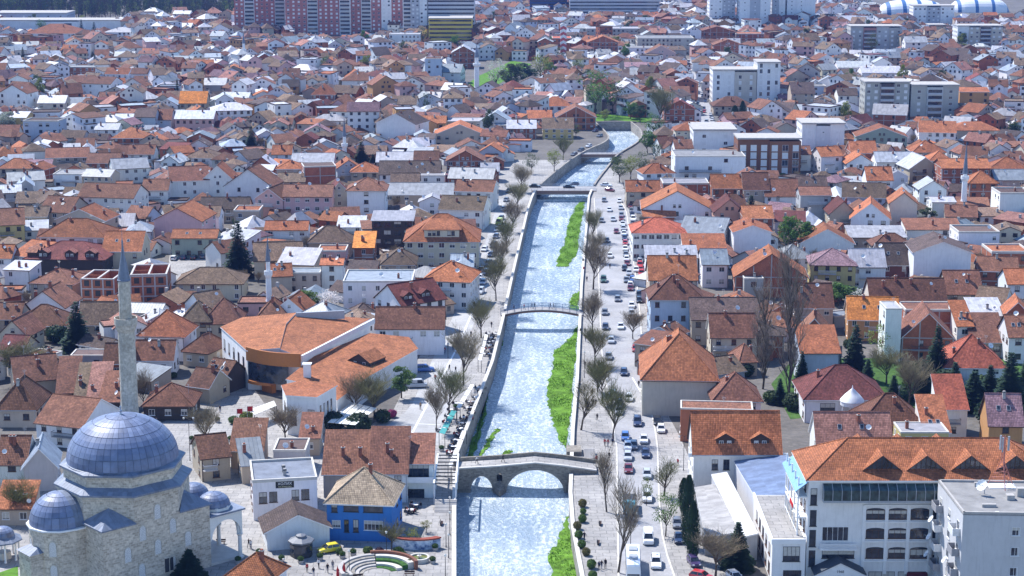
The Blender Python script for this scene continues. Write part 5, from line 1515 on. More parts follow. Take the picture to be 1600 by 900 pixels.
hd = H_(1152, 704, 136, 10, 8.2, 0, 'g', 6.4, 'o', 'W', nw=1, ch=0, dish=0, sky=0)
finish(hd, 'white house with a steep orange tiled roof and two dark dormers', 'house')
for x in (-2.2, 4.4): dormer_on(hd, x, .9, 8.6, 3.4, 1.7, 3.4, RC['o'])
px_windows(hd, Vector(hd.location), 0, [(1112, 718, 1122, 734), (1130, 718, 1140, 734)], METALD, 1)
m = MB(); m.box(-9.2, 9.2, -.25, -.003, 7.0, 7.75); m.build('cornice', WHITE, hd)
vl = H_(1322, 622, 128, 15, 5.5, 0, 'h', 5.4, 'd', 'W', nw=1, ch=1, dish=0, wp=.7)
finish(vl, 'white villa with dark red hip roof and a round columned porch', 'villa')
px_windows(vl, Vector(vl.location), 0, [(1281, 630, 1305, 648)], METALD, 2, 'shop_window'); px_windows(vl, Vector(vl.location), 0, [(1354, 628, 1364, 637), (1367, 628, 1377, 636)], FRAMEB, 1)
m = MB(); m.lathe([(2.6, 5.4), (2.45, 5.7), (1.6, 6.7), (.15, 8.1), (.05, 8.8)], 20, (1.0, -1.6, 0)); m.build('porch_cone', WHITE, vl, None, True)
m = MB(); m.lathe([(2.5, 4.5), (2.5, 5.35), (2.2, 5.38), (0, 5.38)], 20, (1.0, -1.6, 0)); m.build('porch_ring', WHITE, vl)
cm = MB(); cm.lathe([(.26, 0), (.2, .2), (.18, 4.3), (.28, 4.5)], 10); cme = cm.mesh('column', [WHITE])
for t in (3.5, 4.4, 5.2, 6.0): obj('column', cme, vl, None, Matrix.Translation((1.0 + 2.2 * math.cos(t), -1.6 + 2.2 * math.sin(t), 0)))
# ---------------- cinema and its brown roofs
r_ = custom('cinema', 'large white cinema complex with brown-orange roofs and an orange curved fascia', 'cinema', W(440, 640))
CB = (.36, .135, .06)
picked_block(r_, [(346, 511, 9.3), (379, 496, 9.6), (462, 489, 11.5), (445, 506, 11.5), (437, 543, 10.0), (386, 547, 9.3)], TILE, PLAS, (.42, .16, .07), WC['W'])
picked_block(r_, [(445, 507, 11.3), (462, 490, 11.3), (578, 498, 9.0), (470, 557, 9.0), (437, 544, 9.8)], TILE, PLAS, CB, WC['W'], .25, 'wall', 'roof')
picked_block(r_, [(493, 557, 7.4), (577, 521, 7.4), (638, 527, 6.3), (652, 545, 5.9), (574, 588, 5.4), (527, 625, 5.2), (487, 600, 6.4), (448, 592, 7.0)], TILE, PLAS, CB, WC['W'])
picked_block(r_, [(441, 602, 8.6), (467, 596, 9.3), (525, 602, 8.6), (494, 620, 8.8), (448, 617, 8.6)], TILE, PLAS, RC['o'], WC['W'])
o = r_.location
def pick_strip(name, a, b, z0, z1, mat, th=.35, bow=0.0):
    A, B = W(*a) - o, W(*b) - o; m = MB(); k = 8
    n = Vector((B.y - A.y, A.x - B.x, 0)).normalized()
    pts = [A.lerp(B, j / k) + n * bow * math.sin(math.pi * j / k) for j in range(k + 1)]
    for p, q in zip(pts[:-1], pts[1:]):
        m.faces([(p.x, p.y, z0), (q.x, q.y, z0), (q.x + n.x * th, q.y + n.y * th, z0), (p.x + n.x * th, p.y + n.y * th, z0), (p.x, p.y, z1), (q.x, q.y, z1), (q.x + n.x * th, q.y + n.y * th, z1), (p.x + n.x * th, p.y + n.y * th, z1)], [(3, 2, 6, 7), (0, 4, 5, 1), (4, 7, 6, 5), (0, 1, 2, 3), (1, 5, 6, 2), (0, 3, 7, 4)])
    return m.build(name, mat, r_)
orange = m_plain('orange_cladding', (.42, .15, .04), .6, .3, .1)
pick_strip('fascia_band', (386, 546, 9.3), (470, 557, 9.3), 6.9, 10.0, orange, .5, 1.6)
pick_strip('curtain_wall', (388, 548, 9.3), (450, 556, 9.3), 2.6, 6.89, GLASS, .25, .8)
pick_strip('lower_band', (388, 548, 9.3), (424, 553, 9.3), 1.9, 2.58, orange, .6, .6)
pick_strip('entrance_panel', (414, 556, 8.0), (430, 560, 8.0), 0, 5.2, orange, 1.2)
pick_strip('gutter', (470, 558, 9.1), (583, 500, 9.1), 8.3, 9.5, WHITE, .5)
pick_strip('roof_parapet', (462, 491, 11.6), (538, 496, 10.2), 10.0, 12.0, METALG, .5)
for j in range(5):
    a = W(349 + j * 9, 519 + j * 7.6, 8.2) - o
    A, B = W(346, 511, 9.3), W(386, 547, 9.3); d = (B - A).normalized(); ang = math.atan2(d.y, d.x)
    c = A.lerp(B, (j + .6) / 5.4) - o; obj('window', win_mesh(1.5, 2.6, True), r_, None, Matrix.Translation((c.x, c.y, 5.6)) @ Matrix.Rotation(ang, 4, 'Z'))
    obj('shop_window', win_mesh(2.0, 2.0, True), r_, None, Matrix.Translation((c.x, c.y, 1.3)) @ Matrix.Rotation(ang, 4, 'Z'))
A, B = W(448, 617, 8.6), W(494, 620, 8.8); ang = math.atan2((B - A).y, (B - A).x)
for t, w, h in ((.22, 1.3, 3.2), (.82, 1.5, 4.2)): c = A.lerp(B, t) - o; obj('tall_window', win_mesh(w, h, True), r_, None, Matrix.Translation((c.x, c.y, 3.8)) @ Matrix.Rotation(ang, 4, 'Z'))
A2 = W(525, 602, 8.6); ang = math.atan2((A2 - B).y, (A2 - B).x)
for t in (.2, .38, .56, .74): c = B.lerp(A2, t) - o; obj('slit_window', win_mesh(.7, 3.6, True, 0), r_, None, Matrix.Translation((c.x, c.y, 4.6)) @ Matrix.Rotation(ang, 4, 'Z'))
A3 = W(441, 602, 8.6); ang = math.atan2((A - A3).y, (A - A3).x)
c = A3.lerp(A, .55) - o; obj('tall_window', win_mesh(2.4, 4.4, True), r_, None, Matrix.Translation((c.x, c.y, 4.0)) @ Matrix.Rotation(ang, 4, 'Z'))
p = W(480, 580, 8.0) - o; m = MB(); m.box(-.8, .8, -.6, .6, -3, 1.6); m.box(-1, 1, -.9, .9, 1.6, 1.8); m.build('vent_shaft', WHITE, r_, None, False, False, Matrix.Translation(p))
dormer_on(r_, *(W(562, 572, 5.6) - o), 5.5, 1.2, 6.5, CB, METALD, -.5)
# white cloth awnings beside the cinema tower
def awning(a, b, c, d, z, col, label):
    P = [W(*q, z) for q in (a, b, c, d)]; root = empty('awning', P[0].xy.to_3d(), 0, label, 'awning'); oo = root.location
    m = MB(); n = 4
    for k in range(n):
        A = P[0].lerp(P[3], k / n); B = P[1].lerp(P[2], k / n); C_ = P[1].lerp(P[2], (k + .88) / n); D = P[0].lerp(P[3], (k + .88) / n)
        q = MB(); q.slab([A - oo, B - oo, C_ - oo, D - oo], .06); q.build('cloth_panel', TINT, root, col)
    pm = MB(); pm.box(-.06, .06, -.06, .06, 0, z - .05); me = pm.mesh('post', [METALD])
    for p in P: obj('post', me, root, None, Matrix.Translation((p.x - oo.x, p.y - oo.y, 0)))
awning((512, 660), (548, 628), (590, 638), (556, 664), 3.0, (.78, .77, .72), 'white panelled awning beside the cinema garden')
awning((390, 640), (428, 626), (432, 634), (398, 648), 3.0, (.75, .74, .66), 'small cream awning before the cinema entrance')
awning((700, 728), (705, 730), (729, 672), (723, 671), 3.0, (.72, .70, .66), 'narrow white awning over the lower cafe terrace')
awning((686, 676), (695, 678), (714, 641), (706, 640), 3.0, (.05, .28, .27), 'teal green awning over the riverside cafe tables')
awning((713, 636), (719, 638), (742, 600), (736, 599), 3.0, (.74, .72, .68), 'long white awning over the upper cafe terrace')
awning((747, 562), (752, 563), (763, 522), (758, 521), 3.0, (.70, .68, .64), 'pale awning over the terrace near the footbridge')
# ---------------- blue house, restaurant, gable shop, kiosk
bh = H_(561, 784, 103, 11, 7.2, -6, 'h', 4.6, 't', 'u', nw=1, ch=1, dish=0); finish(bh, 'bright blue two-storey house with tan tiled hip roof', 'house')
for c in bh.children:
    if c.name.startswith('roof'): c.color = (.42, .32, .22, 1)
bp, br_ = Vector(bh.location), R(-6)
px_windows(bh, bp, br_, [(518, 788, 527, 800), (568, 788, 598, 800)], METALD, 3); px_windows(bh, bp, br_, [(519, 813, 532, 824), (569, 814, 598, 828)], FRAMEW, 4)
px_windows(bh, bp, br_, [(537, 785, 560, 799), (538, 812, 545, 831), (552, 812, 560, 831)], METALD, 1, 'loggia_opening')
rs = H_(445, 751, 100, 12, 7.2, 10, 'f', .45, 'g', 'W', nw=1, ch=2, dish=0, wp=.9); finish(rs, 'pale corner restaurant with flat roof and a black name board', 'restaurant')
rp, rr_ = Vector(rs.location), R(10)
px_windows(rs, rp, rr_, [(405, 769, 417, 787), (421, 768, 433, 785), (456, 765, 467, 782), (471, 764, 483, 781)], FRAMEB, 1)
n_ = Vector((0, -1, 0)); n_.rotate(Matrix.Rotation(rr_, 3, 'Z'))
q_ = rs.matrix_basis.inverted() @ on_plane(445, 757, rp, n_)
m = MB(); m.box(-1.65, 1.65, -.08, -.003, -.62, .62); sg = m.build('name_board', m_plain('board_black', (.012, .014, .014), .5, .3), rs, None, False, False, Matrix.Translation((q_.x, 0, q_.z)))
text_part('lettering', 'XOЛИX', .68, sg, Matrix.Translation((0, -.1, .17)) @ FACE, WHITE); text_part('lettering', 'Fish & Restaurant', .33, sg, Matrix.Translation((0, -.1, -.36)) @ FACE, m_plain('cream_letters', (.7, .68, .4), .6, .2))
gs = H_(466, 826, 98, 8, 3.6, 14, 'G', 2.6, 'k', 'W', nw=1, ch=0, dish=0, wp=.3); finish(gs, 'low white gabled shop with dark brown roof behind the kiosk', 'shop')
cf = H_(655, 722, 42, 8, 7.0, 0, 's', 3.2, 'b', 'W', nw=1, ch=0, dish=0, sky=0); finish(cf, 'white cafe with open upper terrace beside the riverside stairs', 'cafe')
px_windows(cf, Vector(cf.location), 0, [(636, 724, 670, 745)], METALD, 3, 'terrace_opening'); px_windows(cf, Vector(cf.location), 0, [(638, 764, 663, 781)], METALD, 2, 'shop_window')
m = MB(); m.box(-2.7, 2.7, -1.5, -.003, 3.4, 3.6); m.box(-2.7, 2.7, -1.5, -1.4, 3.6, 4.5); m.build('balcony', WHITE, cf)
kp = W(471, 868); k_ = empty('kiosk', kp, .2, 'dark octagonal kiosk with a pale faceted roof by the yellow car', 'kiosk')
m = MB(); m.lathe([(1.9, 0), (1.9, 2.6)], 8); m.build('wall', METALD, k_)
m = MB(); m.lathe([(1.88, .9), (1.93, .9), (1.93, 2.2), (1.88, 2.2)], 8); m.build('glazing', GLASS, k_)
m = MB(); m.lathe([(2.25, 2.6), (2.25, 2.85), (.9, 3.4), (.9, 3.7), (0, 4.0)], 8); m.lathe([(0, 2.6), (2.25, 2.6)], 8); m.build('roof', m_plain('kiosk_roof', (.16, .17, .19), .5, .4), k_)
# ---------------- buildings along the left bank and the unfinished shell
db = H_(100, 404, 126, 17, 6.2, -4, 'h', 3.6, 'd', 'K', nw=1, ch=0, dish=0); finish(db, 'dark red roofed inn with a row of small dormers under an orange upper roof', 'inn')
for x in (-6.5, 1.5, 7.5): dormer_on(db, x, .8, 6.3, 3.0, 1.5, 3.2, (.30, .12, .09))
for k in range(5): dormer_on(db, -db_w if False else -11.2, 2.2 + k * 2.9, 6.3, 2.3, 1.5, 3.0, (.36, .16, .10), None, -math.pi / 2)
ub = H_(112, 369, 104, 14, 9.8, -4, 'h', 4.2, 'o', 'W', wp=.9, dish=0)
cb_ = H_(690, 376, 116, 19, 9, 0, 'h', 6.5, 'o', 'c', wp=1, win=(1.6, 1.5), bal=0, ch=1); finish(cb_, 'big cream corner building with stepped brown hip roof by the riverside street', 'building')
m = MB(); m.box(-5.2, 5.2, 1.2, 9, 8.6, 12.3); m.build('attic_wall', PLAS, cb_, WC['c'])
m = MB(); m.slab([(-6, .6, 12.2), (6, .6, 12.2), (3.5, 6.5, 14.6), (-3.5, 6.5, 14.6)], .2); m.slab([(6, .6, 12.2), (6, 11, 12.2), (3.5, 6.5, 14.6)], .2); m.slab([(-6, 11, 12.2), (-6, .6, 12.2), (-3.5, 6.5, 14.6)], .2); m.build('attic_roof', TILE, cb_, RC['o'])
for x in (-3.6, -2.3, -1.0, 2.2, 3.4): obj('attic_window', win_mesh(1.0, 1.4, True), cb_, None, Matrix.Translation((x, 1.2, 11.0)))
mb_ = H_(613, 344, 64, 12, 11, 0, 's', 1.0, 'w', 'K', wp=1, win=(2.2, 2.2), pitch=2.6, bal=0, ch=0, dish=0); finish(mb_, 'dark glazed modern block with white sloping roof', 'building')
tr = H_(662, 470, 84, 12, 8.2, 38, 'g', 4.2, 'd', 'W', wp=1, bal=.0, ch=1, dish=0); finish(tr, 'white timber-framed row house with dark red roof facing the riverside street', 'house')
for x in (-4, 1.5): dormer_on(tr, x, 1.2, 8.6, 3.0, 1.4, 3.2, RC['d'])
def shell(px, row, wpx, d, h, rot, label):
    p = W(px, row, h); s = scale_at(p); w = wpx / s; p.z = 0
    root = empty('brick_shell', p, R(rot), label, 'unfinished building'); hw = w / 2
    FOOT.append((p.x, p.y + d / 2, w * .6))
    m = MB(); t = .35
    for bx in ((-hw, hw, 0, t), (-hw, hw, d - t, d), (-hw, -hw + t, t, d - t), (hw - t, hw, t, d - t), (-.2, .2, t, d - t), (-hw + t, -.2, d * .5, d * .5 + .25)): m.box(*bx, 0, h)
    m.build('wall', BRICK, root, (.42, .15, .08))
    m = MB(); m.box(-hw + t, hw - t, t, d - t, h - 3.0, h - 2.8); m.build('floor_slab', m_plain('raw_floor', (.38, .2, .1), .9, .1), root)
    f = MB()
    for k in range(1, int(h / 2.8) + 1): f.box(-hw - .03, hw + .03, -.08, -.003, k * 2.8 - .3, k * 2.8)
    for bx in ((-hw - .06, hw + .06, -.06, t + .06), (-hw - .06, hw + .06, d - t - .06, d + .06), (-hw - .06, -hw + t + .06, t + .06, d - t - .06), (hw - t - .06, hw + .06, t + .06, d - t - .06), (-.25, .25, t + .06, d - t - .06)): f.box(*bx, h + .002, h + .3)
    for j in range(4): x = -hw + w * j / 3; f.box(x - .18, x + .18, -.1, -.001, 0, h)
    f.box(hw + .003, hw + .08, 0, d, h * .5 - .3, h * .5); f.build('concrete_frame', m_plain('pale_concrete', (.52, .49, .46), .9, .2), root)
    wm = MB(); wm.box(-.7, .7, -.02, .0, -.8, .8); me = wm.mesh('window_opening', [METALD])
    for z in (1.4, 4.2, 7.0):
        if z > h - .8: continue
        for x in (-w / 3, 0, w / 3): obj('window_opening', me, root, None, Matrix.Translation((x, -.004, z)))
        for y in (d * .3, d * .7): obj('window_opening', me, root, None, Matrix.Translation((hw + .004, y, z)) @ Matrix.Rotation(math.pi / 2, 4, 'Z'))
shell(232, 430, 56, 14, 8.5, 6, 'unfinished roofless brick building with concrete ring beams and open rooms')
shell(152, 437, 52, 12, 8.0, -4, 'lower roofless brick shell beside the taller unfinished building')
# ---------------- far blocks
def tower(px0, px1, ybase, h, d, cols, label, pitch=3.0, fh=3.0, win=(1.4, 1.4), name='apartment_block', cat='apartment block', ribbon=None, balc=()):
    """cols: colours of the vertical strips, left to right"""
    a, b = W(px0, ybase), W(px1, ybase); w = b.x - a.x
    root = empty(name, ((a.x + b.x) / 2, a.y, 0), 0, label, cat); n = len(cols)
    FOOT.append((root.location.x, a.y + d / 2, w * .55))
    wb = MB(); bb = MB(); gb = MB(); tr_ = random.Random(int(px0))
    for k, c in enumerate(cols):
        x0, x1 = -w / 2 + w * k / n, -w / 2 + w * (k + 1) / n; y0 = -.5 * (k % 2)
        m = MB(); m.box(x0, x1, y0, d, 0, h - (k % 2) * .8); m.build('wall', PLAS, root, c)
        cnt = max(1, int((x1 - x0) / pitch))
        for fl in range(int(h / fh)):
            z = fl * fh + fh * .5
            if k in balc:
                bb.box(x0 + .4, x1 - .4, y0 - 1.2, y0 - .003, fl * fh - .1, fl * fh + .9)
                gb.poly([(x0 + .5, y0 - .02, fl * fh + 1.0), (x1 - .5, y0 - .02, fl * fh + 1.0), (x1 - .5, y0 - .02, fl * fh + 2.5), (x0 + .5, y0 - .02, fl * fh + 2.5)])
            elif ribbon: gb.poly([(x0 + .6, y0 - .03, z - .6), (x1 - .6, y0 - .03, z - .6), (x1 - .6, y0 - .03, z + .7), (x0 + .6, y0 - .03, z + .7)])
            else:
                for j in range(cnt): wb.add(window_mb(win[0] + .2, win[1], 0, 1 if tr_.random() < .4 else 0, 1), Matrix.Translation((x0 + (x1 - x0) * (j + .5) / cnt, y0, z)))
        if px0 < 800:
            for fl in range(int(h / fh)):
                if k == n - 1:
                    for y in np.arange(2, d - 1, 4): gb.poly([(x1 + .03, y, fl * fh + 1), (x1 + .03, y + 1.4, fl * fh + 1), (x1 + .03, y + 1.4, fl * fh + 2.4), (x1 + .03, y, fl * fh + 2.4)])
        elif k == 0:
            for fl in range(int(h / fh)):
                for y in np.arange(2, d - 1, 4): gb.poly([(x0 - .03, y + 1.4, fl * fh + 1), (x0 - .03, y, fl * fh + 1), (x0 - .03, y, fl * fh + 2.4), (x0 - .03, y + 1.4, fl * fh + 2.4)])
    if wb.f: wb.build('windows', [FRAMEW, GLASS], root)['kind'] = 'stuff'
    if gb.f: gb.build('glazing', GLASS, root)['kind'] = 'stuff'
    if bb.f: bb.build('balconies', TINT, root, (.5, .51, .53))['kind'] = 'stuff'
    m = MB(); m.box(-w / 2 - .3, w / 2 + .3, -.9, d + .3, h + .003, h + .6); m.build('roof', CONC, root)
RD, WH, GY = (.43, .17, .15), (.82, .82, .82), (.48, .49, .52)
tower(367, 446, 52, 42, 18, [RD, WH, RD, RD, WH], 'red and white tower block at the far edge, the one by the wood', balc=(1, 4))
tower(447, 548, 55, 42, 18, [RD, RD, WH, RD, RD, WH], 'red and white tower block at the far edge, middle of three', balc=(2, 5))
tower(549, 628, 54, 42, 20, [RD, WH, RD, WH, RD], 'red and white tower block at the far edge, next to the pale tower', balc=(1,))
tower(630, 669, 62, 48, 22, [WH, GY, WH], 'pale grey tower with stacked balconies beside the yellow office', balc=(0,))
tower(670, 738, 68, 18, 24, [(.62, .47, .10)], 'yellow office block with dark ribbon windows', ribbon=1, name='office_block', cat='office block')
tower(668, 742, 62, 30, 20, [(.55, .56, .6)], 'grey upper office block behind the yellow office', ribbon=1, name='office_block', cat='office block')
tower(1108, 1148, 40, 50, 20, [WH, GY], 'narrow pale tower block, first of the far pair', win=(1.2, 1.0))
tower(1155, 1203, 42, 50, 20, [WH, GY, WH], 'wide pale tower block with few windows beyond the brick houses', win=(.9, .9), pitch=5)
tower(1206, 1226, 40, 50, 20, [GY, WH], 'grey slot tower between two wide pale towers', win=(1, 1))
tower(1229, 1273, 40, 50, 20, [WH, WH, WH], 'lavender-white tower block nearest the striped tents', win=(.8, .8), pitch=6)
tower(1350, 1419, 186, 18, 14, [(.42, .42, .38), (.36, .3, .28), (.42, .42, .38)], 'grey apartment block with maroon balconies between far houses', balc=(1,))
tower(1422, 1496, 186, 16.5, 14, [(.45, .44, .40), (.55, .56, .55), (.45, .44, .40)], 'grey-beige apartment block with glazed stair beside the maroon-balconied one', balc=(1,), pitch=7)
tower(1328, 1408, 80, 17, 16, [(.45, .44, .42), (.42, .2, .17), (.5, .5, .5), (.45, .43, .4)], 'long four-storey block with brown balconies in the far rows', balc=(1,))
tower(1426, 1490, 40, 16, 16, [WH, GY, WH], 'white block in front of the striped tent halls')
tower(1451, 1476, 65, 12, 12, [(.35, .42, .55)], 'small blue-grey office beside a red facade', ribbon=1, name='office_block', cat='office block')
tower(1495, 1565, 74, 15, 16, [WH, (.55, .5, .42), (.4, .3, .26), (.55, .5, .42)], 'cream apartment block with ribbed white roof at the far edge', balc=(2,))
tower(1113, 1181, 160, 17, 16, [WH, (.58, .53, .46)], 'white and beige modern block with tall narrow windows', pitch=4, win=(1.3, 1.9), name='modern_block', cat='building')
tower(1182, 1218, 160, 21, 16, [WH], 'taller white wing of the modern block', pitch=4, win=(1.3, 2.2), name='modern_block', cat='building')
tower(1083, 1150, 240, 10, 24, [WH], 'white market hall with grey flat roof by the willows', pitch=9, name='market_hall', cat='hall')
tower(1152, 1250, 272, 14, 14, [(.22, .1, .06), (.26, .12, .07)], 'dark brick hall with tall glazing beside the white market hall', pitch=4, win=(2.2, 2.4), name='market_hall', cat='hall')
tower(1252, 1318, 245, 14, 16, [WH, (.68, .68, .70), WH], 'blank white slab building beside the dark brick hall', pitch=40, win=(.6, .6), name='market_hall', cat='hall')
tower(828, 886, 20, 20, 20, [(.04, .07, .2)], 'dark blue commercial building at the far edge', ribbon=1, name='office_block', cat='office block')
tower(890, 1030, 22, 14, 30, [(.6, .6, .62)], 'long low pale hall beside the dark blue building', ribbon=1, name='hall', cat='hall')
tower(1270, 1380, 22, 7, 40, [(.6, .6, .62)], 'long low pale roofed market at the far edge', ribbon=1, name='hall', cat='hall')
tower(-10, 105, 40, 10, 30, [(.45, .47, .55)], 'long warehouse with pale blue roof at the edge of the wood', pitch=9, name='warehouse', cat='warehouse')
tower(-10, 190, 48, 8, 26, [WH, WH, WH], 'low white warehouse with dark doors in front of the blue-roofed one', pitch=14, win=(6, 4), fh=8, name='warehouse', cat='warehouse')
def tents(px0, px1, yb, label, every):
    a, b = W(px0, yb), W(px1, yb); L = b.x - a.x; r = 15
    root = empty('tent_hall', ((a.x + b.x) / 2, a.y, 0), 0, label, 'sports hall'); n = 18
    for k in range(n):
        x0, x1 = -L / 2 + L * k / n, -L / 2 + L * (k + 1) / n; f = lambda x: math.sqrt(max(.03, 1 - (abs(x) / (L / 2)) ** 3.5))
        m = MB(); A = [math.pi * j / 14 for j in range(15)]
        for t0, t1 in zip(A[:-1], A[1:]):
            m.poly([(x0, r - r * math.cos(t0) * f(x0), r * .85 * math.sin(t0) * f(x0)), (x0, r - r * math.cos(t1) * f(x0), r * .85 * math.sin(t1) * f(x0)), (x1, r - r * math.cos(t1) * f(x1), r * .85 * math.sin(t1) * f(x1)), (x1, r - r * math.cos(t0) * f(x1), r * .85 * math.sin(t0) * f(x1))])
        m.build('membrane_strip', TINT, root, (.06, .16, .36) if k % every == 2 else (.75, .76, .78))
tents(1375, 1484, 24, 'white arched tent hall with broad blue stripes', 4)
tents(1488, 1582, 20, 'white arched tent hall with thin blue stripes', 5)
p = W(880, 92); cs = empty('striped_tower', p, 0, 'red and white striped tower beside brick buildings', 'tower')
for k in range(12):
    m = MB(); z = k * 1.9; m.faces([(-2, -2, z), (0, -2.2, z + 1.1), (2, -2, z), (2, 2, z), (-2, 2, z), (-2, -2, z + 1.9), (0, -2.2, z + 3.0), (2, -2, z + 1.9), (2, 2, z + 1.9), (-2, 2, z + 1.9)], [(0, 1, 6, 5), (1, 2, 7, 6), (2, 3, 8, 7), (3, 4, 9, 8), (4, 0, 5, 9), (5, 6, 7, 8, 9)])
    m.build('band', TINT, cs, (.5, .1, .1) if k % 2 == 0 else (.75, .75, .75))
# ---------------- little square: steps, planters, basin, pergola
p = W(590, 896); am = empty('stepped_seating', p, 0, 'curved pale stone steps with planted terraces on the little square', 'steps')
for k in range(6):
    r0 = 3.2 + k * .95; m = MB(); n = 18; A = [math.pi * .55 + math.pi * .62 * j / n for j in range(n + 1)]; z0, z1 = 0, .12 + .32 * k
    for a, b in zip(A[:-1], A[1:]):
        q = [(r0 * math.cos(a), r0 * math.sin(a)), (r0 * math.cos(b), r0 * math.sin(b)), ((r0 + .95) * math.cos(b), (r0 + .95) * math.sin(b)), ((r0 + .95) * math.cos(a), (r0 + .95) * math.sin(a))]
        m.prism(q[::-1], 0, z1)
    m.build('step', CONC if k % 2 else STONEW, am)
for k in range(4):
    r0 = 3.2 + k * 1.35; m = MB(); n = 10; A = [math.pi * .12 + math.pi * .42 * j / n for j in range(n + 1)]
    for a, b in zip(A[:-1], A[1:]):
        q = [(r0 * math.cos(a), r0 * math.sin(a)), (r0 * math.cos(b), r0 * math.sin(b)), ((r0 + 1.35) * math.cos(b), (r0 + 1.35) * math.sin(b)), ((r0 + 1.35) * math.cos(a), (r0 + 1.35) * math.sin(a))]
        m.prism([(x, y) for x, y in q][::-1], 0, .15 + .5 * k)
    m.build('planted_tier', m_plain('planted_green', (.05, .12, .03), .95, .1, .5, 1.5) if k % 2 == 0 else COPE, am)
m = MB(); n = 16; A = [math.pi * .08 + math.pi * .5 * j / n for j in range(n + 1)]
for a, b in zip(A[:-1], A[1:]):
    q = [(8.6 * math.cos(a), 8.6 * math.sin(a)), (8.6 * math.cos(b), 8.6 * math.sin(b)), (9.3 * math.cos(b), 9.3 * math.sin(b)), (9.3 * math.cos(a), 9.3 * math.sin(a))]; m.prism(q[::-1], 0, 2.3)
m.build('planter_rim', m_plain('red_brown_rim', (.19, .08, .05), .8, .2), am); am.scale = (.74, .74, .7)
def mural_mat():
    t = NT('mural_paint'); n = t.noise(t.uv(), .55, 3)
    return t.base(t.ramp(n, [(.38, (.06, .11, .24)), (.47, (.42, .5, .62)), (.58, (.7, .74, .8)), (.66, (.12, .2, .36))]), .8, .2)
MUR = mural_mat()
p = W(652, 857); mw = empty('mural_wall', p, 0, 'curved blue and white painted wall with red-brown coping behind the basin', 'wall')
m = MB(); n = 14; A = [math.pi * 1.12 + math.pi * .72 * j / n for j in range(n + 1)]
for a, b in zip(A[:-1], A[1:]):
    q = [(4.6 * math.cos(a), 1.8 + 2.6 * math.sin(a)), (4.6 * math.cos(b), 1.8 + 2.6 * math.sin(b)), (4.2 * math.cos(b), 1.8 + 2.2 * math.sin(b)), (4.2 * math.cos(a), 1.8 + 2.2 * math.sin(a))]; m.prism(q, 0, 1.7)
m.build('wall', MUR, mw)
m = MB()
for a, b in zip(A[:-1], A[1:]):
    q = [(4.75 * math.cos(a), 1.8 + 2.75 * math.sin(a)), (4.75 * math.cos(b), 1.8 + 2.75 * math.sin(b)), (3.6 * math.cos(b), 1.8 + 1.7 * math.sin(b)), (3.6 * math.cos(a), 1.8 + 1.7 * math.sin(a))]; m.prism(q, 1.703, 1.95)
m.build('coping', m_plain('red_coping', (.27, .07, .045), .8, .2), mw)
p = W(655, 876); fb = empty('fountain_basin', p, 0, 'round stone fountain basin with green water', 'fountain')
m = MB(); m.lathe([(1.75, 0), (1.75, .75), (1.45, .75), (1.45, .4)], 28); m.build('rim', COPE, fb)
m = MB(); m.lathe([(1.46, .5), (0, .5)], 28); m.build('water', m_plain('green_water', (.16, .17, .03), .2, .5), fb)
m = MB(); m.lathe([(.2, .4), (.12, .8), (.4, .95), (.1, 1.0), (.08, 1.3), (0, 1.35)], 12); m.build('spout', COPE, fb)
p = W(678, 792); pg = empty('pergola', p, 0, 'white steel pergola with dark slats over the terrace stairs at the old bridge', 'pergola')
pm = MB(); pm.box(-.09, .09, -.09, .09, 0, 4.0); pme = pm.mesh('post', [WHITE]); bm_ = MB(); bm_.box(-2.1, 2.1, -.08, .08, 3.9, 4.1); bme = bm_.mesh('slat', [METALD])
for k in range(9):
    obj('slat', bme, pg, None, Matrix.Translation((2.0, 1.5 + k * 2.2, 0)))
    if k % 2 == 0:
        for x in (0, 4.0): obj('post', pme, pg, None, Matrix.Translation((x, 1.5 + k * 2.2, 0)))
m = MB(); m.box(3.85, 4.15, 1.2, 19.5, 4.103, 4.25); m.box(-.15, .15, 1.2, 19.5, 4.103, 4.25); m.build('beam', WHITE, pg)
sm = MB(); sm.box(0, 4.0, 0, .45, 0, .16); sme = sm.mesh('step', [CONC])
for k in range(9): obj('step', sme, pg, None, Matrix.Translation((.2, -3.0 + k * .45, k * .12)))
# concrete weir strip and billboard
p = W(15, 645); bb_ = empty('billboard', p, 0, 'blank white billboard below the brown hip roof at the edge', 'billboard')
m = MB(); m.box(-2.3, 2.3, -.1, .0, .4, 2.4); m.build('panel', WHITE, bb_)
pm = MB(); pm.box(-.08, .08, .003, .15, 0, 2.2); me = pm.mesh('post', [METALD])
for x in (-1.8, 1.8): obj('post', me, bb_, None, Matrix.Translation((x, 0, 0)))
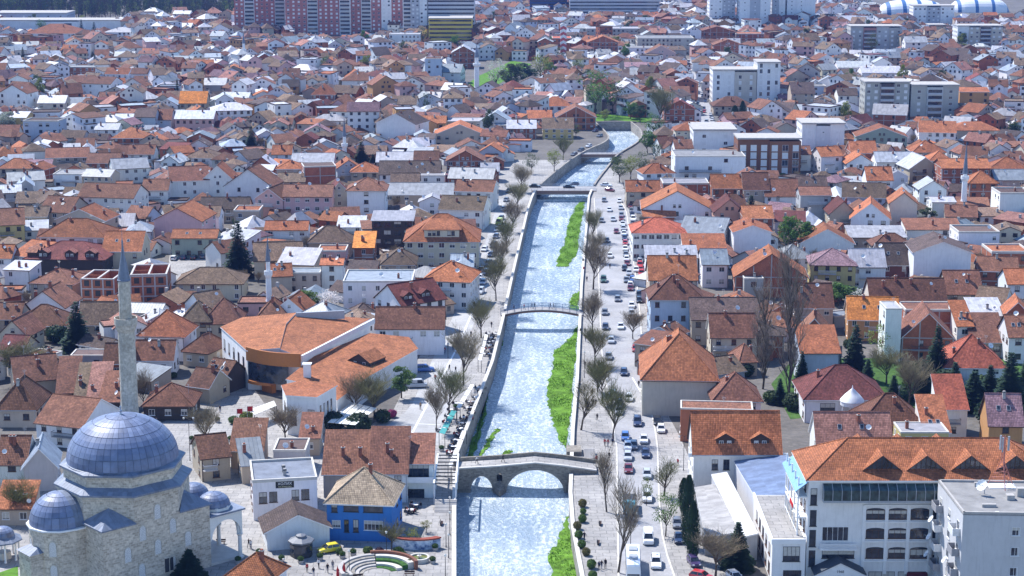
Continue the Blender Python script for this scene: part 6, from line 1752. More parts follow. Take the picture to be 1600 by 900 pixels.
# ------------------------------------------------------------------ telling things apart: where each thing stands
ANCH = [(190, 740, 'the domed mosque'), (826, 735, 'the old stone bridge'), (846, 494, 'the footbridge'), (880, 299, 'the flat road bridge'), (450, 590, 'the cinema'), (561, 830, 'the blue house'), (445, 800, 'the black-signed restaurant'),
        (1350, 890, 'the hotel'), (1062, 640, 'the big orange-roofed hall'), (1322, 660, 'the villa'), (1150, 745, 'the dormered house'), (373, 430, 'the tall fir'), (190, 475, 'the roofless brick shell'), (300, 405, 'the small car park'),
        (690, 420, 'the cream corner building'), (613, 400, 'the dark glazed block'), (421, 488, 'the cream minaret'), (539, 262, 'the minaret by the conifers'), (745, 152, 'the park minaret'), (1505, 332, 'the minaret across the river'),
        (930, 182, 'the big willow'), (1150, 160, 'the white modern block'), (1200, 272, 'the dark brick hall'), (1385, 186, 'the grey flats'), (500, 54, 'the red tower blocks'), (90, 48, 'the warehouses'), (1205, 41, 'the pale towers'), (1440, 24, 'the tent halls'),
        (880, 92, 'the striped tower'), (382, 108, 'the far minaret'), (640, 240, 'the steep white gable'), (1473, 450, 'the blank pale gable'), (1205, 470, 'the wide brick gable'), (1335, 588, 'the spruce group'), (100, 440, 'the dark red inn'),
        (355, 335, 'the triple-gabled white house'), (1058, 520, 'the old brown-roofed block'), (704, 68, 'the yellow office'), (1080, 130, 'the far road'), (640, 548, 'the street-corner cafe'), (1240, 620, 'the bare poplars'), (205, 665, 'the bazaar shops'),
        (505, 300, 'the brick cube'), (1030, 400, 'the red-roofed ribbon-windowed house'), (277, 395, 'the pink gable house'), (1300, 445, 'the olive-yellow house'), (60, 225, 'the pale blue block'), (300, 215, 'the pink far house'), (960, 70, 'the long grey offices'),
        (1040, 85, 'the far school block'), (1378, 240, 'the green-grey gable'), (1110, 275, 'the low white hall'), (718, 235, 'the wide orange gable'), (150, 160, 'the white three-storey house'), (20, 190, 'the tall pale gable'), (1590, 340, 'the blank pale wall')]
ANW = [(W(x, y), n) for x, y, n in ANCH]
USED = set()
ORD = ['', 'first ', 'second ', 'third ', 'fourth ', 'fifth ', 'sixth ', 'seventh ', 'eighth ', 'ninth ']
def relations(p):
    L = sorted(ANW, key=lambda a: math.hypot(a[0].x - p.x, (a[0].y - p.y) * .55))[:6]
    out = []
    for a, n in L:
        dx, dy = p.x - a.x, p.y - a.y; dist = math.hypot(dx, dy)
        if dist < 9: rel = 'beside'
        elif abs(dy) > abs(dx) * 1.1: rel = 'behind' if dy > 0 else 'in front of'
        else:
            riv = (dx > 0) == (a.x < xl(min(max(a.y, 300), YEND)) + 12)
            rel = 'on the river side of' if riv else 'on the outer side of'
        far = 'just ' if dist < 26 else ('' if dist < 60 else 'well ')
        out.append((far if rel in ('behind', 'in front of') else '') + rel + ' ' + n)
    return out
def uniq(base, p, extra=()):
    rel = relations(p)
    cands = [f'{base} {r}' for r in rel[:3]] + [f'{e} {base} {rel[0]}' for e in extra] + [f'{e} {base} {rel[1]}' for e in extra] + [f'{base} {r}' for r in rel[3:]]
    cands += [f'{base} between {relname(rel[0])} and {relname(rel[k])}' for k in (1, 2, 3)] + [f'{o}{base} {rel[0]}' for o in ORD[1:]] + [f'{o}{base} {rel[1]}' for o in ORD[1:]]
    for c in cands:
        c = ' '.join(c.split())
        if len(c.split()) <= 16 and c.lower() not in USED: USED.add(c.lower()); return c
    k = 0
    for r in rel:
        for o in ORD[1:]:
            for e in ('inner', 'outer', 'upper', 'lower', 'middle'):
                c = ' '.join(f'{o}{e} {base} {r}'.split())
                if len(c.split()) <= 16 and c.lower() not in USED: USED.add(c.lower()); return c
    return ' '.join(f'{base} {rel[0]}'.split()[:16])
def relname(r):
    return r[r.index('the ', r.index(' of ') if ' of ' in r and 'side of' in r else 0):] if 'side of' in r else r[r.index('the '):]
# ------------------------------------------------------------------ trees
def branchy(seed, h, spread, lv=3, up=.6, nl=6, trunk=.3, r0=.22, kids=(5, 6), n3=5, low=.55):
    r = random.Random(seed); T, C = MB(), MB()
    def grow(p, d, L, rad, lev):
        q = [p]; dd = d.copy()
        for k in range(3):
            dd = (dd + Vector((r.uniform(-.16, .16), r.uniform(-.16, .16), r.uniform(-.02, .14) * up))).normalized(); q.append(q[-1] + dd * L / 3)
        R_ = [rad, rad * .82, rad * .64, rad * .4]
        if lev <= 1: T.tube(q, R_, 6 if lev == 0 else 5, 0, False)
        else: C.tube(q, [max(x, .017) for x in R_], 3, 0, False)
        if lev >= lv: return
        n = nl if lev == 0 else kids[min(lev - 1, len(kids) - 1)]
        for j in range(n):
            t = r.uniform(low, 1.0) if lev == 0 else r.uniform(.25, 1.0); i = min(int(t * 3), 2); b = q[i].lerp(q[i + 1], t * 3 - i)
            a = 2 * math.pi * (j + r.uniform(-.3, .3)) / n; side = Vector((math.cos(a), math.sin(a), 0))
            nd = (dd * up + side * spread + Vector((0, 0, .25 * up))).normalized()
            grow(b, nd, (h - h * min(trunk, .6)) * (.62 if lev == 0 else .34 if lev == 1 else .2) * r.uniform(.75, 1.15), rad * (.5 if lev == 0 else .42), lev + 1)
    grow(Vector((0, 0, -.1)), Vector((0, 0, 1)), h * trunk * 1.25, r0, 0)
    return T, C
def leaves(C, pts, size, n, r, flat=.5):
    for c, rad in pts:
        for _ in range(n):
            v = Vector((r.gauss(0, 1), r.gauss(0, 1), r.gauss(0, 1))).normalized() * rad * r.uniform(.35, 1) ** .6
            p = c + Vector((v.x, v.y, v.z * .8)); a = Vector((r.uniform(-1, 1), r.uniform(-1, 1), r.uniform(-flat, flat))).normalized(); b = a.cross(Vector((r.uniform(-1, 1), r.uniform(-1, 1), r.uniform(-1, 1)))).normalized()
            s = size * r.uniform(.6, 1.3); C.poly([p - a * s, p + b * s * .6, p + a * s, p - b * s * .6])
def leafy(seed, h, w, dens=1.0, size=.28, twig=False):
    r = random.Random(seed); T, C = branchy(seed, h * .92, .8, 2, .7, 7, .32, .24, (6,))
    pts = []
    for k in range(int(26)):
        a = r.uniform(0, 6.28); z = h * r.uniform(.34, .97); f = math.sin(math.pi * min(1, max(0, (z / h - .22) / .8))) ** .6; rr = w / 2 * f * r.uniform(.25, 1)
        pts.append((Vector((rr * math.cos(a), rr * math.sin(a), z)), w * r.uniform(.12, .2)))
    leaves(C, pts, size, int(95 * dens), r)
    T2 = MB(); T2.add(T); 
    return T2, C
def conifer(seed, h, w):
    r = random.Random(seed); T, C = MB(), MB(); T.tube([(0, 0, -.1), (0, 0, h * .5), (0, 0, h * .98)], [.26, .15, .03], 7, 0, False)
    z = h * .07; lay = 0
    while z < h * .985:
        f = 1 - z / h; L = w / 2 * (f ** .85) * r.uniform(.82, 1.1) + .12; n = max(5, int(13 * (f + .25)))
        for j in range(n):
            a = 2 * math.pi * (j + r.uniform(-.35, .35)) / n; L2 = L * r.uniform(.7, 1.12); d = Vector((math.cos(a), math.sin(a), 0)); s = Vector((-d.y, d.x, 0)); dr = -.28 * L2
            m_ = max(3, int(L2 / .3))
            for k in range(m_):
                t = (k + .5) / m_; c = d * L2 * t + Vector((0, 0, z + dr * t + r.uniform(-.08, .08))); wd = (1 - t * .5) * L2 * .4 + .16
                for sg in (-1, 1):
                    e = s * sg * wd * r.uniform(.6, 1.1) + d * .2; C.poly([c, c + d * .42 + Vector((0, 0, .05)), c + e + Vector((0, 0, r.uniform(-.16, .04))), c + e * .55 - d * .16 + Vector((0, 0, -.08))])
        z += h * .026 * r.uniform(.8, 1.2)
    return T, C
def cypress(seed, h, w):
    r = random.Random(seed); T, C = MB(), MB(); T.tube([(0, 0, 0), (0, 0, h * .9)], [.14, .03], 6, 0, False)
    for k in range(2600):
        z = h * r.uniform(.03, 1) ** .9; rr = w / 2 * (math.sin(math.pi * min(1, .12 + .86 * z / h)) ** .6) * r.uniform(.55, 1); a = r.uniform(0, 6.28); p = Vector((rr * math.cos(a), rr * math.sin(a), z)); t = Vector((math.cos(a) * .3, math.sin(a) * .3, 1)).normalized() * .28; b = Vector((-math.sin(a), math.cos(a), 0)) * .11
        C.poly([p - b, p + b, p + t])
    return T, C
def bush(seed, w, h, size=.13, n=900):
    r = random.Random(seed); C = MB(); T = MB(); T.tube([(0, 0, 0), (0, 0, h * .5)], [.06, .03], 5, 0, False)
    for k in range(n):
        v = Vector((r.gauss(0, 1), r.gauss(0, 1), r.gauss(0, 1))).normalized() * r.uniform(.7, 1.05); p = Vector((v.x * w / 2, v.y * w / 2, h / 2 + v.z * h / 2)); a = Vector((r.uniform(-1, 1), r.uniform(-1, 1), r.uniform(-1, 1))).normalized(); b = a.cross(v).normalized(); s = size * r.uniform(.7, 1.4)
        C.poly([p - a * s, p + b * s * .7, p + a * s, p - b * s * .7])
    return T, C
PROTO = {}
def proto(key, fn, *a, **k):
    if key not in PROTO:
        T, C = fn(*a, **k); PROTO[key] = (T.mesh('trunk', [BARK]), C.mesh('crown', [LEAF]))
    return PROTO[key]
TW = (.27, .215, .14)
TREES = []; TBOX = []
def plant(kind, px, row, toprow=None, wpx=None, col=None, base=None, var=0, name='tree', world_p=None, hh=None, cat='tree', group=None):
    p = world_p if world_p is not None else W(px, row); s = scale_at(p)
    h = hh if hh else on_plane(px, toprow, p, Vector((0, 1, 0))).z
    w = wpx / s if wpx else h * .6
    r = random.Random(int(p.x * 13 + p.y * 7)); rz = r.uniform(0, 6.28)
    H0 = {'bare': (10, 7.0), 'pollard': (10, 5), 'poplar': (16, 3.4), 'leafy': (9, 7.5), 'thin': (9, 7.5), 'conifer': (13, 6.5), 'cypress': (8, 2.2), 'bush': (1.6, 1.8)}[kind]
    fn = {'bare': lambda: proto(('bare', var), branchy, 11 + var, 10, .72, 4, .85, 9, .34, .22, (7, 6, 4), 5, .5), 'pollard': lambda: proto(('pol', var), branchy, 31 + var, 10, .75, 4, .95, 10, .5, .2, (5, 4, 3), 5, .22),
          'poplar': lambda: proto(('pop', var), branchy, 51 + var, 16, .55, 4, 1.2, 34, .76, .2, (4, 4, 2), 5, .04), 'leafy': lambda: proto(('leaf', var), leafy, 71 + var, 9, 7.5), 'thin': lambda: proto(('thin', var), leafy, 81 + var, 9, 7.5, .42, .2),
          'conifer': lambda: proto(('con', var), conifer, 91 + var, 13, 6.5), 'cypress': lambda: proto(('cyp', var), cypress, 95 + var, 8, 2.2), 'bush': lambda: proto(('bush', var), bush, 97 + var, 1.8, 1.6)}[kind]
    tm, cm_ = fn()
    root = empty(name, p, rz); sc = Matrix.Diagonal((w / H0[1], w / H0[1], h / H0[0], 1))
    obj('trunk', tm, root, None, sc); o = obj('crown', cm_, root, col or TW, sc)
    tag(root, uniq(base, p), cat, group)
    TREES.append((p.x, p.y, w / 2))
    if h > 5 and world_p is None: TBOX.append((px - wpx / 2, px + wpx / 2, toprow, row))
    return root
PT = 'bare trees along the riverside street'
CV = (.030, .062, .032)
for i, (x, y, t, w) in enumerate([(926, 522, 462, 34), (929, 572, 515, 36), (934, 612, 565, 36), (941, 630, 563, 38), (927, 452, 380, 40), (926, 378, 330, 24), (930, 410, 366, 24), (958, 690, 605, 40), (989, 530, 488, 30), (752, 528, 472, 36), (724, 602, 520, 44), (702, 652, 578, 42), (682, 674, 604, 30), (775, 470, 405, 34), (783, 430, 372, 30), (792, 395, 345, 28), (800, 362, 318, 28), (808, 330, 288, 28), (814, 300, 262, 28), (880, 250, 218, 22), (556, 650, 590, 44), (585, 655, 588, 46), (322, 700, 640, 38), (330, 735, 690, 40), (225, 640, 585, 30), (30, 600, 540, 60), (58, 605, 552, 40), (32, 815, 755, 42), (1118, 900, 838, 62), (1385, 600, 548, 44), (1420, 640, 560, 50), (1030, 200, 140, 36), (445, 690, 640, 40), (612, 860, 822, 32)]):
    plant('bare', x, y, t - 4, w * 1.2, [None, (.25, .23, .10), (.31, .26, .16), (.22, .22, .09)][i % 4], 'leafless tree with a spreading grey-brown crown', i % 3, 'bare_tree')
for i, (x, y, t, w, c) in enumerate([(966, 895, 735, 48, None), (948, 800, 690, 34, None), (908, 672, 588, 36, (.22, .19, .08)), (1038, 775, 712, 40, (.2, .2, .09))]):
    plant('pollard', x, y, t, w * 1.15, c or (.30, .245, .17), 'tall pollarded tree with upright bare shoots', i % 2, 'pollarded_tree')
for i, (x, y, t, w) in enumerate([(1192, 608, 462, 30), (1232, 622, 430, 40)]): plant('poplar', x, y, t, w, (.30, .25, .20), 'tall bare poplar with a narrow grey crown', i, 'poplar_tree')
for i, (x, y, t, w) in enumerate([(373, 432, 342, 50), (121, 548, 470, 52), (393, 240, 197, 26), (565, 260, 220, 30), (583, 264, 240, 20), (108, 258, 232, 24), (1173, 350, 304, 32), (1335, 592, 506, 50), (1462, 600, 508, 48), (1575, 650, 548, 64), (1252, 605, 548, 30), (1520, 640, 580, 60), (1395, 640, 585, 36), (148, 66, 34, 16), (128, 60, 30, 12), (1288, 55, 38, 14), (1152, 890, 815, 52), (296, 905, 858, 56), (193, 32, 18, 10), (145, 100, 80, 12), (30, 96, 82, 14), (1440, 625, 560, 40), (1490, 630, 565, 44), (1545, 632, 570, 44), (1600, 635, 560, 50), (1355, 612, 560, 34), (1310, 600, 555, 28), (1218, 632, 590, 26)]):
    plant('conifer', x, y, t, w * 1.1, CV, 'dark green conifer with drooping branches', i % 3, 'conifer_tree')
for i, (x, y, t, w) in enumerate([(1075, 855, 745, 26), (1082, 875, 785, 24), (1068, 800, 748, 20), (1160, 188, 158, 12), (1148, 190, 165, 14)]): plant('cypress', x, y, t, w, (.028, .058, .028), 'narrow dark cypress with dense foliage', i % 2, 'cypress_tree')
GL, YG_, OL = (.10, .19, .04), (.22, .25, .05), (.09, .12, .05)
for i, (x, y, t, w, c, k) in enumerate([(930, 182, 112, 64, GL, 'thin'), (957, 178, 128, 40, OL, 'thin'), (845, 128, 84, 40, YG_, 'thin'), (820, 130, 100, 40, (.05, .09, .04), 'leafy'), (1235, 396, 338, 40, GL, 'leafy'), (1262, 392, 348, 34, GL, 'leafy'), (1380, 560, 506, 46, (.2, .27, .06), 'thin'), (481, 492, 454, 42, (.12, .18, .04), 'leafy'), (515, 496, 452, 46, (.72, .68, .66), 'thin'), (627, 622, 575, 44, (.11, .18, .05), 'leafy'), (1040, 838, 768, 40, (.11, .19, .04), 'thin'), (866, 268, 232, 28, YG_, 'thin'), (830, 272, 240, 24, OL, 'thin'), (968, 285, 248, 36, OL, 'thin'), (985, 280, 242, 36, YG_, 'thin'), (1003, 276, 238, 32, OL, 'thin'), (1310, 478, 442, 40, GL, 'leafy'), (1345, 480, 450, 36, (.6, .6, .56), 'thin'), (14, 212, 176, 34, (.35, .38, .3), 'leafy'), (645, 855, 826, 26, (.24, .26, .04), 'thin'), (666, 832, 812, 22, (.2, .2, .06), 'thin'), (1010, 790, 745, 20, (.18, .22, .05), 'thin'), (775, 140, 92, 40, (.45, .46, .38), 'thin'), (800, 145, 100, 46, OL, 'leafy'), (1020, 215, 178, 32, GL, 'thin'), (905, 118, 92, 24, YG_, 'thin'), (860, 120, 98, 24, GL, 'leafy'), (1450, 345, 325, 28, OL, 'leafy'), (1580, 215, 190, 24, (.06, .1, .04), 'leafy'), (620, 222, 206, 30, (.14, .2, .05), 'leafy'), (505, 352, 330, 12, (.05, .09, .04), 'leafy'), (1012, 240, 205, 26, GL, 'leafy'), (1025, 255, 222, 24, OL, 'thin'), (915, 196, 172, 26, GL, 'thin'), (985, 186, 160, 26, GL, 'leafy'), (1000, 190, 165, 26, (.06, .1, .04), 'leafy'), (900, 215, 195, 18, YG_, 'thin'), (965, 262, 244, 22, (.06, .1, .03), 'leafy'), (945, 190, 170, 22, YG_, 'thin')]):
    nm = 'white blossoming tree' if c[0] > .5 else ('bright yellow-green tree in young leaf' if c[0] > .18 else 'green tree in fresh spring leaf' if c[0] >= .1 else 'dull olive green tree')
    plant(k, x, y, t, w, c, nm, i % 3, 'leafy_tree')
for i, (x, y, w) in enumerate([(910, 792, 13), (911, 803, 10), (910, 816, 13), (902, 827, 13), (904, 841, 13), (909, 856, 13), (916, 868, 13), (924, 888, 15), (926, 905, 14)]): plant('bush', x, y, y - w * .95, w, (.10, .17, .035) if i % 3 else (.17, .15, .05), 'round clipped bush on the promenade edge', i % 2, 'clipped_bush', cat='bush', group='clipped bushes on the promenade')
for i, (x, y, w, c) in enumerate([(575, 866, 16, (.09, .14, .03)), (593, 866, 14, (.06, .03, .05)), (622, 868, 18, (.09, .15, .03)), (520, 672, 38, (.035, .06, .03)), (560, 676, 40, (.035, .06, .03)), (598, 660, 26, (.05, .08, .03)), (612, 652, 16, (.35, .05, .16)), (1140, 575, 26, (.03, .06, .03)), (1165, 588, 26, (.03, .06, .03)), (1380, 660, 40, (.04, .07, .03)), (1480, 610, 44, (.035, .07, .03)), (1545, 660, 44, (.03, .06, .03)), (385, 660, 22, (.16, .2, .04)), (365, 662, 16, (.1, .17, .04)), (90, 535, 36, (.035, .07, .035)), (530, 866, 12, (.07, .12, .03)), (1240, 640, 34, (.05, .08, .035)), (1205, 630, 26, (.06, .1, .03)), (1330, 470, 30, (.1, .17, .05)), (1410, 628, 34, (.04, .08, .03)), (1425, 612, 30, (.07, .12, .03)), (1460, 640, 34, (.035, .07, .03)), (1500, 645, 34, (.04, .08, .03)), (1300, 645, 26, (.05, .09, .03)), (1265, 632, 24, (.05, .09, .03)), (1350, 640, 30, (.06, .1, .03)), (1560, 618, 34, (.05, .09, .03)), (1590, 660, 40, (.03, .06, .03)), (1530, 612, 34, (.09, .14, .04))]):
    plant('bush', x, y, y - w * .75, w, c, 'magenta flowering shrub' if c[2] > .1 and c[0] > .2 else 'leafy dark green shrub', i % 2, 'shrub', cat='shrub')
# far wood behind the warehouses: reads as one mass
def far_wood():
    r = random.Random(5); C = MB(); T = MB()
    for k in range(900):
        px = r.uniform(-40, 372); row = r.uniform(2, 34)
        if row > 30 and px < 200: row = r.uniform(2, 24)
        p = W(px, row) if row > 4 else W(px, 4) + Vector((0, r.uniform(0, 400), 0)); h = r.uniform(9, 17); w = r.uniform(4, 7); g = r.random()
        C.col = (.045, .04, .035) if g < .55 else ((.035, .055, .03) if g < .85 else (.12, .16, .05))
        T.tube([(p.x, p.y, 0), (p.x + r.uniform(-.5, .5), p.y, h * .8)], [.3, .1], 4, 0, False)
        for j in range(110):
            a = r.uniform(0, 6.28); z = h * r.uniform(.25, 1); rr = w * math.sin(math.pi * (z / h * .85 + .05)) ** .7 * r.uniform(.3, 1) * .6; q = Vector((p.x + rr * math.cos(a), p.y + rr * math.sin(a), z)); t = Vector((r.uniform(-.5, .5), r.uniform(-.5, .5), 1)) * r.uniform(.6, 1.3); b = Vector((math.cos(a + 1.5), math.sin(a + 1.5), 0)) * r.uniform(.15, .5)
            C.poly([q - b, q + b, q + t])
    o = C.build('far_wood', m_leaf('wood_twigs', 'attr'), None, None, False, True); tag(o, 'hazy far-off wood of leafless trees behind the warehouses', 'wood', kind='stuff')
    q = T.build('wood_trunks', BARK, o); q['kind'] = 'stuff'
far_wood()
# ------------------------------------------------------------------ vehicles
def loft(m, secs, mi=0):
    """secs: (y, half width, z0, z1); length along y"""
    rings = []
    for (y, hw, z0, z1) in secs:
        zm = z0 + (z1 - z0) * .55; rings.append([(-hw * .93, y, z0), (-hw, y, z0 + .12), (-hw, y, zm), (-hw * .9, y, z1), (-hw * .5, y, z1 + .025), (hw * .5, y, z1 + .025), (hw * .9, y, z1), (hw, y, zm), (hw, y, z0 + .12), (hw * .93, y, z0)])
    n = 10; vs = [p for r_ in rings for p in r_]; fs = []
    for i in range(len(rings) - 1):
        for j in range(n): fs.append((i * n + j, i * n + (j + 1) % n, (i + 1) * n + (j + 1) % n, (i + 1) * n + j))
    fs.append(tuple(range(n - 1, -1, -1))); fs.append(tuple((len(rings) - 1) * n + j for j in range(n)))
    m.faces(vs, fs, mi)
CARS = {}
def car_proto(kind):
    if kind in CARS: return CARS[kind]
    B = dict(hatch=(3.95, .86, .90, (-.95, 1.85), (-.25, 1.45), 1.46), sedan=(4.5, .87, .88, (-.95, 1.65), (-.2, 1.0), 1.43), suv=(4.5, .92, 1.05, (-1.0, 2.1), (-.35, 1.8), 1.72), van=(4.9, .95, 1.12, (-1.75, 2.38), (-1.15, 2.32), 1.98))[kind]
    L, hw, zb, (b0, b1), (t0, t1), zt = B; f, r = -L / 2, L / 2; nose = .72 if kind != 'van' else .95
    body = MB(); loft(body, [(f, hw * .8, .36, nose - .14), (f + .1, hw * .93, .26, nose), (b0 - .1, hw, .22, zb - .06), (b0 + .3, hw, .22, zb), (b1 - .5, hw, .22, zb), (r - .25, hw * .97, .24, zb - (.0 if kind != 'sedan' else .02)), (r - .06, hw * .92, .28, zb - .06), (r, hw * .84, .4, zb - .2)])
    g = MB(); cb, ct = hw * .88, hw * .70
    V = [(-cb, b0, zb), (cb, b0, zb), (cb, b1, zb), (-cb, b1, zb), (-ct, t0, zt - .06), (ct, t0, zt - .06), (ct, t1, zt - .06), (-ct, t1, zt - .06)]
    g.faces(V, [(0, 1, 5, 4), (1, 2, 6, 5), (2, 3, 7, 6), (3, 0, 4, 7)])
    rp = MB(); k = ct + .03; rp.faces([(-k, t0 - .08, zt - .08), (k, t0 - .08, zt - .08), (k, t1 + .08, zt - .08), (-k, t1 + .08, zt - .08), (-k * .86, t0 + .1, zt), (k * .86, t0 + .1, zt), (k * .86, t1 - .1, zt - .01), (-k * .86, t1 - .1, zt - .01)], [(4, 5, 6, 7), (0, 1, 5, 4), (1, 2, 6, 5), (2, 3, 7, 6), (3, 0, 4, 7)])
    for i in range(4): rp.tube([V[i], V[i + 4]], .045, 4)
    for sx in (-1, 1):
        xm = [(sx * cb * 1.0, b0 + (b1 - b0) * .48, zb), (sx * ct * 1.0, b0 + (b1 - b0) * .48, zt - .06)]; rp.tube(xm, .05, 4)
        rp.box(min(sx * (hw - .02), sx * (hw + .17)), max(sx * (hw - .02), sx * (hw + .17)), b0 + .28, b0 + .42, zb - .02, zb + .13)
    if kind == 'van': rp.box(-cb * .97, cb * .97, b0 + 1.6, b1 + .02, zb, zt - .1)
    wm = MB(); wm.lathe([(0, .1), (.19, .1), (.2, .08)], 14, (0, 0, 0), 1); wm.lathe([(.2, .08), (.31, .1), (.325, .05), (.325, -.08), (.3, -.1), (0, -.1)], 14, (0, 0, 0), 0)
    hl = MB(); hl.box(-.19, .19, -.04, .06, -.09, .09); tl = MB(); tl.box(-.15, .15, -.06, .03, -.12, .12)
    CARS[kind] = dict(body=body.mesh('body', [PAINT], True), glass=g.mesh('window_glass', [GLASS]), roof=rp.mesh('roof_panel', [PAINT]), wheel=wm.mesh('wheel', [RUBBER, RIM]), head=hl.mesh('headlight', [LAMPG]), tail=tl.mesh('tail_light', [LAMPR]),
                      wy=(f + .78, r - .8), hw=hw, f=f, r=r, nose=nose, zb=zb)
    me = CARS[kind]['body']; me.polygons.foreach_set('use_smooth', np.zeros(len(me.polygons), dtype=bool))
    return CARS[kind]
CCOL = dict(w=('white', (.75, .76, .77)), s=('silver', (.45, .47, .5)), g=('grey', (.16, .17, .19)), k=('black', (.012, .013, .016)), n=('dark blue', (.02, .035, .09)), b=('blue', (.05, .13, .38)), r=('red', (.45, .025, .02)), m=('dark red', (.17, .02, .025)), y=('yellow', (.72, .58, .02)), e=('dark green', (.03, .08, .05)), p=('purple', (.05, .03, .10)), l=('lime yellow', (.5, .6, .05)))
KN = dict(hatch='hatchback', sedan='saloon car', suv='off-road car', van='van')
def car(px, row, kind, c, rot=-2.9, where=None, z=0.0, z0=None):
    P = car_proto(kind); p = W(px, row, z); root = empty('car' if kind != 'van' else 'van', p, R(rot))
    col = CCOL[c][1]
    obj('body', P['body'], root, col); obj('window_glass', P['glass'], root); obj('roof_panel', P['roof'], root, col)
    for y in P['wy']:
        for sx in (-1, 1): obj('wheel', P['wheel'], root, None, Matrix.Translation((sx * (P['hw'] - .12), y, .325)) @ Matrix.Rotation(math.pi / 2 * sx, 4, 'Y'))
    for sx in (-1, 1):
        obj('headlight', P['head'], root, None, Matrix.Translation((sx * P['hw'] * .64, P['f'] + .04, P['nose'] - .1))); obj('tail_light', P['tail'], root, None, Matrix.Translation((sx * P['hw'] * .72, P['r'] - .03, P['zb'] - .18)))
    tag(root, uniq(f'{CCOL[c][0]} {KN[kind]} {where}' if where else f'{CCOL[c][0]} {KN[kind]}', p), 'van' if kind == 'van' else 'car', 'cars in the streets')
    TREES.append((p.x, p.y, 2)); return root
DR = 'driving on the riverside boulevard'; PK = 'parked beside the boulevard'
for a in [(977, 686, 'hatch', 'b', DR), (1006, 690, 'sedan', 'w', DR), (981, 701, 'hatch', 'w', DR), (981, 717, 'hatch', 's', DR), (982, 736, 'sedan', 'm', DR), (1009, 712, 'sedan', 'n', DR), (1011, 745, 'hatch', 's', DR), (1011, 781, 'suv', 'w', DR), (1013, 846, 'van', 'w', DR), (1025, 884, 'suv', 'w', DR),
          (1061, 845, 'sedan', 'n', PK), (1058, 822, 'hatch', 'g', PK), (945, 491, 'hatch', 'g', DR), (946, 514, 'hatch', 'n', DR), (970, 513, 'sedan', 'w', DR), (987, 480, 'hatch', 'w', PK), (987, 492, 'hatch', 's', PK), (999, 464, 'suv', 'k', PK), (999, 472, 'hatch', 'k', PK), (985, 453, 'hatch', 'm', PK), (993, 548, 'hatch', 'r', PK),
          (951, 560, 'sedan', 'g', DR), (958, 620, 'hatch', 'w', DR), (967, 634, 'sedan', 'k', DR), (967, 645, 'sedan', 's', DR), (996, 663, 'suv', 'n', DR), (1027, 662, 'hatch', 'k', PK), (1033, 674, 'hatch', 'w', PK), (944, 315, 'hatch', 'g', DR), (968, 316, 'hatch', 'w', PK), (970, 327, 'hatch', 's', PK), (940, 347, 'hatch', 'g', DR), (963, 364, 'hatch', 'm', DR),
          (971, 338, 'hatch', 'g', PK), (971, 344, 'hatch', 'm', PK), (973, 352, 'sedan', 'w', PK), (974, 359, 'hatch', 's', PK), (975, 367, 'sedan', 'w', PK), (976, 374, 'hatch', 'n', PK), (977, 382, 'hatch', 'r', PK), (977, 391, 'hatch', 'w', PK), (978, 400, 'sedan', 'g', PK), (979, 407, 'hatch', 'w', PK), (980, 414, 'hatch', 'm', PK), (976, 422, 'hatch', 'k', PK), (994, 424, 'hatch', 'w', PK), (983, 429, 'hatch', 's', PK), (988, 439, 'hatch', 'b', PK), (979, 440, 'sedan', 'g', PK), (985, 448, 'hatch', 'w', PK), (943, 440, 'suv', 'e', DR),
          (775, 292, 'hatch', 'w', None), (780, 350, 'van', 'l', None), (777, 361, 'hatch', 'w', None), (757, 392, 'hatch', 'w', None), (768, 400, 'hatch', 'g', None), (752, 424, 'sedan', 'k', None), (750, 436, 'hatch', 'w', None), (726, 471, 'sedan', 'w', None), (721, 478, 'hatch', 'k', None), (742, 452, 'hatch', 'n', None)]:
    car(*a[:4], -2.9 + (0 if a[0] > 800 else -8), a[4] or 'in the old riverside street')
for a in [(889, 294, 'sedan', 'k', 88), (897, 290, 'hatch', 'n', -90), (836, 293, 'sedan', 'k', 85), (947, 291, 'sedan', 'w', 70), (953, 299, 'hatch', 'm', 50)]: car(*a[:5], 'at the flat road bridge')
for a in [(272, 406, 'hatch', 'w'), (287, 405, 'hatch', 'n'), (303, 405, 'hatch', 'k'), (318, 403, 'hatch', 'g'), (333, 402, 'suv', 'w')]: car(*a, 178, 'parked in a row in the small car park')
car(326, 424, 'sedan', 'k', 85, 'parked across the small car park'); car(514, 862, 'hatch', 'y', -62, 'with black roof parked beside the kiosk'); car(664, 580, 'suv', 'b', 100, 'parked at the street-corner cafe'); car(651, 605, 'van', 's', 95, 'parked under the cinema garden trees')
car(1084, 882, 'hatch', 'p', 10, 'parked beside the cypresses'); car(1096, 905, 'hatch', 'r', 60, 'parked below the hotel wing'); car(1148, 906, 'hatch', 'w', 20, 'parked below the hotel wing'); car(1120, 480, 'hatch', 's', 20, 'parked between the houses'); car(1143, 420, 'hatch', 'w', 0, 'parked between the houses')
rr = random.Random(21)
for k in range(18): car(984 + k * 1.1 + rr.uniform(-1, 1), 318 + k * 6.6, rr.choice(['hatch', 'hatch', 'sedan', 'suv']), rr.choice('wwsgknrm'), -2.9, 'parked by the boulevard house fronts')
for k in range(12): car(np.interp(k, [0, 11], [792, 748]) + 3, np.interp(k, [0, 11], [300, 458]), rr.choice(['hatch', 'sedan', 'suv']), rr.choice('wsgkn'), -10, 'parked under the street trees')
for x, y, c in [(953, 402, 'w'), (948, 378, 'k'), (958, 345, 's'), (952, 330, 'w'), (965, 470, 'g'), (955, 535, 's'), (975, 585, 'n'), (983, 625, 'w'), (990, 700, 'g'), (1012, 640, 's')]: car(x, y, rr.choice(['hatch', 'sedan']), c, -2.9, DR)
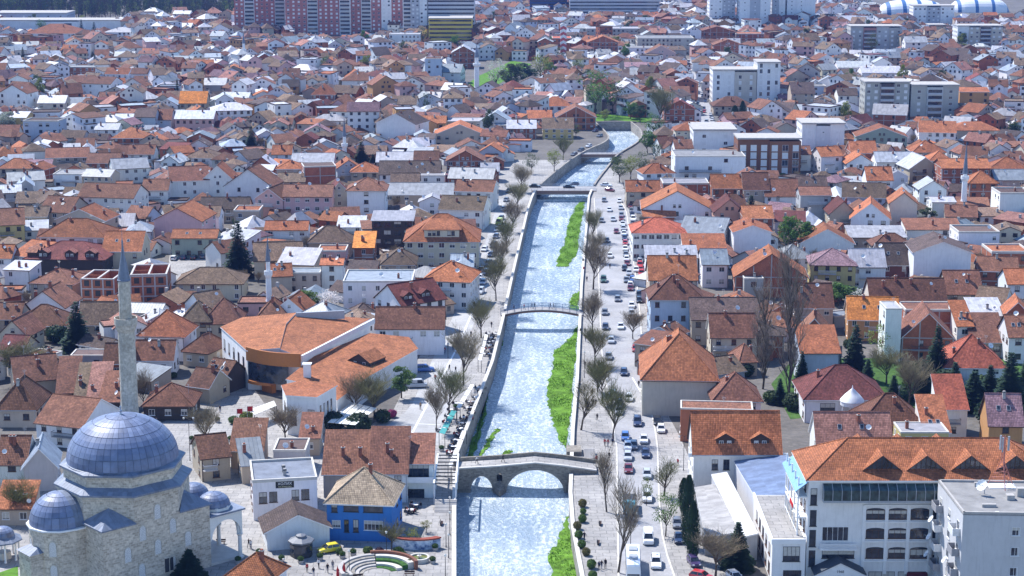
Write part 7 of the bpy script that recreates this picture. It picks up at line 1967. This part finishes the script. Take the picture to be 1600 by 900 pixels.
for k in range(24):
    y = 98 + k * 4.1; x = np.interp(y, [92, 130, 170, 215], [1072, 1083, 1100, 1110]) + rr.choice([-7, -1, 7]) * (.5 + k / 30); car(x, y, rr.choice(['hatch', 'sedan', 'suv']), rr.choice('wwwskggnr'), -12, 'in the far traffic')
for x, y, c in [(905, 243, 'g'), (916, 236, 'k'), (928, 230, 'w'), (945, 214, 'g'), (938, 206, 'n'), (933, 199, 's')]: car(x - 8, y, 'hatch', c, -30, 'parked above the upstream wall')
for k in range(14): car(790 + k * 5.5 + rr.uniform(-2, 2), 80 - (k % 3) * 4, 'hatch', rr.choice('wwskg'), rr.choice([0, 90]), 'in the far car park')
# lorry and bus
def lorry(px, row):
    p = W(px, row); root = empty('lorry', p, R(-2.9), 'green lorry with pale cab roof on the boulevard below the old bridge', 'lorry')
    m = MB(); loft(m, [(-3.2, 1.05, .5, 1.3), (-3.1, 1.15, .5, 2.0), (-2.7, 1.15, .5, 2.45), (-1.5, 1.15, .5, 2.5)]); m.build('cab', PAINT, root, (.08, .22, .24))
    m = MB(); m.poly([(-1.0, -3.12, 1.45), (1.0, -3.12, 1.45), (.95, -2.86, 2.3), (-.95, -2.86, 2.3)]); m.build('windscreen', GLASS, root)
    m = MB(); m.box(-1.2, 1.2, -1.35, 3.2, .9, 2.1, 0); m.box(-1.12, 1.12, -1.27, 3.12, 2.1, 2.11, 1); m.build('load_box', [m_plain('lorry_green', (.035, .10, .09), .6, .3), METALD], root)
    wme = car_proto('van')['wheel']
    for y in (-2.3, 1.2, 2.3):
        for sx in (-1, 1): obj('wheel', wme, root, None, Matrix.Translation((sx * 1.0, y, .45)) @ Matrix.Rotation(math.pi / 2 * sx, 4, 'Y') @ Matrix.Scale(1.4, 4))
    for sx in (-1, 1): obj('headlight', car_proto('van')['head'], root, None, Matrix.Translation((sx * .8, -3.2, .8)))
lorry(983, 797)
def bus(px, row):
    p = W(px, row); root = empty('bus', p, R(-2.9), 'long white bus with dark windscreen on the boulevard under bare shoots', 'bus')
    m = MB(); loft(m, [(-5.2, 1.1, .4, 2.7), (-5.05, 1.22, .35, 2.95), (4.9, 1.22, .35, 2.95), (5.1, 1.15, .4, 2.8)]); m.build('body', PAINT, root, (.72, .73, .74))
    m = MB(); m.poly([(-1.02, -5.22, 1.1), (1.02, -5.22, 1.1), (1.0, -5.12, 2.6), (-1.0, -5.12, 2.6)]); m.build('windscreen', GLASS, root)
    wm = MB(); wm.box(-.02, .02, -.6, .6, -.45, .45); wme = wm.mesh('side_window', [GLASS])
    for sx in (-1, 1):
        for k in range(7): obj('side_window', wme, root, None, Matrix.Translation((sx * 1.225, -4.0 + 1.35 * k, 1.75)))
    for y in (-3.4, 3.0):
        for sx in (-1, 1): obj('wheel', car_proto('van')['wheel'], root, None, Matrix.Translation((sx * 1.08, y, .46)) @ Matrix.Rotation(math.pi / 2 * sx, 4, 'Y') @ Matrix.Scale(1.45, 4))
    for sx in (-1, 1): obj('headlight', car_proto('van')['head'], root, None, Matrix.Translation((sx * .85, -5.2, .75)))
    m = MB(); m.box(-.7, .7, -2.5, -.5, 2.98, 3.2); m.box(-.7, .7, 1.5, 3.2, 2.98, 3.2); m.build('roof_unit', METALG, root)
bus(989, 892)
# ------------------------------------------------------------------ people
def figure(name, J, E):
    keys = list(J); me = bpy.data.meshes.new(name); me.from_pydata([J[k][:3] for k in keys], [(keys.index(a), keys.index(b)) for a, b in E], [])
    o = bpy.data.objects.new(name, me); COL.objects.link(o); o.modifiers.new('s', 'SKIN')
    sv = me.skin_vertices[0].data
    for i, k in enumerate(keys): sv[i].radius = (J[k][3], J[k][4] if len(J[k]) > 4 else J[k][3]); sv[i].use_root = (i == 0)
    sb = o.modifiers.new('u', 'SUBSURF'); sb.levels = 1; sb.render_levels = 1
    bpy.context.view_layer.update(); out = bpy.data.meshes.new_from_object(o.evaluated_get(bpy.context.evaluated_depsgraph_get())); bpy.data.objects.remove(o)
    segs = [(Vector(J[a][:3]), Vector(J[b][:3]), REG.get(a[:2] + b[:2], None) or (REG[b[:2]])) for a, b in E]
    out.materials.clear()
    for mt in (SKIN, HAIR, CLOTH['black'], CLOTH['denim']): out.materials.append(mt)
    hd = Vector(J['hd'][:3])
    for p in out.polygons:
        c = p.center; best = None
        for a, b, rg in segs:
            ab = b - a; t = max(0, min(1, (c - a).dot(ab) / max(ab.length_squared, 1e-9))); d = (c - (a + ab * t)).length
            if best is None or d < best[0]: best = (d, rg)
        rg = best[1]
        if rg == 'head': rg = 1 if (c.y > hd.y + .0 or c.z > hd.z + .035) else 0
        p.material_index = rg; p.use_smooth = True
    return out
REG = {'pe': 3, 'sp': 2, 'ch': 2, 'ne': 0, 'hd': 'head', 'ht': 'head', 'sh': 2, 'el': 2, 'wr': 2, 'ha': 0, 'th': 0, 'hi': 3, 'kn': 3, 'an': 3, 'to': 1}
def pose(walk=0.0, sit=False, carry=0.0):
    z = -.46 if sit else 0.0
    J = {'pe': (0, 0, .95 + z, .15, .11), 'sp': (0, .0, 1.15 + z, .14, .10), 'ch': (0, -.01, 1.36 + z, .165, .11), 'ne': (0, -.015, 1.49 + z, .058), 'hd': (0, -.03, 1.58 + z, .082, .09), 'ht': (0, -.02, 1.68 + z, .078, .085)}
    E = [('pe', 'sp'), ('sp', 'ch'), ('ch', 'ne'), ('ne', 'hd'), ('hd', 'ht')]
    for s, n in ((-1, 'l'), (1, 'r')):
        k = walk * s
        J['sh' + n] = (s * .17, 0, 1.40 + z, .062); J['el' + n] = (s * .225, .03 - k * .14, 1.13 + z, .046); J['wr' + n] = (s * .235, (-.05 if not sit else -.28) - k * .28, (.90 if not sit else .70 + .38) + z, .033); J['ha' + n] = (s * .235, (-.075 if not sit else -.36) - k * .31, (.80 if not sit else 1.08) + z, .036, .022)
        J['th' + n] = (s * .205, J['ha' + n][1] - .03, J['ha' + n][2] + .035, .013)
        E += [('ch', 'sh' + n), ('sh' + n, 'el' + n), ('el' + n, 'wr' + n), ('wr' + n, 'ha' + n), ('wr' + n, 'th' + n)]
        J['hi' + n] = (s * .095, 0, .88 + z, .092)
        if sit: J['kn' + n] = (s * .11, -.42, .47, .066); J['an' + n] = (s * .11, -.40, .09, .046); J['to' + n] = (s * .12, -.58, .045, .042)
        else: J['kn' + n] = (s * .1, -.03 + k * .17, .50, .064); J['an' + n] = (s * .1, .03 + k * .34, .09 + max(0, k) * .06, .045); J['to' + n] = (s * .11, -.14 + k * .33, .045 + max(0, k) * .02, .042)
        E += [('pe', 'hi' + n), ('hi' + n, 'kn' + n), ('kn' + n, 'an' + n), ('an' + n, 'to' + n)]
    return J, E
FIG = {'stand': figure('person', *pose()), 'walk': figure('person', *pose(1.0)), 'walk2': figure('person', *pose(-.8)), 'sit': figure('person', *pose(0, True))}
pr = random.Random(77)
def person(p, kind, top, bot, rot, label, group=None, sc=1.0):
    o = obj('person', FIG[kind]); o.location = p; o.rotation_euler = (0, 0, rot); o.scale = (sc, sc, sc)
    for i, k in ((2, top), (3, bot)): o.material_slots[i].link = 'OBJECT'; o.material_slots[i].material = CLOTH[k]
    return tag(o, label, 'person', group)
def walker(px, row, top='black', bot='denim', where='', rot=None, z=0.0, kind=None):
    p = W(px, row, z); kind = kind or pr.choice(['walk', 'walk2', 'stand'])
    act = 'walking' if kind != 'stand' else 'standing'
    person(p, kind, top, bot, pr.uniform(-.5, .5) + (0 if pr.random() < .5 else math.pi) if rot is None else rot, uniq(f'person in {top} top and {bot} trousers {act} {where}', p), 'pedestrians by the river', pr.uniform(.95, 1.05))
PR = 'on the promenade'
for a in [(914, 575, 'black', 'black'), (921, 576, 'black', 'denim'), (927, 635, 'black', 'denim'), (931, 634, 'navy', 'black'), (933, 657, 'black', 'black'), (925, 618, 'tan', 'black'), (945, 697, 'red', 'black'), (950, 698, 'red', 'denim'), (957, 696, 'navy', 'black'), (952, 718, 'black', 'black'), (932, 724, 'red', 'black'), (938, 728, 'black', 'denim'), (944, 728, 'black', 'black'), (949, 737, 'tan', 'denim'), (941, 735, 'grey', 'denim'), (940, 889, 'black', 'denim'), (946, 888, 'black', 'black'), (936, 891, 'navy', 'black'), (913, 845, 'black', 'black'), (919, 640, 'green', 'black'), (935, 612, 'black', 'denim'), (907, 522, 'black', 'black'), (914, 522, 'navy', 'denim'), (915, 534, 'tan', 'denim'), (912, 425, 'red', 'black'), (911, 412, 'black', 'black'), (918, 350, 'red', 'denim'), (953, 420, 'black', 'black'), (917, 440, 'navy', 'black'), (998, 605, 'black', 'black'), (1059, 728, 'red', 'black'), (1000, 470, 'grey', 'denim'), (1004, 500, 'white', 'denim')]: walker(a[0], a[1], a[2], a[3], PR)
for a in [(657, 688, 'black', 'black'), (663, 688, 'black', 'navy'), (657, 640, 'tan', 'black'), (680, 596, 'red', 'black'), (702, 580, 'black', 'black'), (712, 583, 'black', 'denim'), (736, 527, 'black', 'black'), (718, 525, 'navy', 'denim'), (741, 480, 'black', 'black'), (746, 512, 'white', 'denim'), (700, 545, 'white', 'black'), (708, 548, 'grey', 'denim'), (695, 552, 'red', 'denim'), (768, 512, 'black', 'black'), (738, 462, 'black', 'black')]: walker(a[0], a[1], a[2], a[3], 'in the old riverside street')
for a in [(344, 645, 'black', 'denim'), (309, 665, 'black', 'black'), (245, 664, 'navy', 'black'), (416, 885, 'black', 'denim'), (389, 856, 'black', 'black'), (392, 858, 'white', 'denim'), (480, 894, 'red', 'black'), (490, 900, 'black', 'denim'), (498, 888, 'white', 'black'), (512, 895, 'black', 'navy'), (520, 890, 'grey', 'denim'), (528, 902, 'red', 'denim'), (611, 835, 'denim', 'black'), (610, 836, 'blue', 'denim')]: walker(a[0], a[1], 'denim' if a[2] == 'denim' else a[2], a[3], 'on the square')
for x, top in ((745, 'white'), (786, 'black')):
    xx = on_plane(x, 730, Vector((0, YB + 2.2, 0)), Vector((0, 1, 0))).x; person(Vector((xx, YB + 2.2, bridge_top(xx) + .13)), 'walk', top, 'black', math.pi / 2, uniq(f'person in {top} top walking over the old stone bridge', Vector((xx, YB, 0))), 'pedestrians by the river')
for x, top in ((803, 'black'), (819, 'red'), (831, 'navy'), (835, 'black'), (860, 'black'), (865, 'grey')):
    y = YF + 1.6; xx = on_plane(x, 490, Vector((0, y, 0)), Vector((0, 1, 0))).x; person(Vector((xx, y, foot_z(2 * (xx - fxa) / (fxb - fxa) - 1))), pr.choice(['walk', 'walk2']), top, 'black', pr.choice([-1, 1]) * math.pi / 2, uniq(f'person in {top} top crossing on the footbridge', Vector((xx, y, 0))), 'pedestrians by the river')
# ------------------------------------------------------------------ cafe terraces, lamps, flags
def chair_mesh():
    m = MB(); m.box(-.22, .22, -.22, .22, .42, .47)
    m.box(-.22, .22, .2, .24, .47, .9)
    for x in (-.2, .17):
        for y in (-.2, .19): m.box(x, x + .03, y, y + .03, 0, .42)
    return m.mesh('cafe_chair', [METALD])
CH = chair_mesh()
tt = MB(); tt.lathe([(0, .76), (.4, .76), (.4, .72), (0, .72)], 12); TT = tt.mesh('table_top', [WHITE]); ts = MB(); ts.lathe([(.28, 0), (.05, .05), (.04, .72)], 8); TS = ts.mesh('stem', [METALD])
def table(p, n, where):
    t = empty('cafe_table', p, 0, f'round white cafe table {where}', 'table', 'cafe tables'); obj('table_top', TT, t); obj('stem', TS, t)
    a0 = pr.uniform(0, 6.28)
    for k in range(n):
        a = a0 + 2 * math.pi * k / n; q = Vector(p) + Vector((.82 * math.cos(a), .82 * math.sin(a), 0)); rz = a - math.pi / 2
        c = obj('cafe_chair', CH); c.location = q; c.rotation_euler = (0, 0, rz); tag(c, f'dark cafe chair {where}', 'chair', 'cafe chairs')
        if pr.random() < .72:
            tp = pr.choice(['black', 'black', 'navy', 'red', 'grey', 'white']); person(q, 'sit', tp, pr.choice(['denim', 'black']), rz, f'seated person in {tp} top {where}', f'{tp}-topped guests {where}')
def terr(pts, n, where):
    A = [W(*q) for q in pts]
    for k in range(n):
        t = (k + .5) / n; L = A[0].lerp(A[2], t); Rr_ = A[1].lerp(A[3], t)
        for u in (.2, .5, .8):
            if pr.random() < .82: table(L.lerp(Rr_, u) + Vector((pr.uniform(-.3, .3), pr.uniform(-.4, .4), 0)), pr.choice([2, 2, 3]), (('street side, ' if u < .4 else 'middle row, ' if u < .7 else 'river side, ') + ('old-bridge end' if t < .3 else 'midway' if t < .65 else 'footbridge end') + ' ' if n > 4 else '') + where)
terr([(697, 716), (709, 716), (742, 606), (757, 606)], 13, 'on the lower riverside terrace')
terr([(750, 560), (766, 560), (763, 522), (778, 522)], 6, 'on the upper riverside terrace')
terr([(675, 690), (688, 690), (712, 630), (722, 630)], 6, 'beside the street trees')
terr([(633, 805), (648, 805), (640, 790), (656, 790)], 2, 'beside the blue house')
terr([(375, 672), (400, 676), (386, 655), (410, 655)], 2, 'before the cinema')
def lamp(px, row, hgt, arms, label):
    p = W(px, row); root = empty('street_lamp', p, pr.uniform(-.2, .2), label, 'street lamp', 'street lamps')
    m = MB(); m.tube([(0, 0, 0), (0, 0, .5), (0, 0, hgt)], [.12, .07, .05], 7); m.build('post', METALD, root)
    hm = MB(); hm.lathe([(.05, .45), (.22, .3), (.16, 0), (0, 0)], 8); hme = hm.mesh('lantern', [m_lan])
    for sx in ((-1, 1) if arms == 2 else (0,)):
        if sx: q = MB(); q.tube([(0, 0, hgt - .1), (sx * .5, 0, hgt + .15), (sx * .95, 0, hgt)], .035, 5); q.build('arm', METALD, root)
        obj('lantern', hme, root, None, Matrix.Translation((sx * .95, 0, hgt - (.35 if sx else 0))))
m_lan = m_plain('lantern_glass', (.6, .6, .56), .3, .4)
for x, y, h_, a in [(703, 836, 4, 1), (703, 812, 4, 1), (701, 872, 4, 1), (696, 905, 4, 1), (604, 868, 4, 1), (546, 898, 4, 1), (697, 855, 4, 1), (955, 640, 7, 2), (985, 870, 8, 2), (297, 720, 9, 2), (444, 912, 4, 1), (913, 590, 6, 1), (1068, 735, 7, 2), (700, 560, 5, 1), (905, 470, 6, 1)]:
    lamp(x, y, h_, a, uniq('dark two-armed street lamp' if a == 2 else 'slim dark lamp post with one lantern', W(x, y)))
def flag(px, row, label):
    p = W(px, row); root = empty('flag', p, .3, label, 'flag'); m = MB(); m.tube([(0, 0, 0), (0, 0, 4.2)], .04, 6); m.build('pole', METALG, root)
    m = MB()
    for k in range(6):
        x0, x1 = k * .2, (k + 1) * .2; m.poly([(x0, .08 * math.sin(k * 1.2), 3.0), (x1, .08 * math.sin(k * 1.2 + 1.2), 2.95), (x1, .08 * math.sin(k * 1.2 + 1.2), 4.05), (x0, .08 * math.sin(k * 1.2), 4.1)])
    m.build('cloth', CLOTH['red'], root)
flag(371, 668, 'red flag on a pole at the cinema corner'); flag(387, 664, 'second red flag beside the cinema awning')
def parasol(px, row, col, label, closed=False):
    p = W(px, row); root = empty('parasol', p, 0, label, 'parasol'); m = MB(); m.tube([(0, 0, 0), (0, 0, 2.6)], .04, 6); m.build('pole', METALG, root)
    m = MB(); m.lathe([(.22, .7), (.26, 1.2), (.12, 2.2), (.02, 2.7)] if closed else [(1.5, 2.0), (1.45, 2.15), (.7, 2.5), (0, 2.75)], 8); m.build('canopy', CLOTH[col], root)
for x, y in ((538, 902), (528, 908)): parasol(x, y, 'red', uniq('closed red parasol on the square', W(x, y)), True)
def bench(px, row, rz, label):
    p = W(px, row); root = empty('bench', p, rz, label, 'bench', 'benches on the square')
    for k in range(3): m = MB(); m.box(-.85, .85, -.22 + k * .16, -.09 + k * .16, .42, .47); m.build('slat', FASC, root)
    for sx in (-.6, .6): m = MB(); m.box(sx - .05, sx + .05, -.2, .22, 0, .42); m.build('leg', METALD, root)
    m = MB(); m.box(-.85, .85, .24, .28, .55, .85); m.build('backrest', FASC, root)
for x, y, a in [(560, 905, .3), (640, 900, 0), (668, 850, 1.5), (690, 820, 1.5), (430, 892, .4), (345, 850, 0), (905, 600, 1.5), (918, 640, 1.5), (935, 850, 1.5), (938, 820, 1.5), (250, 672, 0), (600, 845, 0)]: bench(x, y, a, uniq('dark wooden bench with low back', W(x, y)))
def planter(px, row, label):
    p = W(px, row); root = empty('planter', p, 0, label, 'planter', 'stone planters')
    m = MB(); m.lathe([(.45, 0), (.6, .55), (.5, .55), (.48, .45), (0, .45)], 10); m.build('bowl', CONC, root)
    tm, cm2 = proto(('bush', 0), bush, 97, 1.8, 1.6); obj('plant', cm2, root, (.07, .13, .03), Matrix.Translation((0, 0, .45)) @ Matrix.Diagonal((.6, .6, .5, 1)))
for x, y in [(470, 880), (440, 878), (500, 875), (535, 872), (552, 868), (630, 872), (640, 885), (676, 880), (680, 860), (372, 880), (405, 868), (360, 690), (400, 680), (300, 690), (340, 660), (712, 640), (690, 705)]: planter(x, y, uniq('round stone planter with green plants', W(x, y)))
# ------------------------------------------------------------------ the rest of the town
fr = random.Random(99)
EXC = [(900, 0, 1700), (620, 0, 1700), (600, 330, 1015), (560, 540, 1015), (520, 640, 1012), (490, 690, 1010), (450, 715, 1008), (400, 732, 1000), (350, 745, 990), (300, 768, 990), (260, 785, 1020), (230, 825, 1030), (205, 895, 1020), (185, 900, 1020), (180, 960, 960), (0, 960, 960)]
EXC.sort()
def excluded(px, row):
    ys_ = [e[0] for e in EXC]; a = np.interp(row, ys_, [e[1] for e in EXC]); b = np.interp(row, ys_, [e[2] for e in EXC])
    if row > 182 and a - 6 < px < b + 6: return True
    rx = np.interp(row, [92, 130, 170, 215, 300], [1073, 1084, 1101, 1110, 1098])
    if 85 < row < 300 and abs(px - rx) < 16 * row / 170 + 6: return True
    if 95 < row < 152 and 705 < px < 850: return True
    if row < 40 and px < 372 and not (row > 34 and px > 190): return True
    if row < 38 and px > 1362: return True
    if row > 556 and px > 1200: return True
    if 372 < row < 440 and 262 < px < 350: return True
    if 395 < row < 445 and 262 < px < 352: return True
    return False
grid = {}
def put(x, y, r): grid.setdefault((int(x // 20), int(y // 20)), []).append((x, y, r))
for f in FOOT: put(*f)
for t in TREES:
    put(t[0], t[1], min(t[2] * .5, 2.0))
    if t[2] > 2.2: put(t[0], t[1] - 6.0, 2.5)
BOX = []
for h in HOUSES:
    fx, fy = proj((h['root'].location.x, h['root'].location.y, h['h'])); _, by = proj((h['root'].location.x, h['root'].location.y, 0)); hw = h['w'] * h['s'] / 2
    BOX.append((fx - hw, fx + hw, fy, by))
BOX += TBOX
for t_ in [(365, 630, 0, 58), (630, 745, 0, 70), (1105, 1275, 0, 45), (1370, 1590, 0, 26), (0, 190, 15, 50), (1345, 1500, 110, 188), (1110, 1220, 95, 162), (1325, 1410, 40, 82), (1490, 1570, 38, 76), (740, 750, 70, 150), (1080, 1320, 190, 272), (1424, 1492, 10, 42), (828, 1030, 0, 24), (870, 890, 35, 92)]: BOX.append((t_[0], t_[1], max(t_[2], t_[3] - 10), t_[3]))
def hides(x, y, w, d, top):
    s_ = scale_at(Vector((x, y, 0))); cx, tr_ = proj((x, y, top)); _, br2 = proj((x, y - d / 2, 0)); hw = w * s_ / 2
    for a, b, fy, by in BOX:
        if br2 > by - 1 and br2 < by + 60 and min(b, cx + hw) - max(a, cx - hw) > .22 * min(b - a, 2 * hw) and tr_ < fy + .5 * (by - fy): return True
    return False
def free(x, y, r, slack=0.80):
    for i in range(-2, 3):
        for j in range(-2, 3):
            for (a, b, c) in grid.get((int(x // 20) + i, int(y // 20) + j), ()):
                if (a - x) ** 2 + (b - y) ** 2 < ((c + r) * slack) ** 2: return False
    return True
cand = []
yy = W(800, 618).y
while yy < 1780:
    step = 7.5 if yy < 900 else 9.0
    half = yy * .30 + 20; xx = -half
    while xx < half:
        cand.append((xx + fr.uniform(-2.5, 2.5), yy + fr.uniform(-2.5, 2.5))); xx += step
    yy += step
fr.shuffle(cand)
FILL = []
for big in (1, 0):
    for (x, y) in cand:
        px, row = proj((x, y, 0))
        if excluded(px, row): continue
        near = row > 215
        if big: w, d = (fr.uniform(7.5, 14.5), fr.uniform(8, 12)) if not near else (fr.uniform(6.5, 11.5), fr.uniform(7, 10.5)); h = fr.choice([4.2, 6.0, 6.4, 7.2, 8.8, 9.6, 11.8]) if not near else fr.choice([3.4, 4.6, 5.8])
        else: w, d = fr.uniform(6, 10), fr.uniform(5, 8); h = fr.choice([2.8, 3.4, 5.4, 6.0]) if not near else fr.choice([2.6, 3.0, 3.4])
        r = .5 * math.hypot(w, d) * .78
        if not free(x, y, r, (.86 if big else .8) * (1.22 if near else 1.0)): continue
        if hides(x, y, w, d, h + 1.5): continue
        put(x, y, r)
        rot = fr.gauss(0, 27) + (18 if x < -150 else -6 if x > 120 else 0)
        typ = fr.choice('gggGGGGGhhhs' if h > 3 else 'ggsshf'); 
        if fr.random() < .09: typ = 'f'; h = h if near or not big else fr.choice([h, 9.0, 12.0])
        rise = w * .5 * fr.uniform(.4, .62) if typ == 'G' else d * .5 * fr.uniform(.45, .75) if typ in 'gh' else fr.uniform(.9, 2.0)
        if typ == 'f': rise = .3
        rc = fr.choice('bbbbbbbbsswwwwwoottttttdggkkkkm'); wc = fr.choice('WWWWWWWWWWWWWcnnBBBBGplT')  # pale roofs frequent, partly sun glint on grey roofs put into the colour
        FILL.append((row, x, y, w, d, h, rot, typ, rise, rc, wc))
FILL.sort(key=lambda q: -q[0])
NIND = max(0, 318 - len(HOUSES))
for k, (row, x, y, w, d, h, rot, typ, rise, rc, wc) in enumerate(FILL):
    c = Vector((0, d / 2, 0)); c.rotate(Matrix.Rotation(R(rot), 3, 'Z'))
    make_house(Vector((x - c.x, y - c.y, 0)), w, d, h, R(rot), typ, rise, rc, wc, {'bal': .3, 'wp': .7, 'wing': (k * 7) % 10 < 6 and h > 3.2}, random.Random(k + 1000), k < NIND)
mm = MB(); order = ['tile', 'sheet', 'plas', 'brick', 'edge', 'glass', 'chim']
for i, key in enumerate(order):
    q = MASS[key]; q.m = [i] * len(q.f); mm.add(q)
o = mm.build('far_rooftops', [TILE_A, SHEET_A, PLAS_A, BRICK_A, FASC, GLASS, CONC], None, None, False, True)
tag(o, 'dense hazy mass of small tiled houses filling the far town', 'far houses', kind='stuff')
# bushes and bare trees in the yards
gr = random.Random(8)
for (x, y) in cand[:2600]:
    px, row = proj((x, y, 0))
    if row < 225 or row > 600 or excluded(px, row) or not free(x, y, 1.0, .9): continue
    put(x, y, 1.5)
    if gr.random() < .5: plant('bare', px, row, None, None, None, 'small leafless yard tree', gr.randrange(3), 'bare_tree', Vector((x, y, 0)), gr.uniform(3.5, 6))
    else: plant('bush', px, row, None, 12, gr.choice([(.06, .10, .035), (.1, .15, .05), (.05, .08, .03)]), 'green yard shrub', gr.randrange(2), 'shrub', Vector((x, y, 0)), gr.uniform(1.2, 2.4), 'shrub')
tr2 = random.Random(17); nt = 0
for (x, y) in cand[2600:]:
    px, row = proj((x, y, 0))
    if row > 215 or row < 40 or excluded(px, row) or not (0 < px < 1600) or nt > 70: continue
    if tr2.random() < .94: continue
    nt += 1; k = tr2.choice(['conifer', 'leafy', 'leafy', 'thin'])
    plant(k, px, row, None, 18 if k != 'conifer' else 14, CV if k == 'conifer' else tr2.choice([GL, OL, YG_, (.05, .09, .04)]), 'dark conifer among far roofs' if k == 'conifer' else 'leafy tree among far roofs', tr2.randrange(3), 'conifer_tree' if k == 'conifer' else 'leafy_tree', Vector((x, y, 0)), tr2.uniform(9, 14))
# ------------------------------------------------------------------ labels of the houses
SZ = lambda h: 'tiny' if h['w'] < 6.5 and h['h'] < 3.5 else 'low' if h['h'] < 4.4 else 'two-storey' if h['nf'] == 2 else 'tall' if h['nf'] >= 3 else 'small'
for h in HOUSES:
    if h.get('done') or h['root'].get('label'): continue
    base = f"{SZ(h)} {WN[h['wc']]} house with {RN[h['rc']]} {TN[h['typ']]} roof"
    tag(h['root'], uniq(base, h['c'], ('wide', 'narrow', 'deep', 'plain')), 'house', 'houses of the old town')
# ------------------------------------------------------------------ air
hz = MB(); hz.box(-2600, 2600, -60, 6100, -6.5, 125)
vm = bpy.data.materials.new('haze_air'); vm.use_nodes = True; vn = vm.node_tree.nodes; vn.clear()
vo = vn.new('ShaderNodeOutputMaterial'); pv = vn.new('ShaderNodeVolumePrincipled')
pv.inputs['Color'].default_value = (0.22, 0.40, 1.0, 1); pv.inputs['Density'].default_value = 0.00006; pv.inputs['Anisotropy'].default_value = 0.0
vm.node_tree.links.new(pv.outputs[0], vo.inputs['Volume'])
tag(hz.build('haze', vm), 'thin blue haze over the whole town', 'haze', kind='stuff')
